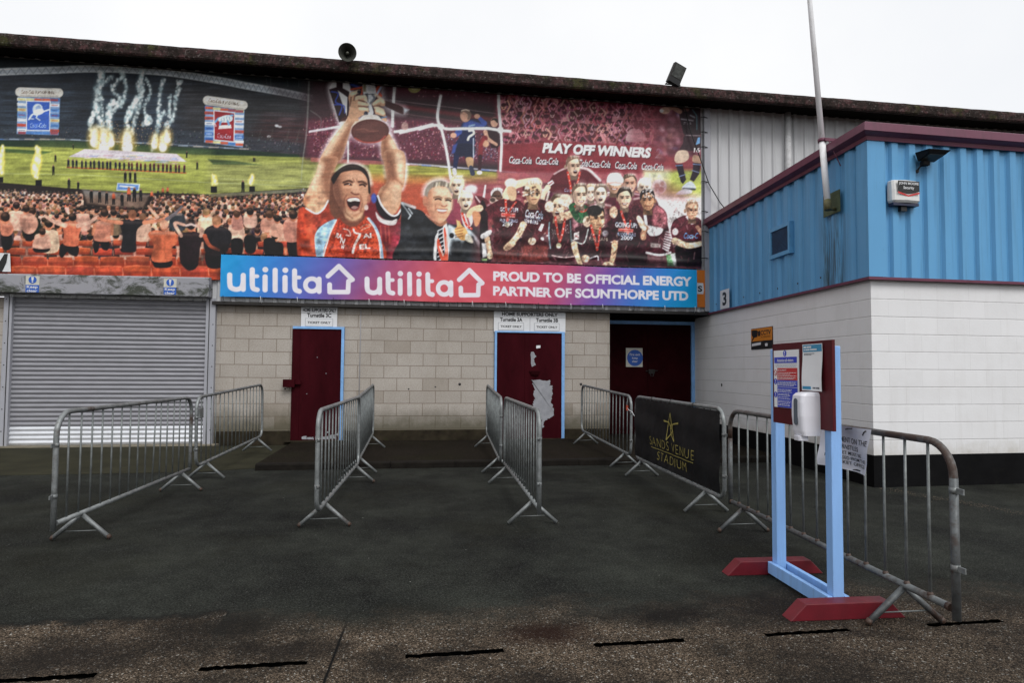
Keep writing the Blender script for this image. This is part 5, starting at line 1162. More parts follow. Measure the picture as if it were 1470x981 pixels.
# touchline wall and crowd on the terraces
PO([(-160, 262), (0, 262), (70, 268), (180, 276), (300, 279), (440, 270), (470, 268), (470, 400), (-160, 400)], (40, 33, 32), soft=1.5)
PO([(300, 279), (440, 271), (440, 275), (300, 284)], (118, 118, 96), .9, 1); PO([(118, 272), (215, 280), (205, 300), (125, 292)], (150, 144, 138), .8, 4)
PO([(-160, 338), (0, 336), (150, 340), (330, 338), (470, 330), (470, 404), (-160, 404)], (198, 84, 52), soft=6)
SHIRT = [(222, 204, 198), (232, 220, 216), (216, 130, 104), (36, 36, 44), (28, 28, 36), (210, 166, 150), (60, 66, 84), (236, 228, 224), (84, 80, 82), (206, 184, 176), (24, 24, 28), (44, 46, 56), (150, 130, 126)]
HAIR = [(40, 30, 26), (70, 52, 40), (30, 26, 26), (130, 100, 72), (150, 120, 96), (24, 20, 20)]; SKIN = (206, 150, 122)
def back(x, y, s, col=None, arms=0, hair=None):
    """spectator from behind; s = head radius"""
    col = col or jit(AR.choice(SHIRT), 10); dk = tuple(v * .55 for v in col)
    PO([(x - s * 2.0, y + s * 6), (x - s * 2.1, y + s * 2.2), (x - s * 1.3, y + s * 1.3), (x + s * 1.3, y + s * 1.3), (x + s * 2.1, y + s * 2.2), (x + s * 2.0, y + s * 6)], col, 1, .8, s > 3)
    ST([(x - s * 1.7, y + s * 2.6), (x - s * 1.75, y + s * 6)], s * .5, dk, .45, s * .5); ST([(x + s * 1.8, y + s * 2.6), (x + s * 1.8, y + s * 6)], s * .5, dk, .35, s * .5)
    ST([(x - s, y + s * 1.6), (x + s, y + s * 1.6)], s * .5, (255, 246, 240), .5, s * .6)
    EL(x, y + s * .25, s * .85, s * 1.15, SKIN, 1, .8); EL(x, y - s * .18, s * .95, s * .95, hair or jit(AR.choice(HAIR), 10), 1, .8); EL(x - s * .1, y - s * .7, s * .6, s * .35, (236, 220, 206), .35, s * .5)
rowsC = []
y = 272.0
while y < 348:
    s = 1.25 + (y - 270) * .058; x = -150 + AR.uniform(0, 4)
    while x < 452:
        yb = 272 + max(0, 8 - abs(x - 230) * .03) if x < 300 else 282 - (x - 300) * .04
        if y > yb and not (116 < x < 216 and y < 296) and not (x > 425 and y > 320): rowsC.append((y + AR.uniform(-1.5, 1.5), x, s))
        x += s * AR.uniform(2.9, 4.2)
    y += s * 1.75
for y, x, s in sorted(rowsC): back(x, y, s)
for x, y, h in ((112, 272, 12), (131, 290, 18), (143, 290, 17), (153, 292, 17), (163, 293, 17), (185, 288, 20), (193, 289, 20), (202, 288, 17), (218, 288, 14), (234, 282, 13), (241, 281, 13), (99, 270, 14), (175, 295, 18), (227, 285, 12)): tiny(x, y, h, AR.choice([(24, 26, 32), (30, 30, 36), (200, 96, 62)]), (24, 24, 30))
# orange seat rows
def seat(x, y, w_, h):
    c = jit((196, 92, 64), 10); PO([(x, y + h * .1), (x + w_ * .5, y), (x + w_, y + h * .12), (x + w_ * .96, y + h), (x + w_ * .04, y + h * .94)], c, 1, .9)
    ST([(x + 1, y + h * .14), (x + w_ * .5, y + h * .04), (x + w_ - 1, y + h * .14)], h * .12, (236, 140, 104), .7, .9); PO([(x, y + h * .62), (x + w_, y + h * .66), (x + w_, y + h * 1.15), (x, y + h * 1.1)], (120, 42, 28), .55, 2.5)
    ST([(x + w_ + 1, y + h * .3), (x + w_ + 2, y + h)], 1.2, (230, 170, 150), .7, .9)
for y, w_, h, x0 in ((345, 26, 8, -150), (356, 31, 10, -146), (368, 37, 12, -152), (381, 41, 14, -150)):
    x = x0
    while x < 460: seat(x, y + AR.uniform(-.6, .6) + (2 if x > 330 else 0), w_ - 3, h); x += w_
# the larger spectators seen from behind
def person_b(hx, hy, s, torso, col, legs, armsL=None, armsR=None, hair=(40, 30, 26), band=None):
    for l in legs: PO(l, (26, 26, 32), 1, .9, True)
    PO(torso, col, 1, .9, True); T = np.array(torso); cx = T[:, 0].mean()
    PO([(T[:, 0].min() + 1, T[:, 1].min() + 8), (cx - 4, T[:, 1].min() + 8), (cx - 6, T[:, 1].max() - 2), (T[:, 0].min() + 2, T[:, 1].max() - 2)], tuple(v * .7 for v in col), .45, 7)
    ST([(cx, T[:, 1].min() + 8), (cx + 1, T[:, 1].max() - 4)], 2, tuple(v * .75 for v in col), .5, 4)
    ST([(T[:, 0].min() + 5, T[:, 1].min() + 4), (T[:, 0].max() - 5, T[:, 1].min() + 4)], 4, (250, 232, 222), .45 if sum(col) > 200 else .12, 4)
    for a, c in ((armsL, col), (armsR, col)):
        if a: ST(a[0], a[1], a[2], 1, .9, True)
    EL(hx, hy + s * .3, s * .85, s * 1.15, (200, 142, 116), 1, .9); EL(hx, hy - s * .1, s * .98, s * 1.0, hair, 1, .9); EL(hx - s * .2, hy - s * .6, s * .6, s * .4, (200, 170, 150), .35, 3)
    if band: ST([(hx - s, hy), (hx, hy - s * .35), (hx + s, hy)], 3.2, band, .95, .9)
WS = (226, 206, 200)
for h in ((5, 313, 6.5), (24, 296, 5.5), (46, 305, 6), (70, 322, 6.5), (118, 300, 5), (163, 306, 5), (205, 312, 5.5), (255, 300, 5), (296, 305, 5.5), (340, 318, 5)): back(*h)
person_b(8, 312, 7, p2((5, 350), (60, 345), (90, 400), (60, 440), (10, 430)), (212, 150, 130), [p2((10, 430), (75, 435), (70, 520), (20, 525))])
person_b(38, 300, 5.5, p2((140, 300), (210, 300), (245, 360), (215, 420), (160, 420), (130, 360)), (214, 178, 168), [p2((165, 420), (215, 420), (210, 470), (165, 470))])
person_b(61, 333, 5, p2((235, 430), (300, 425), (322, 470), (318, 520), (215, 515), (220, 460)), (222, 196, 188), [p2((218, 515), (316, 518), (300, 545), (225, 545))])
person_b(104, 312, 6, p2((400, 365), (440, 345), (490, 350), (520, 380), (505, 440), (500, 500), (450, 508), (405, 490), (410, 430)), (220, 132, 104), [p2((395, 490), (500, 505), (495, 570), (450, 560), (430, 545), (400, 580), (380, 560))], ([*p2((415, 372), (350, 350), (290, 312))], (7, 4), WS), ([*p2((500, 375), (570, 355), (625, 315))], (7, 4), WS), (30, 26, 26))
person_b(150, 306, 6, p2((605, 360), (650, 340), (700, 345), (725, 375), (705, 430), (700, 475), (610, 470), (600, 420)), (214, 158, 142), [p2((605, 470), (700, 475), (690, 530), (655, 525), (640, 490), (628, 540), (604, 545))], ([*p2((606, 372), (596, 430))], (5, 4), SKIN), ([*p2((718, 376), (716, 430))], (5, 4), SKIN))
person_b(190, 308, 6.2, p2((765, 350), (800, 335), (890, 335), (930, 352), (880, 400), (872, 470), (868, 535), (780, 530), (785, 440)), (34, 36, 46), [p2((778, 520), (866, 525), (860, 545), (782, 545))], ([*p2((775, 355), (690, 345), (630, 325))], (6, 3.6), (220, 160, 134)), ([*p2((925, 355), (1000, 345), (1070, 325))], (6, 3.6), (220, 160, 134)), (150, 108, 84))
ST(p2((950, 250), (985, 295), (1010, 320)), (3, 5), (220, 200, 190)); ST(p2((1165, 255), (1120, 300), (1070, 335)), (3.4, 6), (110, 120, 140))
person_b(236, 323, 6.4, p2((950, 430), (990, 405), (1050, 412), (1110, 415), (1140, 440), (1130, 490), (1100, 520), (1095, 600), (975, 600), (985, 500)), (212, 122, 88), [p2((975, 590), (1095, 595), (1090, 640), (1000, 645), (980, 620))], None, None, (206, 176, 160))
person_b(274, 324, 6.4, p2((1145, 440), (1200, 415), (1260, 415), (1295, 445), (1280, 520), (1260, 620), (1160, 610), (1150, 520)), (40, 30, 40), [p2((1155, 600), (1265, 605), (1250, 650), (1200, 660))], ([*p2((1160, 440), (1120, 360), (1180, 370))], (5, 4), (216, 196, 190)), ([*p2((1285, 440), (1290, 400), (1255, 370))], (5, 4), (216, 196, 190)), (34, 34, 44), (214, 224, 240))
person_b(311, 317, 7, p2((1305, 420), (1350, 375), (1420, 380), (1480, 420), (1470, 500), (1430, 560), (1320, 555)), (36, 38, 48), [p2((1320, 540), (1440, 550), (1420, 640), (1330, 640))], ([*p2((1310, 440), (1340, 500), (1400, 530))], (6, 4), (200, 110, 80)), None, (160, 128, 100))
for hx, hy, s, T, col in ((340, 308, 5, p4((150, 360), (180, 345), (210, 360), (215, 440), (150, 440)), (200, 160, 158)), (359, 304, 5.5, p4((225, 350), (270, 335), (305, 355), (300, 425), (230, 425)), (226, 206, 202)), (387, 308, 6, p4((335, 385), (385, 365), (420, 385), (415, 455), (340, 455)), (216, 176, 166)), (398, 314, 5, p4((395, 420), (440, 400), (475, 420), (465, 490), (395, 480)), (222, 190, 180)), (421, 309, 6.5, p4((480, 400), (540, 370), (600, 400), (590, 470), (570, 520), (490, 515)), (212, 164, 156)), (443, 314, 6, p4((600, 420), (650, 400), (690, 430), (680, 530), (590, 520)), (60, 44, 44))):
    person_b(hx, hy, s, T, col, [[(hx - 8, hy + 36), (hx + 8, hy + 36), (hx + 7, hy + 58), (hx - 6, hy + 58)]], None, None, AR.choice(HAIR))
ST(p2((1200, 640), (1330, 560), (1427, 520)), (9, 14), (30, 22, 24), .7, 12); ST(p2((1440, 700), (1500, 560)), 18, (30, 20, 22), .5, 16)

# ---- centre and right: red stand, goal net, action pictures
RED = [(132, 52, 66), (164, 92, 104), (190, 132, 140), (92, 34, 46), (70, 28, 40), (206, 160, 164), (110, 70, 90)]
PO([(440, 60), (740, 60), (740, 245), (560, 240), (440, 226)], (66, 44, 50), soft=26)
PO([(560, 110), (740, 110), (740, 150), (560, 135)], (104, 52, 64), .7, soft=14); PO([(560, 142), (740, 160), (740, 182), (560, 162)], (56, 40, 44), .85, soft=8); ST([(560, 150), (640, 162), (740, 176)], 6, (116, 44, 50), .8, 4); ST([(560, 143), (730, 165)], 1.2, (150, 130, 132), .6, 1); ST([(560, 160), (640, 172), (740, 186)], 1.2, (150, 110, 112), .5, 1)
PO([(440, 172), (560, 168), (740, 182), (740, 236), (440, 226)], (100, 48, 64), soft=10)
speckle([(450, 172), (560, 172), (730, 184), (730, 232), (450, 224)], 1700, RED, .5, 1.15, .75); speckle([(590, 110), (740, 108), (740, 148), (600, 138)], 420, RED, .4, .8, .5); speckle([(640, 190), (730, 190), (730, 232), (640, 230)], 300, [(120, 120, 150), (180, 180, 196), (70, 60, 90), (40, 40, 56)], .5, 1, .7)
speckle(p3((600, 560), (830, 440), (820, 640), (700, 700)), 240, RED, .5, 1.1, .6)
for a, c in ((p3((640, 250), (625, 570), (600, 760), (590, 900)), (2.6, 1)), (p3((650, 440), (715, 490), (712, 555)), (1, 1))): ST(a, c, (160, 170, 160), .5, 1.4, True)
ST(p3((645, 575), (740, 560), (850, 540)), (3, 3.6), (226, 224, 230), .9, 1.2)
PO([(446, 226), (560, 232), (600, 236), (600, 241), (446, 232)], (176, 96, 92), .8, 1.5); ST([(560, 233), (740, 247)], 2.4, (186, 186, 200), .8, 1.2)
for x in (575, 606, 632, 690): ST([(x, 234 + (x - 560) * .075), (x + 12, 235 + (x - 560) * .075)], 2, AR.choice([(90, 120, 190), (214, 214, 220), (190, 90, 90)]), .8, .8)
PO([(530, 236), (600, 238), (745, 250), (745, 264), (640, 266), (530, 262)], (160, 158, 72), soft=2); mottle([(530, 236), (745, 250), (745, 266), (530, 264)], .2, N_H)
PO([(530, 256), (650, 258), (640, 300), (600, 345), (530, 345)], (196, 88, 62), .95, soft=16); PO([(530, 250), (600, 252), (640, 262), (560, 268)], (176, 118, 66), .5, 10)
PO([(640, 258), (770, 256), (800, 300), (700, 330), (630, 300)], (170, 84, 92), .9, soft=18)
# terrace of raised arms, red-toned
PO([(712, 60), (955, 60), (955, 212), (712, 212)], (118, 46, 58), soft=10); mottle([(712, 100), (955, 110), (955, 215), (712, 215)], .35, N_MED)
for y in np.arange(128, 214, 7.5):
    x = 722 + AR.uniform(0, 6)
    while x < 945:
        x += AR.uniform(-2, 2); s = AR.uniform(2.6, 5.0); lt = AR.random(); c = jit((170, 92, 104) if lt < .6 else (200, 140, 146), 16); dk = jit((74, 28, 38), 8); yy = y + AR.uniform(-5, 5)
        PO([(x - s * 1.5, yy + s * 3.4), (x - s * 1.3, yy + s * 1.1), (x + s * 1.3, yy + s * 1.1), (x + s * 1.5, yy + s * 3.4)], AR.choice([dk, (140, 60, 72), (190, 120, 128), (96, 36, 46)]), .95, 1)
        if AR.random() < .72:
            k = AR.choice([-1, 1]); ST([(x + k * s * 1.1, yy + s * 1.6), (x + k * s * 2.0, yy - s * .2), (x + k * s * AR.uniform(.2, 1.4), yy - s * 2.0)], (s * .6, s * .42), c, .9, .9); 
            if AR.random() < .6: ST([(x - k * s * 1.1, yy + s * 1.6), (x - k * s * 1.8, yy - s * .2), (x - k * s * AR.uniform(.2, 1.2), yy - s * 1.9)], (s * .6, s * .42), c, .85, .9)
        EL(x, yy, s * .78, s, c, 1, .9); EL(x, yy - s * .55, s * .8, s * .6, dk, .95, .9); EL(x + .1, yy + s * .45, s * .3, s * .2, (70, 20, 30), .8, .7); ST([(x - s * .4, yy - s * .02), (x + s * .4, yy - s * .02)], s * .22, (90, 40, 48), .8, .7)
        x += s * AR.uniform(2.5, 3.6)
PO(p6((560, 370), (600, 350), (650, 360), (690, 420), (680, 450), (540, 450)), (206, 168, 170), .9, 1.5, True); EL(*p6((620, 330))[0], 4, 5, (90, 40, 48), 1, 1)
PO([(905, 150), (955, 150), (955, 240), (905, 232)], (140, 60, 74), .55, 12)
# hoarding with lettering
PO([(716, 207), (790, 203), (835, 204), (950, 212), (968, 236), (968, 258), (715, 246)], (136, 44, 54), .96, soft=4)
PO([(714, 246), (968, 250), (968, 268), (714, 262)], (176, 92, 100), .9, 5)
for k, (px, py) in enumerate(((731, 224), (769, 225.5), (812, 227.5), (845, 229.5), (883, 231.5), (921, 233.5))):
    wd = 32 if k < 3 else 31
    for dx, dy in ((1.1, 1.0), (0.5, .6)): TX('Coca-Cola', px + dx, py + dy, px + wd + dx, py + 10 + dy, (36, 20, 34), .9, .05, .32, .03)
    TX('Coca-Cola', px, py, px + wd, py + 10, (236, 240, 246), 1 if k < 5 else .85, .05, .32, .012); ST([(px + 1, py + 8.6), (px + 7, py + 10.6), (px + 16, py + 10.4)], .9, (236, 240, 246), .8, .8, True)
for dx, dy in ((1.2, 1.0),): TX('PLAY OFF WINNERS', 778 + dx, 204.5 + dy, 935 + dx, 219.5 + dy, (60, 22, 30), .7, .047, .22, .055)
TX('PLAY OFF WINNERS', 778, 204.5, 935, 219.5, (226, 234, 246), 1, .047, .22, .055); TX('2', 940, 212.5, 949, 227, (190, 176, 184), .85, .05, .22, .02)
# right hand action picture
PO([(940, 130), (1024, 130), (1024, 232), (940, 232)], (120, 56, 68), .8, 12); 
for _ in range(90): EL(AR.uniform(945, 1010), AR.uniform(150, 226), AR.uniform(2, 5), AR.uniform(2, 5), jit(AR.choice([(176, 110, 122), (96, 36, 50), (150, 84, 98), (112, 112, 170), (200, 160, 170), (70, 26, 40)]), 10), .45, 4)
PO([(955, 225), (1024, 225), (1024, 246), (955, 246)], (150, 60, 68), .85, 5)
PO([(925, 246), (1024, 244), (1024, 292), (925, 290)], (168, 178, 84), soft=8); PO([(925, 244), (960, 244), (950, 300), (920, 300)], (226, 222, 214), .7, 16); PO([(920, 278), (1024, 282), (1024, 350), (920, 350)], (236, 234, 232), .95, 12); mottle([(920, 246), (1024, 246), (1024, 300), (920, 300)], .14, N_MED)
SKD = (176, 132, 108)
PO(pH((290, 110), (330, 80), (440, 90), (490, 110), (490, 360), (360, 360), (320, 280)), (52, 34, 42), 1, 1.2, True); PO(pH((330, 80), (400, 75), (385, 125), (345, 130)), (120, 84, 76), 1, 1); ST(pH((420, 110), (460, 170), (460, 300)), 1.4, (86, 140, 150), .8, 1)
ST(pH((300, 130), (240, 95), (170, 110)), (7, 5), (160, 120, 104), 1, 1); EL(*pH((160, 120))[0], 7, 5, (190, 150, 130), 1, 1); EL(*pH((130, 122))[0], 3, 2.4, (226, 220, 216), 1, 1); TX('STEEL', *pH((335, 228))[0], *pH((412, 250))[0], (200, 200, 206), .8); ST(pH((315, 200), (425, 215)), 2, (176, 176, 184), .6, 1); ST(pH((400, 165), (440, 185)), 2, (176, 190, 200), .6, 1)
PO(pH((350, 355), (490, 360), (490, 490), (430, 500), (380, 500), (300, 490), (330, 430)), (58, 38, 46), 1, 1.2, True); ST(pH((360, 352), (490, 358)), 1.2, (190, 180, 184), .7, 1); PO(pH((470, 375), (490, 372), (488, 430), (448, 445)), (110, 170, 226), .95, 1); TX('16', *pH((430, 470))[0], *pH((488, 515))[0], (226, 222, 226), .95, 0, .1, .03)
PO(pH((285, 500), (370, 500), (385, 570), (330, 610), (262, 610), (250, 560)), (196, 172, 150), 1, 1.2, True); PO(pH((430, 540), (490, 560), (490, 620), (420, 600)), (176, 140, 116), 1, 1.2, True)
PO(pH((262, 630), (325, 622), (360, 770), (330, 810), (310, 790)), (40, 30, 44), 1, 1.2); PO(pH((425, 610), (495, 620), (480, 720), (430, 790), (395, 770), (420, 690)), (44, 30, 44), 1, 1.2)
for a in (((262, 640), (325, 634)), ((296, 740), (352, 722)), ((425, 624), (495, 632)), ((415, 684), (478, 704))): ST(pH(*a), 1.3, (120, 140, 180), .9, .9)
PO(pH((330, 830), (400, 785), (445, 830), (440, 860), (330, 865)), (176, 186, 196), 1, 1, True); ST(pH((335, 858), (440, 862)), 3, (60, 64, 74), .9, 1.2); PO(pH((262, 905), (330, 860), (410, 870), (400, 900), (290, 912)), (196, 204, 212), 1, 1, True)
EL(*pF((275, 225))[0], 10.5, 10.5, (206, 204, 202), 1, 1.5); 
for x, y, r in ((255, 220, 3.6), (290, 250, 3.8), (300, 200, 3), (240, 255, 2.6)): EL(*pF((x, y))[0], r, r * 1.1, (150, 110, 96), .7, 2)
# chasing pair in the goal mouth
BL, BD = (62, 84, 162), (34, 42, 78)
PO(pG((440, 300), (530, 262), (600, 255), (720, 310), (735, 345), (600, 345), (585, 400), (590, 470), (575, 560), (380, 560), (360, 530), (400, 470), (395, 390), (420, 340)), BD, 1, 1.2, True); PO(pG((450, 300), (540, 265), (700, 315), (700, 340), (440, 350)), BL, .9, 3); ST(pG((400, 400), (360, 440)), (9, 7), BL, 1, 1); EL(*pG((335, 445))[0], 4.4, 3.8, (200, 150, 126), 1, 1); ST(pG((700, 300), (640, 240)), (7, 5), BL, 1, 1); EL(*pG((612, 218))[0], 4.2, 3.4, (196, 146, 122), 1, 1)
EL(*pG((475, 215))[0], 7.6, 9, (184, 138, 116), 1, 1); PO(pG((420, 200), (430, 150), (490, 140), (540, 180), (540, 230), (500, 260), (500, 200), (450, 170)), (120, 96, 84), 1, 1.5, True); ST(pG((430, 155), (480, 143), (520, 155)), 1.4, (226, 206, 190), .8, 1)
ST(pG((520, 390), (560, 385), (575, 420), (520, 460), (505, 495)), 3.4, (206, 206, 196), .95, 1, True); ST(pG((520, 335), (580, 318)), 2.6, (150, 180, 200), .7, 1)
PO(pG((370, 550), (575, 555), (570, 700), (480, 715), (460, 690), (340, 690)), (30, 36, 62), 1, 1.2, True); ST(pG((570, 480), (570, 700)), 1.8, (200, 210, 226), .8, 1); PO(pG((330, 560), (380, 540), (350, 650), (310, 660)), BL, .9, 2)
ST(pG((370, 690), (350, 850)), (8, 5), BD, 1, 1); PO(pG((480, 710), (565, 710), (560, 820), (510, 820)), (190, 150, 110), 1, 1.2, True); ST(pG((540, 820), (560, 890)), (6, 7), (56, 62, 84), 1, 1); ST(pG((345, 850), (350, 890)), (6, 6), (190, 190, 196), 1, 1)
PO(pG((700, 380), (790, 330), (880, 400), (880, 560), (780, 590), (760, 500), (700, 470)), (56, 34, 42), 1, 1.2, True); EL(*pG((815, 290))[0], 5.4, 7, (196, 150, 126), 1, 1); PO(pG((780, 270), (800, 240), (850, 250), (860, 300), (840, 290), (810, 262)), (40, 30, 28), 1, 1.2, True)
ST(pG((710, 400), (740, 480), (840, 550)), (6, 4), (196, 150, 126), 1, 1, True); ST(pG((700, 480), (660, 560), (650, 680)), (9, 6), (130, 44, 52), 1, 1, True); EL(*pG((715, 540))[0], 4.6, 5, (196, 150, 120), 1, 1); ST(pG((650, 690), (640, 860)), (6, 4), (60, 30, 40), 1, 1); EL(*pG((640, 880))[0], 4, 3, (226, 222, 220), 1, 1); ST(pG((690, 490), (650, 560)), 4, (150, 50, 56), .9, 2)
# net cords
NETC = (226, 230, 230)
for a, wd in ((pG((185, -20), (150, 180), (155, 280), (185, 350), (230, 520), (275, 760), (300, 950)), (4, 3.4)), (pG((-60, 370), (20, 345), (120, 325), (180, 340), (260, 370), (450, 365), (700, 360), (800, 370), (880, 385), (1000, 395)), (4, 3.8)), (pG((865, -40), (870, 150), (890, 370), (900, 560), (885, 860)), (4, 3.4)), (p5((0, 440), (-120, 470)), (3.6, 3.4)), (p3((1190, 270), (1178, 420), (1175, 540)), (4, 4)), (p3((1190, 575), (1300, 560), (1430, 530)), (4, 4)), (p3((890, 640), (890, 770)), (2.5, 2))):
    ST(a, (wd[0] + 2, wd[1] + 2), (250, 250, 252), .18, 4, True); ST(a, wd, NETC, .92, 1.1, True); 
EL(*pG((185, 345))[0], 4.4, 4.4, NETC, .95, 1.5); EL(*pG((885, 380))[0], 4.6, 4.6, NETC, .95, 1.5)
EL(595, 126, 9, 7, (186, 178, 110), .95, 1); ST([(587, 124), (596, 128), (603, 123)], 2, (226, 222, 180), .7, 1.5, True); EL(*pA((1140, 610))[0], 5, 6, (196, 160, 150), .8, 2)

# ---- captain with the cup
GL = [pA((230, 980), (420, 620), (520, 500), (560, 520), (640, 560), (560, 660), (520, 760), (430, 980)), pA((320, 210), (400, 120), (560, 120), (560, 500), (500, 500), (430, 570)), pA((880, 770), (960, 660), (1100, 980), (920, 980)), pA((560, 540), (960, 540), (960, 760), (760, 800), (560, 720)), pA((900, 120), (920, 330), (1130, 400), (1120, 480), (920, 400))]
for P in GL: PO(P, (250, 250, 255), .75, 13, True)
for P in GL[:3]: PO(P, (255, 255, 255), .7, 7, True)
ST(pB((280, 200), (380, 110), (480, 95), (570, 150), (605, 260)), 6, (245, 245, 250), .7, 6, True); ST(pB((880, 10), (905, 140), (890, 240), (870, 300)), 7, (250, 250, 255), .8, 6, True); ST(pB((720, 30), (740, 200)), 5, (245, 245, 250), .6, 6)
SK, SKH, SKS = (208, 160, 126), (246, 218, 186), (134, 84, 62)
PO(pA((320, 215), (400, 190), (400, 110), (470, 110), (470, 200), (540, 240), (540, 520), (430, 570)), (50, 28, 34), 1, 1.2); PO(pA((415, 225), (520, 300), (510, 500)), (226, 226, 230), 1, 1.2); ST(pA((345, 240), (420, 260), (390, 350), (460, 390), (430, 490)), 2, (58, 84, 190), .9, 1, True); ST(pA((380, 380), (480, 390), (490, 470)), 1.8, (58, 84, 190), .8, 1, True); PO(pA((430, 560), (470, 520), (520, 500), (500, 560)), (80, 44, 40), .9, 1.2)
PO(pA((530, 110), (680, 110), (690, 200), (560, 230)), (34, 34, 60), 1, 2); ST(pA((560, 160), (640, 190)), 3, (54, 78, 180), .8, 1.5); ST(pA((560, 215), (690, 190), (670, 260)), 3, (206, 84, 50), .9, 1.2); ST(pA((890, 140), (830, 220), (880, 280)), 4, (206, 78, 50), .9, 1.2); ST(pA((880, 190), (840, 260)), 3, (170, 190, 226), .9, 1)
PO(pA((920, 335), (1020, 360), (1125, 410), (1125, 480), (1000, 430), (925, 390)), (74, 44, 44), 1, 1.2, True); PO(pA((1125, 410), (1190, 430), (1130, 475)), (214, 226, 236), .8, 3)
PO(pA((690, 150), (800, 140), (830, 250), (815, 320), (780, 370), (800, 470), (740, 490), (745, 380), (700, 300)), (206, 208, 212), 1, 1.2, True); PO(pA((690, 160), (720, 150), (720, 240), (690, 240)), (120, 112, 84), .9, 2); PO(pA((710, 260), (740, 255), (745, 350), (720, 320)), (40, 42, 48), .85, 2); ST(pA((790, 270), (810, 310), (770, 360)), 3, (90, 94, 104), .8, 2, True); ST(pA((760, 390), (770, 480)), (4, 7), (232, 234, 238), .9, 1.5); ST(pA((742, 390), (752, 450)), 2, (60, 62, 70), .8, 1.2); ST(pA((700, 270), (820, 262)), 1, (50, 50, 56), .7, 1)
# forearms
PO(pA((225, 990), (300, 830), (400, 690), (500, 560), (530, 500), (600, 500), (650, 560), (570, 600), (530, 720), (430, 990)), SK, 1, 1.2, True); PO(pA((330, 990), (420, 800), (510, 660), (550, 600), (590, 590), (520, 740), (440, 990)), SKS, .8, 7, True); ST(pA((280, 920), (370, 760), (490, 590)), 6, SKH, .8, 7)
PO(pA((890, 760), (960, 690), (1010, 760), (1060, 860), (1100, 990), (910, 990)), SK, 1, 1.2, True); PO(pA((890, 770), (950, 720), (960, 990), (905, 990)), SKS, .85, 8, True); ST(pA((1000, 780), (1070, 950)), 6, SKH, .85, 7)
# hands round the cup
PO(pA((530, 300), (560, 245), (640, 225), (600, 290), (640, 280), (720, 290), (720, 340), (650, 330), (740, 370), (730, 400), (690, 395), (745, 430), (740, 470), (650, 510), (600, 560), (530, 520), (545, 400)), SK, 1, 1.2, True)
for a, wd in ((((560, 270), (640, 235)), 4.6), (((610, 310), (700, 292), (718, 330)), 5), (((650, 360), (735, 375)), 5), (((660, 420), (735, 425)), 5)): ST(pA(*a), wd, SKH, .8, 2.5, True)
for a in (((600, 285), (590, 330)), ((640, 330), (700, 345)), ((640, 395), (730, 400)), ((560, 300), (545, 390))): ST(pA(*a), 2, (110, 68, 52), .75, 1.6)
ST(pA((640, 240), (655, 245)), 4, (30, 30, 46), .9, 1); EL(*pA((720, 475))[0], 3, 3.6, (40, 46, 66), .9, 1)
PO(pA((790, 370), (850, 310), (910, 330), (920, 390), (820, 390), (900, 420), (930, 480), (940, 560), (870, 520), (820, 470), (810, 400)), SK, 1, 1.2, True)
for a, wd in ((((800, 370), (870, 330), (910, 350)), 4.6), (((820, 400), (900, 440)), 5), (((840, 440), (910, 470)), 4.5), (((830, 270), (900, 330)), 4)): ST(pA(*a), wd, SKH, .8, 2.5, True)
ST(pA((810, 392), (870, 385)), 2, (110, 68, 52), .7, 1.6); PO(pA((830, 480), (930, 510), (880, 530)), (36, 40, 54), .9, 1.5); ST(pA((890, 520), (940, 508)), 2, (90, 140, 190), .8, 1)
PO(pA((650, 540), (700, 490), (830, 490), (880, 530), (870, 560), (660, 560)), (212, 206, 200), 1, 1.5, True); PO(pA((560, 620), (600, 560), (700, 535), (760, 530), (700, 560)), (226, 210, 190), .8, 2)
EL(*pA((765, 665))[0], 27.2, 17.2, (84, 40, 36), 1, 1.2, -3); EL(*pA((765, 660))[0], 25.5, 15.6, (96, 56, 52), 1, 2, -3); EL(*pA((740, 630))[0], 15, 5, (122, 78, 70), .55, 7, -8); ST(pA((620, 650), (700, 640), (760, 665), (850, 660)), 1.6, (150, 96, 82), .5, 1.6, True); ST(pA((600, 740), (700, 785), (850, 780), (930, 720)), 2, (190, 84, 70), .8, 1.6, True)
# body, shirt, armband
SH = (186, 74, 48)
PO(pB((-10, 500), (60, 470), (140, 520), (245, 420), (300, 560), (240, 640), (150, 640), (140, 900), (-10, 900)), SH, 1, 2, True); PO(pB((130, 480), (245, 440), (300, 560), (200, 640), (110, 640)), (146, 52, 40), .7, 8)
speckle(pB((0, 280), (150, 360), (110, 480), (0, 480)), 40, [(40, 44, 48), (190, 190, 190), (90, 80, 70)], .8, 2, .7)
PO(pB((30, 400), (80, 290), (140, 170), (190, 40), (330, 40), (275, 200), (270, 330), (245, 420), (150, 515), (60, 460)), SK, 1, 1.6, True); PO(pB((200, 60), (330, 30), (275, 200), (268, 330), (240, 400), (200, 300)), SKS, .75, 9, True); ST(pB((110, 290), (180, 110)), 8, SKH, .75, 9); ST(pB((60, 400), (120, 370), (190, 390)), 4, (190, 130, 100), .6, 4); ST(pB((190, 200), (270, 205)), 2, SKS, .6, 2)
ST(pB((55, 470), (140, 515), (200, 480), (243, 405)), 2.4, (232, 226, 224), 1, 1, True)
PO(pB((270, 210), (330, 150), (560, 130), (605, 350), (580, 470), (500, 600), (330, 570), (255, 470)), (112, 70, 54), 1, 3, True)
PO(pB((560, 400), (680, 360), (830, 540), (860, 640), (850, 820), (860, 900), (690, 900), (650, 640), (560, 560)), (120, 36, 44), 1, 2, True); PO(pB((860, 560), (900, 700), (850, 910), (760, 910), (800, 700)), (150, 50, 66), .8, 6, True)
for x in (690, 730, 760): ST(pB((x, 620), (x + 10, 760)), 1.6, (190, 90, 70), .6, 1.6)
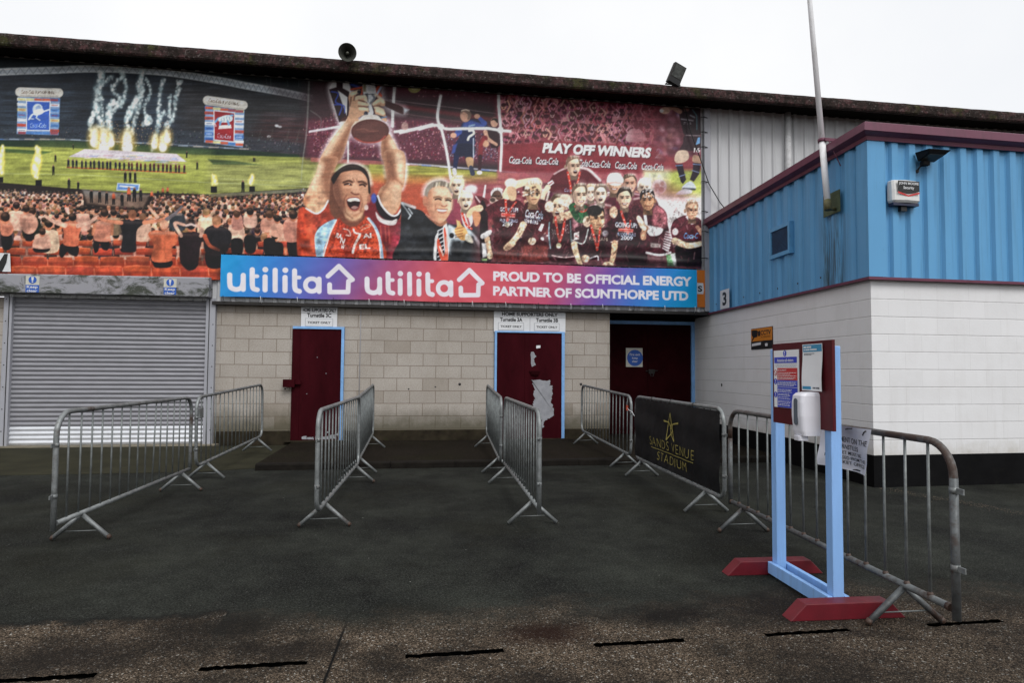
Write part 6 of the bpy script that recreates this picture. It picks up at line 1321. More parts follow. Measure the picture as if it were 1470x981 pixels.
PO(pB((720, -10), (890, -10), (900, 220), (870, 330), (860, 440), (790, 530), (700, 450), (665, 370), (690, 300), (745, 230)), SK, 1, 1.6, True); PO(pB((720, 0), (790, 0), (830, 220), (770, 260), (720, 330), (690, 420), (670, 370), (740, 230)), SKS, .85, 9, True); ST(pB((850, 20), (865, 180)), 7, SKH, .85, 8); PO(pB((780, 250), (870, 250), (850, 400), (800, 440)), SKH, .35, 9); ST(pB((800, 200), (860, 250), (880, 280)), 3, SKS, .6, 3, True)
PO(pB((665, 365), (700, 450), (770, 525), (830, 520), (865, 470), (850, 560), (760, 580), (680, 520), (650, 430)), (34, 26, 34), 1, 1.2, True); ST(pB((668, 365), (705, 450), (775, 525), (830, 528), (866, 478)), 2.6, (232, 228, 228), 1, 1, True); PO(pB((650, 500), (700, 555), (780, 575), (832, 560), (815, 610), (740, 610), (670, 570)), (206, 198, 196), 1, 1.2, True); EL(*pB((635, 385))[0], 4, 7, (60, 90, 180), .9, 2)
PO(pB((320, 560), (540, 540), (600, 560), (680, 700), (710, 915), (150, 915), (240, 700)), (196, 70, 42), 1, 1.6, True); PO(pB((330, 570), (430, 640), (470, 900), (340, 860)), (140, 42, 30), .65, 9, True)
for a in (((330, 620), (300, 740), (260, 830)), ((420, 680), (380, 790), (400, 880)), ((520, 780), (470, 880)), ((600, 690), (560, 840))): ST(pB(*a), 3, (110, 34, 26), .6, 3, True)
PO(pB((140, 680), (200, 610), (310, 565), (260, 690), (215, 800), (190, 915), (150, 915), (130, 760)), (150, 188, 214), 1, 1.2, True); ST(pB((315, 570), (260, 690), (200, 890)), 2, (226, 232, 238), .9, 1, True); ST(pB((590, 560), (650, 640), (690, 760), (708, 910)), 3.6, (150, 190, 220), .95, 1, True); ST(pB((580, 555), (640, 640), (680, 760), (692, 910)), 1.6, (232, 236, 240), .9, .9, True)
for t, x0, y0, x1, y1, tl in (('RA', 320, 680, 372, 722, 18), ('N', 360, 720, 395, 770, 20), ('AI', 538, 690, 612, 730, -6), ('EL', 510, 780, 600, 822, -5), ('W', 362, 775, 392, 815, 16)): TX(t, *pB((x0, y0))[0], *pB((x1, y1))[0], (236, 228, 224), 1, 0, 0, .03, tl)
ST(pB((455, 850), (470, 790), (500, 730), (515, 700)), 3.4, (230, 214, 208), .9, 1, True); ST(pB((460, 650), (475, 680), (520, 690)), 2.2, (240, 236, 232), .9, 1, True); ST(pB((375, 645), (420, 660), (435, 705), (400, 700)), 1.6, (226, 200, 190), .85, 1, True); ST(pB((520, 640), (560, 610), (610, 620), (530, 655)), 1.6, (206, 150, 130), .8, 1, True)
mottle(pB((0, 500), (300, 560), (700, 560), (850, 700), (850, 900), (0, 900)), .30, N_MED, 6); mottle(pB((320, 570), (600, 570), (700, 900), (200, 900)), .30, N_FINE, 4)
mottle(pB((30, 0), (330, 0), (270, 330), (150, 515), (30, 460)), .09, N_MED, 6); mottle(pB((680, 0), (900, 0), (870, 400), (790, 530), (670, 420)), .09, N_MED, 6)
# neck and head
PO(pB((350, 520), (540, 520), (545, 570), (460, 630), (370, 590)), (120, 70, 54), 1, 2, True)
FACE = pB((285, 300), (300, 220), (340, 160), (430, 140), (520, 150), (575, 210), (595, 290), (590, 370), (570, 450), (530, 540), (460, 575), (395, 545), (350, 470), (300, 380))
PO(FACE, (186, 130, 100), 1, 1.4, True); PO(pB((275, 220), (330, 180), (350, 300), (380, 420), (410, 550), (340, 480), (290, 380)), (92, 54, 44), .7, 8, True)
PO(pB((420, 170), (540, 170), (570, 240), (480, 240), (400, 230)), (226, 178, 146), .6, 8, True); PO(pB((520, 300), (590, 280), (590, 400), (540, 480), (525, 380)), (224, 172, 138), .6, 8, True); PO(pB((390, 470), (470, 550), (530, 510), (520, 555), (460, 580), (400, 550)), (232, 192, 152), .75, 5, True)
PO(pB((272, 210), (320, 150), (400, 100), (480, 95), (550, 130), (590, 200), (605, 330), (588, 335), (580, 230), (545, 172), (500, 146), (430, 148), (360, 165), (330, 200), (306, 240), (290, 262), (276, 240)), (36, 26, 26), 1, 1.6, True); ST(pB((330, 150), (420, 115), (500, 115)), 3, (80, 66, 60), .5, 4, True)
ST(pB((375, 250), (420, 235), (455, 250)), 3, (70, 42, 34), .85, 1.6, True); ST(pB((505, 245), (540, 245), (570, 265)), 3, (70, 42, 34), .85, 1.6, True)
ST(pB((385, 268), (415, 260), (445, 272)), 2.6, (40, 24, 24), .95, 1.2, True); ST(pB((515, 272), (540, 268), (560, 282)), 2.4, (40, 24, 24), .95, 1.2, True); EL(*pB((425, 264))[0], 1, .8, (226, 214, 206), .8, .6); ST(pB((380, 290), (420, 295), (450, 288)), 2, (224, 176, 146), .6, 2)
PO(pB((455, 255), (490, 250), (520, 330), (500, 345), (440, 340)), (224, 172, 140), .75, 4, True); ST(pB((442, 335), (470, 352), (505, 350)), 2.4, (110, 62, 50), .85, 1.6, True); ST(pB((455, 215), (470, 245)), 1.4, (130, 80, 62), .6, 1.2); ST(pB((490, 220), (492, 245)), 1.4, (130, 80, 62), .5, 1.2)
PO(pB((400, 400), (440, 375), (500, 378), (522, 420), (505, 480), (465, 495), (420, 465)), (150, 74, 66), 1, 1.2, True); PO(pB((408, 405), (440, 392), (505, 395), (515, 430), (490, 475), (450, 478), (415, 450)), (44, 20, 22), 1, 1.2, True); PO(pB((408, 400), (440, 384), (500, 386), (515, 412), (470, 408), (430, 415)), (240, 232, 220), 1, 1, True); PO(pB((440, 465), (470, 450), (500, 462), (470, 480)), (200, 150, 140), .8, 1.2, True)
ST(pB((400, 360), (378, 420), (400, 510), (450, 555)), 2.2, (120, 70, 54), .7, 2.4, True); ST(pB((520, 360), (535, 430), (520, 500)), 2, (140, 84, 64), .65, 2.4, True); ST(pB((430, 505), (470, 512), (505, 500)), 3.4, (226, 178, 146), .7, 2, True); EL(*pB((570, 465))[0], 3, 4, (220, 200, 190), .9, 1.2); EL(*pB((592, 390))[0], 2.6, 5.5, (176, 116, 92), .9, 1.5)

# ---- manager in the dark suit
PO(pC((110, 340), (180, 380), (300, 420), (360, 470), (460, 560), (560, 560), (640, 580), (760, 590), (850, 680), (905, 780), (910, 830), (880, 880), (700, 880), (710, 920), (60, 920), (95, 700), (105, 500)), (36, 38, 42), 1, 1.4, True)
for a, c in ((pC((110, 345), (200, 470), (180, 500)), 2), (pC((180, 400), (215, 450)), 2), (pC((120, 350), (240, 390)), 4)): ST(a, c, (196, 206, 212), .8, 1.6)
for y in (590, 650, 720, 790, 850): ST(pC((100, y), (300, y + 10), (430, y - 4)), 3, (62, 66, 72), .5, 5, True)
PO(pC((560, 570), (640, 590), (760, 600), (880, 740), (850, 800), (760, 660), (720, 730), (690, 790), (680, 720), (620, 740), (600, 850), (560, 800)), (196, 210, 218), .85, 3, True); PO(pC((600, 720), (700, 730), (900, 790), (880, 870), (600, 880)), (40, 42, 46), .9, 6, True)
PO(pC((345, 460), (400, 490), (470, 560), (550, 545), (560, 900), (430, 915), (435, 700), (470, 580)), (226, 230, 236), 1, 1.4, True); ST(pC((350, 460), (470, 565)), 2.4, (226, 120, 100), .7, 1.2)
PO(pC((465, 565), (520, 560), (510, 620), (530, 915), (450, 915), (470, 640)), (30, 32, 40), 1, 1.1, True)
for k in range(8): ST(pC((462, 620 + k * 42), (520, 570 + k * 42 + 20)), 1.6, (214, 216, 220), .9, .8)
PO(pC((470, 690), (455, 760), (500, 915), (560, 915), (555, 720), (535, 590), (520, 620), (535, 800), (520, 850)), (214, 84, 60), 1, 1, True); ST(pC((480, 770), (515, 860)), 1.8, (240, 220, 210), .8, .9); ST(pC((545, 680), (550, 840)), 1.6, (240, 200, 190), .6, .9); EL(*pC((598, 665))[0], 3.4, 3.8, (24, 24, 28), .95, 1.2)
PO(pC((555, 480), (640, 420), (700, 520), (690, 560), (560, 545)), (150, 60, 84), .9, 4, True)
MF = pC((345, 260), (420, 190), (520, 180), (590, 250), (605, 340), (590, 430), (540, 510), (480, 545), (400, 490), (355, 390))
ST(smooth(pC((340, 260), (360, 190), (450, 135), (540, 150), (610, 240)), 5, False), 9, (252, 252, 255), .7, 7)
PO(pC((355, 460), (450, 540), (540, 520), (550, 545), (480, 575), (380, 500)), (170, 112, 84), 1, 2, True); PO(MF, (214, 156, 122), 1, 1.4, True); PO(pC((345, 280), (380, 240), (390, 380), (440, 500), (390, 480), (350, 390)), (164, 102, 80), .7, 8, True); PO(pC((430, 200), (560, 210), (580, 280), (450, 270)), (242, 208, 178), .75, 8, True); PO(pC((550, 300), (600, 290), (600, 400), (560, 420)), (242, 210, 180), .75, 6, True)
PO(pC((335, 285), (345, 210), (400, 150), (480, 130), (560, 150), (605, 230), (590, 250), (540, 190), (440, 185), (380, 230), (362, 290), (350, 320)), (150, 140, 128), 1, 1.8, True)
for k in range(7): ST(pC((425 + k * 24, 180 + abs(k - 3) * 3), (432 + k * 24, 145 + abs(k - 3) * 4)), 2.2, AR.choice([(206, 190, 150), (226, 216, 190), (120, 108, 92)]), .8, 1.4)
EL(*pC((343, 330))[0], 4, 7.5, (196, 128, 100), 1, 1.2)
for a in (((425, 295), (470, 285), (505, 300)), ((535, 305), (570, 300), (595, 312))): ST(pC(*a), 2.2, (120, 92, 70), .8, 1.4, True)
for a in (((440, 312), (470, 305), (498, 318)), ((540, 322), (565, 318), (588, 328))): ST(pC(*a), 2.4, (62, 50, 46), .95, 1.1, True)
PO(pC((500, 310), (525, 305), (550, 370), (505, 375)), (236, 188, 156), .7, 3, True); ST(pC((500, 372), (525, 382), (550, 372)), 1.8, (150, 90, 70), .8, 1.4, True); PO(pC((455, 405), (500, 410), (550, 412), (535, 430), (480, 430)), (240, 234, 226), 1, 1, True); ST(pC((450, 403), (500, 407), (555, 410)), 1.4, (130, 60, 54), .8, 1, True); ST(pC((470, 436), (510, 440), (545, 434)), 1.6, (180, 96, 84), .8, 1.2, True); ST(pC((440, 370), (440, 420)), 1.6, (170, 106, 82), .7, 1.6); ST(pC((480, 500), (530, 505)), 4, (236, 190, 150), .5, 4)
PO(pC((640, 500), (655, 470), (675, 480), (682, 540), (700, 570), (735, 600), (755, 660), (740, 705), (690, 710), (640, 660), (625, 610), (650, 570)), (226, 166, 96), 1, 1.2, True); ST(pC((655, 490), (660, 560)), 3, (240, 196, 140), .7, 2)
for y in (602, 632, 660, 686): ST(pC((632, y), (705, y - 16)), 1.2, (150, 92, 50), .8, 1)
PO(pC((740, 650), (800, 690), (800, 740), (730, 710)), (226, 220, 200), 1, 1.2, True); ST(pC((800, 680), (850, 790)), 3, (24, 26, 30), .7, 2)

mottle(pC((60, 350), (300, 420), (460, 560), (430, 915), (60, 915)), .5, N_MED, 5); mottle(pC((560, 570), (900, 700), (900, 900), (560, 900)), .4, N_MED, 5)
# ---- the team group
MAR, MARL, MARD = (98, 38, 46), (150, 82, 88), (52, 24, 32)
def head(cx, cy, w_, h, skin=(224, 178, 148), hair=(60, 44, 36), mouth=1, look=0.0, hl=.42, glow=True, dark=False):
    r = random.Random(int(cx * 7 + cy)); lx = look * w_ * .12; dk = tuple(v * .52 for v in skin); md = tuple(v * .76 for v in skin); br = tuple(min(255, v * 1.1 + 16) for v in skin)
    EL(cx + w_ * .1, cy - h * .15, w_ * .62, h * .60, (250, 246, 240), .22, 4)
    PO([(cx - w_ * .28, cy + h * .25), (cx + w_ * .28, cy + h * .25), (cx + w_ * .36, cy + h * .75), (cx - w_ * .36, cy + h * .75)], dk, 1, 1.2)
    for q in (-1, 1): EL(cx - lx + q * w_ * .49, cy + h * .03, w_ * .09, h * .12, md, 1, .9)
    F = [(cx - w_ * .46, cy - h * .20), (cx - w_ * .30, cy - h * .46), (cx + w_ * .05, cy - h * .52), (cx + w_ * .36, cy - h * .44), (cx + w_ * .48, cy - h * .16), (cx + w_ * .45, cy + h * .16), (cx + w_ * .28, cy + h * .42), (cx + lx, cy + h * .52), (cx - w_ * .26, cy + h * .42), (cx - w_ * .44, cy + h * .16)]
    PO(F, skin, 1, .9, True)
    PO([(cx - w_ * .48, cy - h * .25), (cx - w_ * .22, cy - h * .1), (cx - w_ * .20, cy + h * .2), (cx - w_ * .05, cy + h * .5), (cx - w_ * .28, cy + h * .42), (cx - w_ * .46, cy + h * .14)], dk, .62, w_ * .22, True)
    EL(cx + w_ * .12 + lx, cy - h * .30, w_ * .26, h * .13, br, .75, w_ * .2); EL(cx + w_ * .27 + lx, cy + h * .10, w_ * .13, h * .14, br, .75, w_ * .16)
    for q in (-1, 1):
        ex = cx + lx * 1.3 + q * w_ * .19; EL(ex, cy - h * .045, w_ * .15, h * .075, md if q > 0 else dk, .85, w_ * .10); EL(ex, cy - h * .03, w_ * .085, h * .035, (44, 28, 26), .95, .7); ST([(ex - w_ * .12, cy - h * .115 - q * lx * .05), (ex + w_ * .12, cy - h * .12)], h * .045, tuple(v * .7 for v in hair) if sum(hair) < 380 else (130, 100, 80), .85, .8)
    PO([(cx + lx - w_ * .02, cy - h * .05), (cx + lx * 1.5 + w_ * .10, cy + h * .13), (cx + lx - w_ * .09, cy + h * .15)], md, .8, 1); EL(cx + lx * 1.5 + w_ * .03, cy + h * .10, w_ * .05, h * .05, br, .8, .8)
    mx_, my = cx + lx * 1.2, cy + h * .28
    if mouth == 2: EL(mx_, my + h * .01, w_ * .19, h * .125, md, .8, 1.4); EL(mx_, my + h * .015, w_ * .15, h * .10, (58, 20, 22), 1, .8); ST([(mx_ - w_ * .09, my - h * .045), (mx_ + w_ * .09, my - h * .045)], h * .045, (240, 232, 222), .95, .6)
    elif mouth: ST([(mx_ - w_ * .16, my - h * .02), (mx_, my + h * .03), (mx_ + w_ * .16, my - h * .02)], h * .085, (110, 48, 44), .85, .9, True); ST([(mx_ - w_ * .12, my - h * .012), (mx_, my + h * .018), (mx_ + w_ * .12, my - h * .012)], h * .045, (242, 232, 222), .95, .6, True)
    else: ST([(mx_ - w_ * .14, my), (mx_ + w_ * .14, my - h * .01)], h * .045, (110, 58, 50), .9, .8)
    EL(mx_, cy + h * .40, w_ * .16, h * .05, md, .6, 1.6)
    k = .20 + .12 * hl; H = [(cx - w_ * .50, cy + h * .02), (cx - w_ * .54, cy - h * .26), (cx - w_ * .36, cy - h * .53), (cx, cy - h * .62), (cx + w_ * .36, cy - h * .55), (cx + w_ * .54, cy - h * .28), (cx + w_ * .49, cy - h * .02), (cx + w_ * .43, cy - h * k), (cx + w_ * .22 + lx, cy - h * .42), (cx - w_ * .12 + lx, cy - h * .40), (cx - w_ * .38, cy - h * k)]
    PO([(x + r.uniform(-.04, .04) * w_, y + r.uniform(-.03, .03) * h) for x, y in H], hair, 1, .8, True)
    for q in range(9): a = r.uniform(-.4, .42); ST([(cx + a * w_, cy - h * .44 - r.uniform(0, .08) * h), (cx + a * w_ * 1.1 + r.uniform(-1, 1), cy - h * .60)], .9, tuple(min(255, v * 1.7 + 30) for v in hair) if q % 3 else tuple(v * .5 for v in hair), .55, .8)
    EL(cx + w_ * .15, cy - h * .56, w_ * .28, h * .06, (252, 246, 236), .45, 1.6)
def ribbon(P, wd=3.2):
    ST(P, wd, (214, 66, 52), 1, .9, True)
    Q = smooth(P, 4, False)
    for k in range(1, len(Q) - 1, 2): EL(Q[k][0], Q[k][1], wd * .22, wd * .32, (240, 220, 210), .8, .6)
PO([(690, 262), (955, 262), (1010, 290), (1010, 400), (680, 400)], (150, 74, 80), .55, 18)
for _ in range(260): EL(AR.uniform(715, 900), AR.uniform(246, 300), AR.uniform(1, 2.6), AR.uniform(1, 2.6), jit((176, 92, 100), 18), .35, 2)
PO([(935, 285), (1012, 290), (1012, 330), (930, 330)], (240, 238, 236), .8, 12)
for _ in range(420):
    x, y = AR.uniform(700, 915), AR.uniform(272, 345); r_ = AR.uniform(1.2, 4.5); EL(x, y, r_, r_ * AR.uniform(.6, 1.3), jit(AR.choice([(98, 38, 46), (70, 28, 36), (150, 70, 78), (236, 214, 200), (226, 180, 150), (48, 30, 34), (246, 240, 236), (120, 50, 56)]), 12), .8, 1.2)
# rear row and the man lifted on shoulders
PO(pD((620, 200), (690, 60), (800, 0), (840, 60), (920, 70), (1046, 110), (1046, 180), (960, 200), (850, 260), (700, 240)), MAR, 1, 1.2, True); PO(pE((180, 165), (260, 180), (345, 270), (330, 300), (230, 310), (190, 240)), MAR, 1, 1.2, True); ST(pE((185, 165), (250, 185), (335, 265)), 4, (228, 206, 206), .9, 2, True); ST(pD((690, 65), (750, 30), (810, 5)), 2.4, (226, 200, 200), .8, 1.6, True); PO(pD((625, 150), (670, 120), (690, 150), (645, 185)), (226, 222, 224), 1, 1); ST(pD((640, 165), (672, 142)), 1.6, (150, 60, 64), .8, .8)
ST(pD((630, 190), (590, 250), (580, 300)), (8, 6), (230, 200, 170), 1, 1.2); ST(pD((640, 230), (620, 310)), 3, (240, 230, 220), .8, 1.4)
head(823, 239, 19, 26, (226, 184, 156), (120, 92, 76), 2, 1.0, .1); ribbon(pE((82, 205), (100, 290), (110, 360))); ribbon(pE((178, 205), (165, 260), (150, 310)), 2.4); TX('Coca', *pE((55, 330))[0], *pE((110, 355))[0], (170, 200, 236), .9, 0, .3)
for cx, cy, w_, h, sk, hr, mo in ((713, 282, 15, 20, (90, 62, 52), (196, 190, 190), 1), (882, 264, 21, 26, (196, 150, 122), (236, 228, 220), 1), (904, 264, 18, 24, (220, 160, 134), (96, 76, 62), 1), (925, 270, 18, 24, (236, 206, 184), (232, 220, 206), 1), (848, 277, 15, 22, (236, 200, 176), (190, 150, 110), 1), (862, 279, 18, 25, (234, 198, 174), (120, 100, 84), 2)):
    PO([(cx - w_ * 1.0, cy + h * 1.5), (cx - w_ * .9, cy + h * .65), (cx, cy + h * .5), (cx + w_ * .9, cy + h * .65), (cx + w_ * 1.0, cy + h * 1.5)], jit(MAR, 8), 1, 1.2, True); ST([(cx - w_ * .8, cy + h * .66), (cx, cy + h * .56), (cx + w_ * .8, cy + h * .66)], 3, (224, 196, 196), .7, 2.4, True); head(cx, cy, w_, h, sk, hr, mo)
EL(*pE((455, 265))[0], 12, 8, (240, 236, 230), .9, 1.5); ST(pE((395, 290), (450, 282), (510, 290)), 2, (226, 150, 140), .8, 1.2)
# pair behind the manager
PO(pC((640, 300), (720, 300), (760, 420), (700, 520), (620, 480)), (150, 66, 84), 1, 1.6, True); head(656, 267, 19, 25, (240, 206, 176), (236, 214, 170), 2, -.3, .3); PO(pC((690, 400), (780, 420), (800, 540), (740, 600), (700, 520)), (236, 220, 216), 1, 1.6, True); ST(pC((730, 430), (770, 560)), 3, (150, 50, 56), .8, 1.4); head(668, 288, 19, 25, (240, 206, 176), (240, 220, 186), 2, .3, .3); ribbon(pC((700, 450), (740, 560), (790, 600)))
PO(pC((780, 170), (840, 190), (830, 250), (760, 240), (730, 200)), (232, 232, 238), .9, 4, True); ST(pC((925, 180), (905, 320)), (2.4, 3.4), (232, 228, 230), .95, 1.2); PO(pC((820, 280), (900, 290), (960, 350), (860, 380), (830, 340)), MAR, 1, 1.2, True); ST(pC((830, 285), (870, 340)), 2, (232, 214, 214), .8, 1.2); EL(*pC((1000, 325))[0], 5.4, 5, (206, 176, 160), .9, 1.5); EL(*pC((995, 318))[0], 4, 3, (60, 46, 42), .9, 1.2)
PO(pD((0, 340), (60, 390), (70, 600), (100, 700), (100, 880), (0, 890)), (40, 26, 32), 1, 1.6, True); ST(pC((870, 400), (800, 420), (760, 470)), (10, 7), (232, 190, 150), 1, 1.4, True); PO(pC((800, 440), (860, 440), (880, 500), (850, 570), (820, 560)), (206, 140, 100), 1, 1.4, True); ST(pC((940, 690), (975, 860)), (8, 6), (222, 180, 144), 1, 1.4); PO(pC((880, 660), (970, 610), (980, 650), (900, 700)), (236, 232, 232), 1, 1.2, True); EL(*pC((970, 860))[0], 4.6, 5, (226, 190, 156), 1, 1.2); PO(pC((890, 740), (930, 740), (940, 870), (900, 880)), (232, 232, 234), .9, 2); PO(pC((890, 890), (945, 890), (940, 910), (890, 910)), (150, 190, 120), .9, 1.2)
# front row
def shirt(P, col=MARD, tr=None): PO(P, col, 1, 1.2, True)
shirt(pD((45, 390), (130, 330), (240, 290), (360, 310), (420, 400), (400, 560), (350, 700), (350, 880), (130, 880), (130, 560), (70, 440)), (84, 32, 40)); PO(pD((140, 480), (360, 500), (350, 880), (130, 880)), (62, 28, 34), .7, 12); PO(pD((140, 780), (350, 760), (350, 880), (130, 880)), (118, 56, 50), .7, 10)
ST(pD((250, 260), (300, 180), (420, 140), (530, 125)), (14, 8), (238, 208, 172), 1, 1.4, True); EL(*pD((285, 150))[0], 9, 7, (240, 226, 200), 1, 2); EL(*pD((545, 150))[0], 5, 6, (232, 190, 160), 1, 1.2); EL(*pD((545, 165))[0], 3, 3.6, (56, 50, 50), .9, 1.2); PO(pD((260, 180), (330, 200), (330, 300), (280, 310), (250, 240)), (214, 172, 134), 1, 1.6, True)
for t, x0, y0, x1, y1, c in (('GOING UP!', 182, 375, 352, 415, (206, 220, 240)), ('PLAY-OFF FINALS', 182, 482, 348, 512, (176, 196, 226)), ('2009', 205, 510, 300, 550, (206, 220, 240))): TX(t, *pD((x0, y0))[0], *pD((x1, y1))[0], c, .95, .04, 0, .03)
PO(pD((195, 425), (325, 435), (322, 475), (192, 465)), (222, 150, 140), .9, 1.2); ST(pD((205, 445), (315, 455)), 2.4, (200, 50, 46), .9, 1); ribbon(pD((235, 310), (240, 400), (250, 500))); ribbon(pD((330, 330), (280, 400), (252, 500)), 2.8); EL(*pD((250, 540))[0], 3.4, 3.6, (200, 190, 170), 1, 1)
shirt(pD((430, 330), (560, 300), (640, 340), (700, 400), (640, 480), (560, 660), (630, 720), (640, 880), (360, 880), (370, 740), (400, 620), (380, 520), (400, 420)), (66, 26, 32)); PO(pD((380, 730), (630, 740), (635, 880), (360, 880)), (124, 58, 52), .85, 5); ST(pD((640, 400), (600, 550), (510, 670)), (16, 9), (84, 30, 38), 1, 1.4, True)
PO(pD((540, 590), (570, 530), (597, 535), (570, 605)), (228, 216, 214), 1, 1); EL(*pD((482, 695))[0], 5.6, 5.2, (238, 206, 176), 1, 1.2); ST(pD((400, 540), (350, 640), (270, 730)), (10, 7), (234, 198, 160), 1, 1.4, True); PO(pD((310, 670), (220, 740), (225, 780), (270, 775), (330, 720)), (226, 186, 150), 1, 1.2, True)
for k in range(3): ST(pD((232 + k * 14, 770), (262 + k * 14, 735)), 1, (150, 104, 80), .8, .9)
TX('Coca-Cola', *pD((420, 395))[0], *pD((585, 470))[0], (190, 214, 240), 1, .12, .3, .02); TX('PLAY-OFF FINAL', *pD((420, 450))[0], *pD((565, 482))[0], (180, 200, 226), .9, .16, 0, .02); TX('WINNERS', *pD((410, 485))[0], *pD((540, 520))[0], (206, 220, 240), .95, .14, 0, .03)
head(*pD((490, 250))[0], 22, 30, (226, 172, 132), (214, 190, 160), 0, .5, .5)
for _ in range(40): EL(*pD((AR.uniform(400, 550), AR.uniform(180, 270)))[0], AR.uniform(1, 2.2), AR.uniform(1, 2), AR.choice([(60, 46, 40), (240, 230, 214), (90, 70, 56)]), .7, 1)
shirt(pD((640, 500), (720, 440), (860, 450), (920, 520), (880, 700), (870, 880), (650, 880), (640, 680)), (60, 26, 34)); ST(pD((645, 520), (640, 640), (655, 760)), 2, (150, 190, 200), .8, 1.2, True); ST(pD((840, 500), (850, 700)), 2, (120, 160, 160), .7, 1.2); ST(pD((670, 830), (780, 850), (870, 840)), 1.6, (226, 200, 196), .8, 1, True); head(*pD((722, 375))[0], 20, 31, (230, 186, 154), (90, 68, 52), 2, -.2, .35); PO(pD((860, 440), (910, 480), (920, 560), (880, 600)), (206, 140, 150), .8, 4, True)
PO(pD((760, 440), (830, 410), (880, 430), (860, 470), (790, 500), (750, 490)), (232, 190, 156), 1, 1.2, True); EL(*pD((645, 370))[0], 6.6, 8, (238, 214, 186), 1, 1.6); EL(*pD((800, 310))[0], 10, 9, (238, 214, 190), .9, 2); ribbon(pD((700, 470), (720, 600), (740, 700))); ribbon(pD((790, 490), (770, 610), (742, 700))); EL(*pD((732, 738))[0], 3.6, 3.9, (196, 184, 150), 1, 1); TX('RAI', *pD((665, 580))[0], *pD((705, 635))[0], (200, 190, 186), .8); TX('AEL', *pD((790, 540))[0], *pD((830, 620))[0], (200, 190, 186), .7)
PO(pE((90, 470), (140, 440), (250, 480), (240, 560), (200, 600), (150, 590), (110, 530)), (40, 92, 56), 1, 1.4, True); ribbon(pE((140, 470), (190, 510), (240, 490))); head(*pE((175, 385))[0], 20, 30, (232, 192, 164), (110, 88, 72), 1, .8, .2)
shirt(pE((370, 540), (440, 500), (540, 510), (640, 560), (680, 640), (690, 930), (460, 930), (470, 700), (400, 620)), (54, 26, 34)); ST(pE((380, 560), (330, 600), (300, 640)), (14, 10), MAR, 1, 1.4); head(*pE((525, 408))[0], 19, 27, (232, 188, 158), (56, 42, 36), 1, .2, .4); EL(*pE((440, 515))[0], 6, 8.5, (222, 176, 146), 1, 1.4); ribbon(pE((500, 510), (530, 600), (550, 680))); ribbon(pE((580, 520), (570, 600), (553, 680)), 2.6)
for t, x0, y0, x1, y1, c in (('GOING UP!', 455, 592, 622, 632, (206, 220, 240)), ('PLAY-OFF FINALS', 470, 674, 612, 700, (170, 190, 220)), ('2009', 495, 700, 590, 732, (200, 216, 240))): TX(t, *pE((x0, y0))[0], *pE((x1, y1))[0], c, .95, .05, 0, .03)
PO(pE((478, 640), (595, 648), (590, 676), (474, 668)), (222, 140, 130), .9, 1.2); ST(pE((488, 655), (585, 662)), 2, (200, 56, 50), .9, 1)
shirt(pE((140, 640), (240, 610), (330, 640), (440, 640), (470, 750), (430, 780), (410, 870), (190, 880), (130, 760), (150, 690)), (58, 28, 36)); PO(pE((130, 680), (170, 668), (168, 730), (128, 735)), (230, 214, 212), 1, 1); ST(pE((140, 700), (160, 712)), 1.6, (170, 60, 64), .8, .8); ST(pE((120, 738), (190, 765), (220, 730), (240, 650)), 1.8, (196, 214, 206), .8, 1, True); ST(pE((420, 750), (470, 742)), 1.6, (220, 206, 200), .8, 1)
ST(pE((130, 770), (150, 850), (180, 925)), (9, 6), (230, 196, 156), 1, 1.4, True); ST(pE((450, 760), (440, 850), (420, 920)), (9, 6), (210, 164, 128), 1, 1.4, True); EL(*pE((400, 925))[0], 8, 4, (224, 186, 152), 1, 1.2); EL(*pE((218, 880))[0], 6, 5.4, (222, 176, 146), 1, 1.2); EL(*pE((232, 590))[0], 6, 8, (236, 204, 176), 1, 1.4)
head(*pE((308, 570))[0], 22, 30, (206, 156, 118), (36, 30, 30), 0, .9, .5); EL(*pE((290, 505))[0], 11, 8, (34, 30, 30), 1, 1.6); ribbon(pE((262, 620), (290, 720), (310, 810))); ribbon(pE((335, 640), (325, 720), (312, 810)), 2.6); TX('RAINHAM' if False else 'RAI  IAM', *pE((250, 712))[0], *pE((390, 738))[0], (206, 196, 170), .75, .02); EL(*pE((375, 682))[0], 4.6, 4.6, (170, 170, 176), .7, 1.4); ST(pE((255, 880), (310, 860), (320, 890)), 2, (220, 220, 226), .8, 1.2, True)
PO(pF((0, 480), (80, 380), (150, 450), (240, 380), (330, 440), (350, 560), (400, 790), (330, 800), (170, 790), (150, 700), (150, 600)), (70, 32, 40), 1, 1.4, True); PO(pF((240, 390), (330, 450), (340, 560), (300, 590), (220, 560)), (170, 96, 104), .9, 4, True); PO(pF((160, 560), (250, 570), (310, 590), (270, 640), (190, 640)), (238, 234, 234), 1, 1.4, True); ST(pF((150, 450), (165, 570)), 4, (230, 236, 236), .95, 1.2); ST(pF((165, 790), (280, 810), (370, 790)), 3, (236, 232, 232), .95, 1.2, True)
for k in range(8): ST(pF((390 - k * 6, 620 + k * 22), (330 - k * 4, 610 + k * 20)), (3, 1), (236, 224, 226), .85, 1.2)
PO(pF((335, 810), (410, 795), (430, 910), (345, 905)), (104, 176, 104), 1, 1.2); PO(pF((370, 800), (412, 795), (432, 905), (400, 910)), (226, 232, 230), .9, 1.6)
for k in range(7): ST(pF((345, 820 + k * 13), (425, 815 + k * 13)), .8, (220, 230, 220), .6, .8)
ST(pF((160, 580), (140, 620), (140, 660)), (8, 8), (176, 128, 100), 1, 1.4, True); PO(pF((80, 490), (110, 480), (165, 570), (150, 600), (110, 570)), (232, 196, 166), 1, 1.2, True); head(*pF((175, 345))[0], 20, 28, (196, 140, 104), (40, 34, 34), 0, -.3, .6)
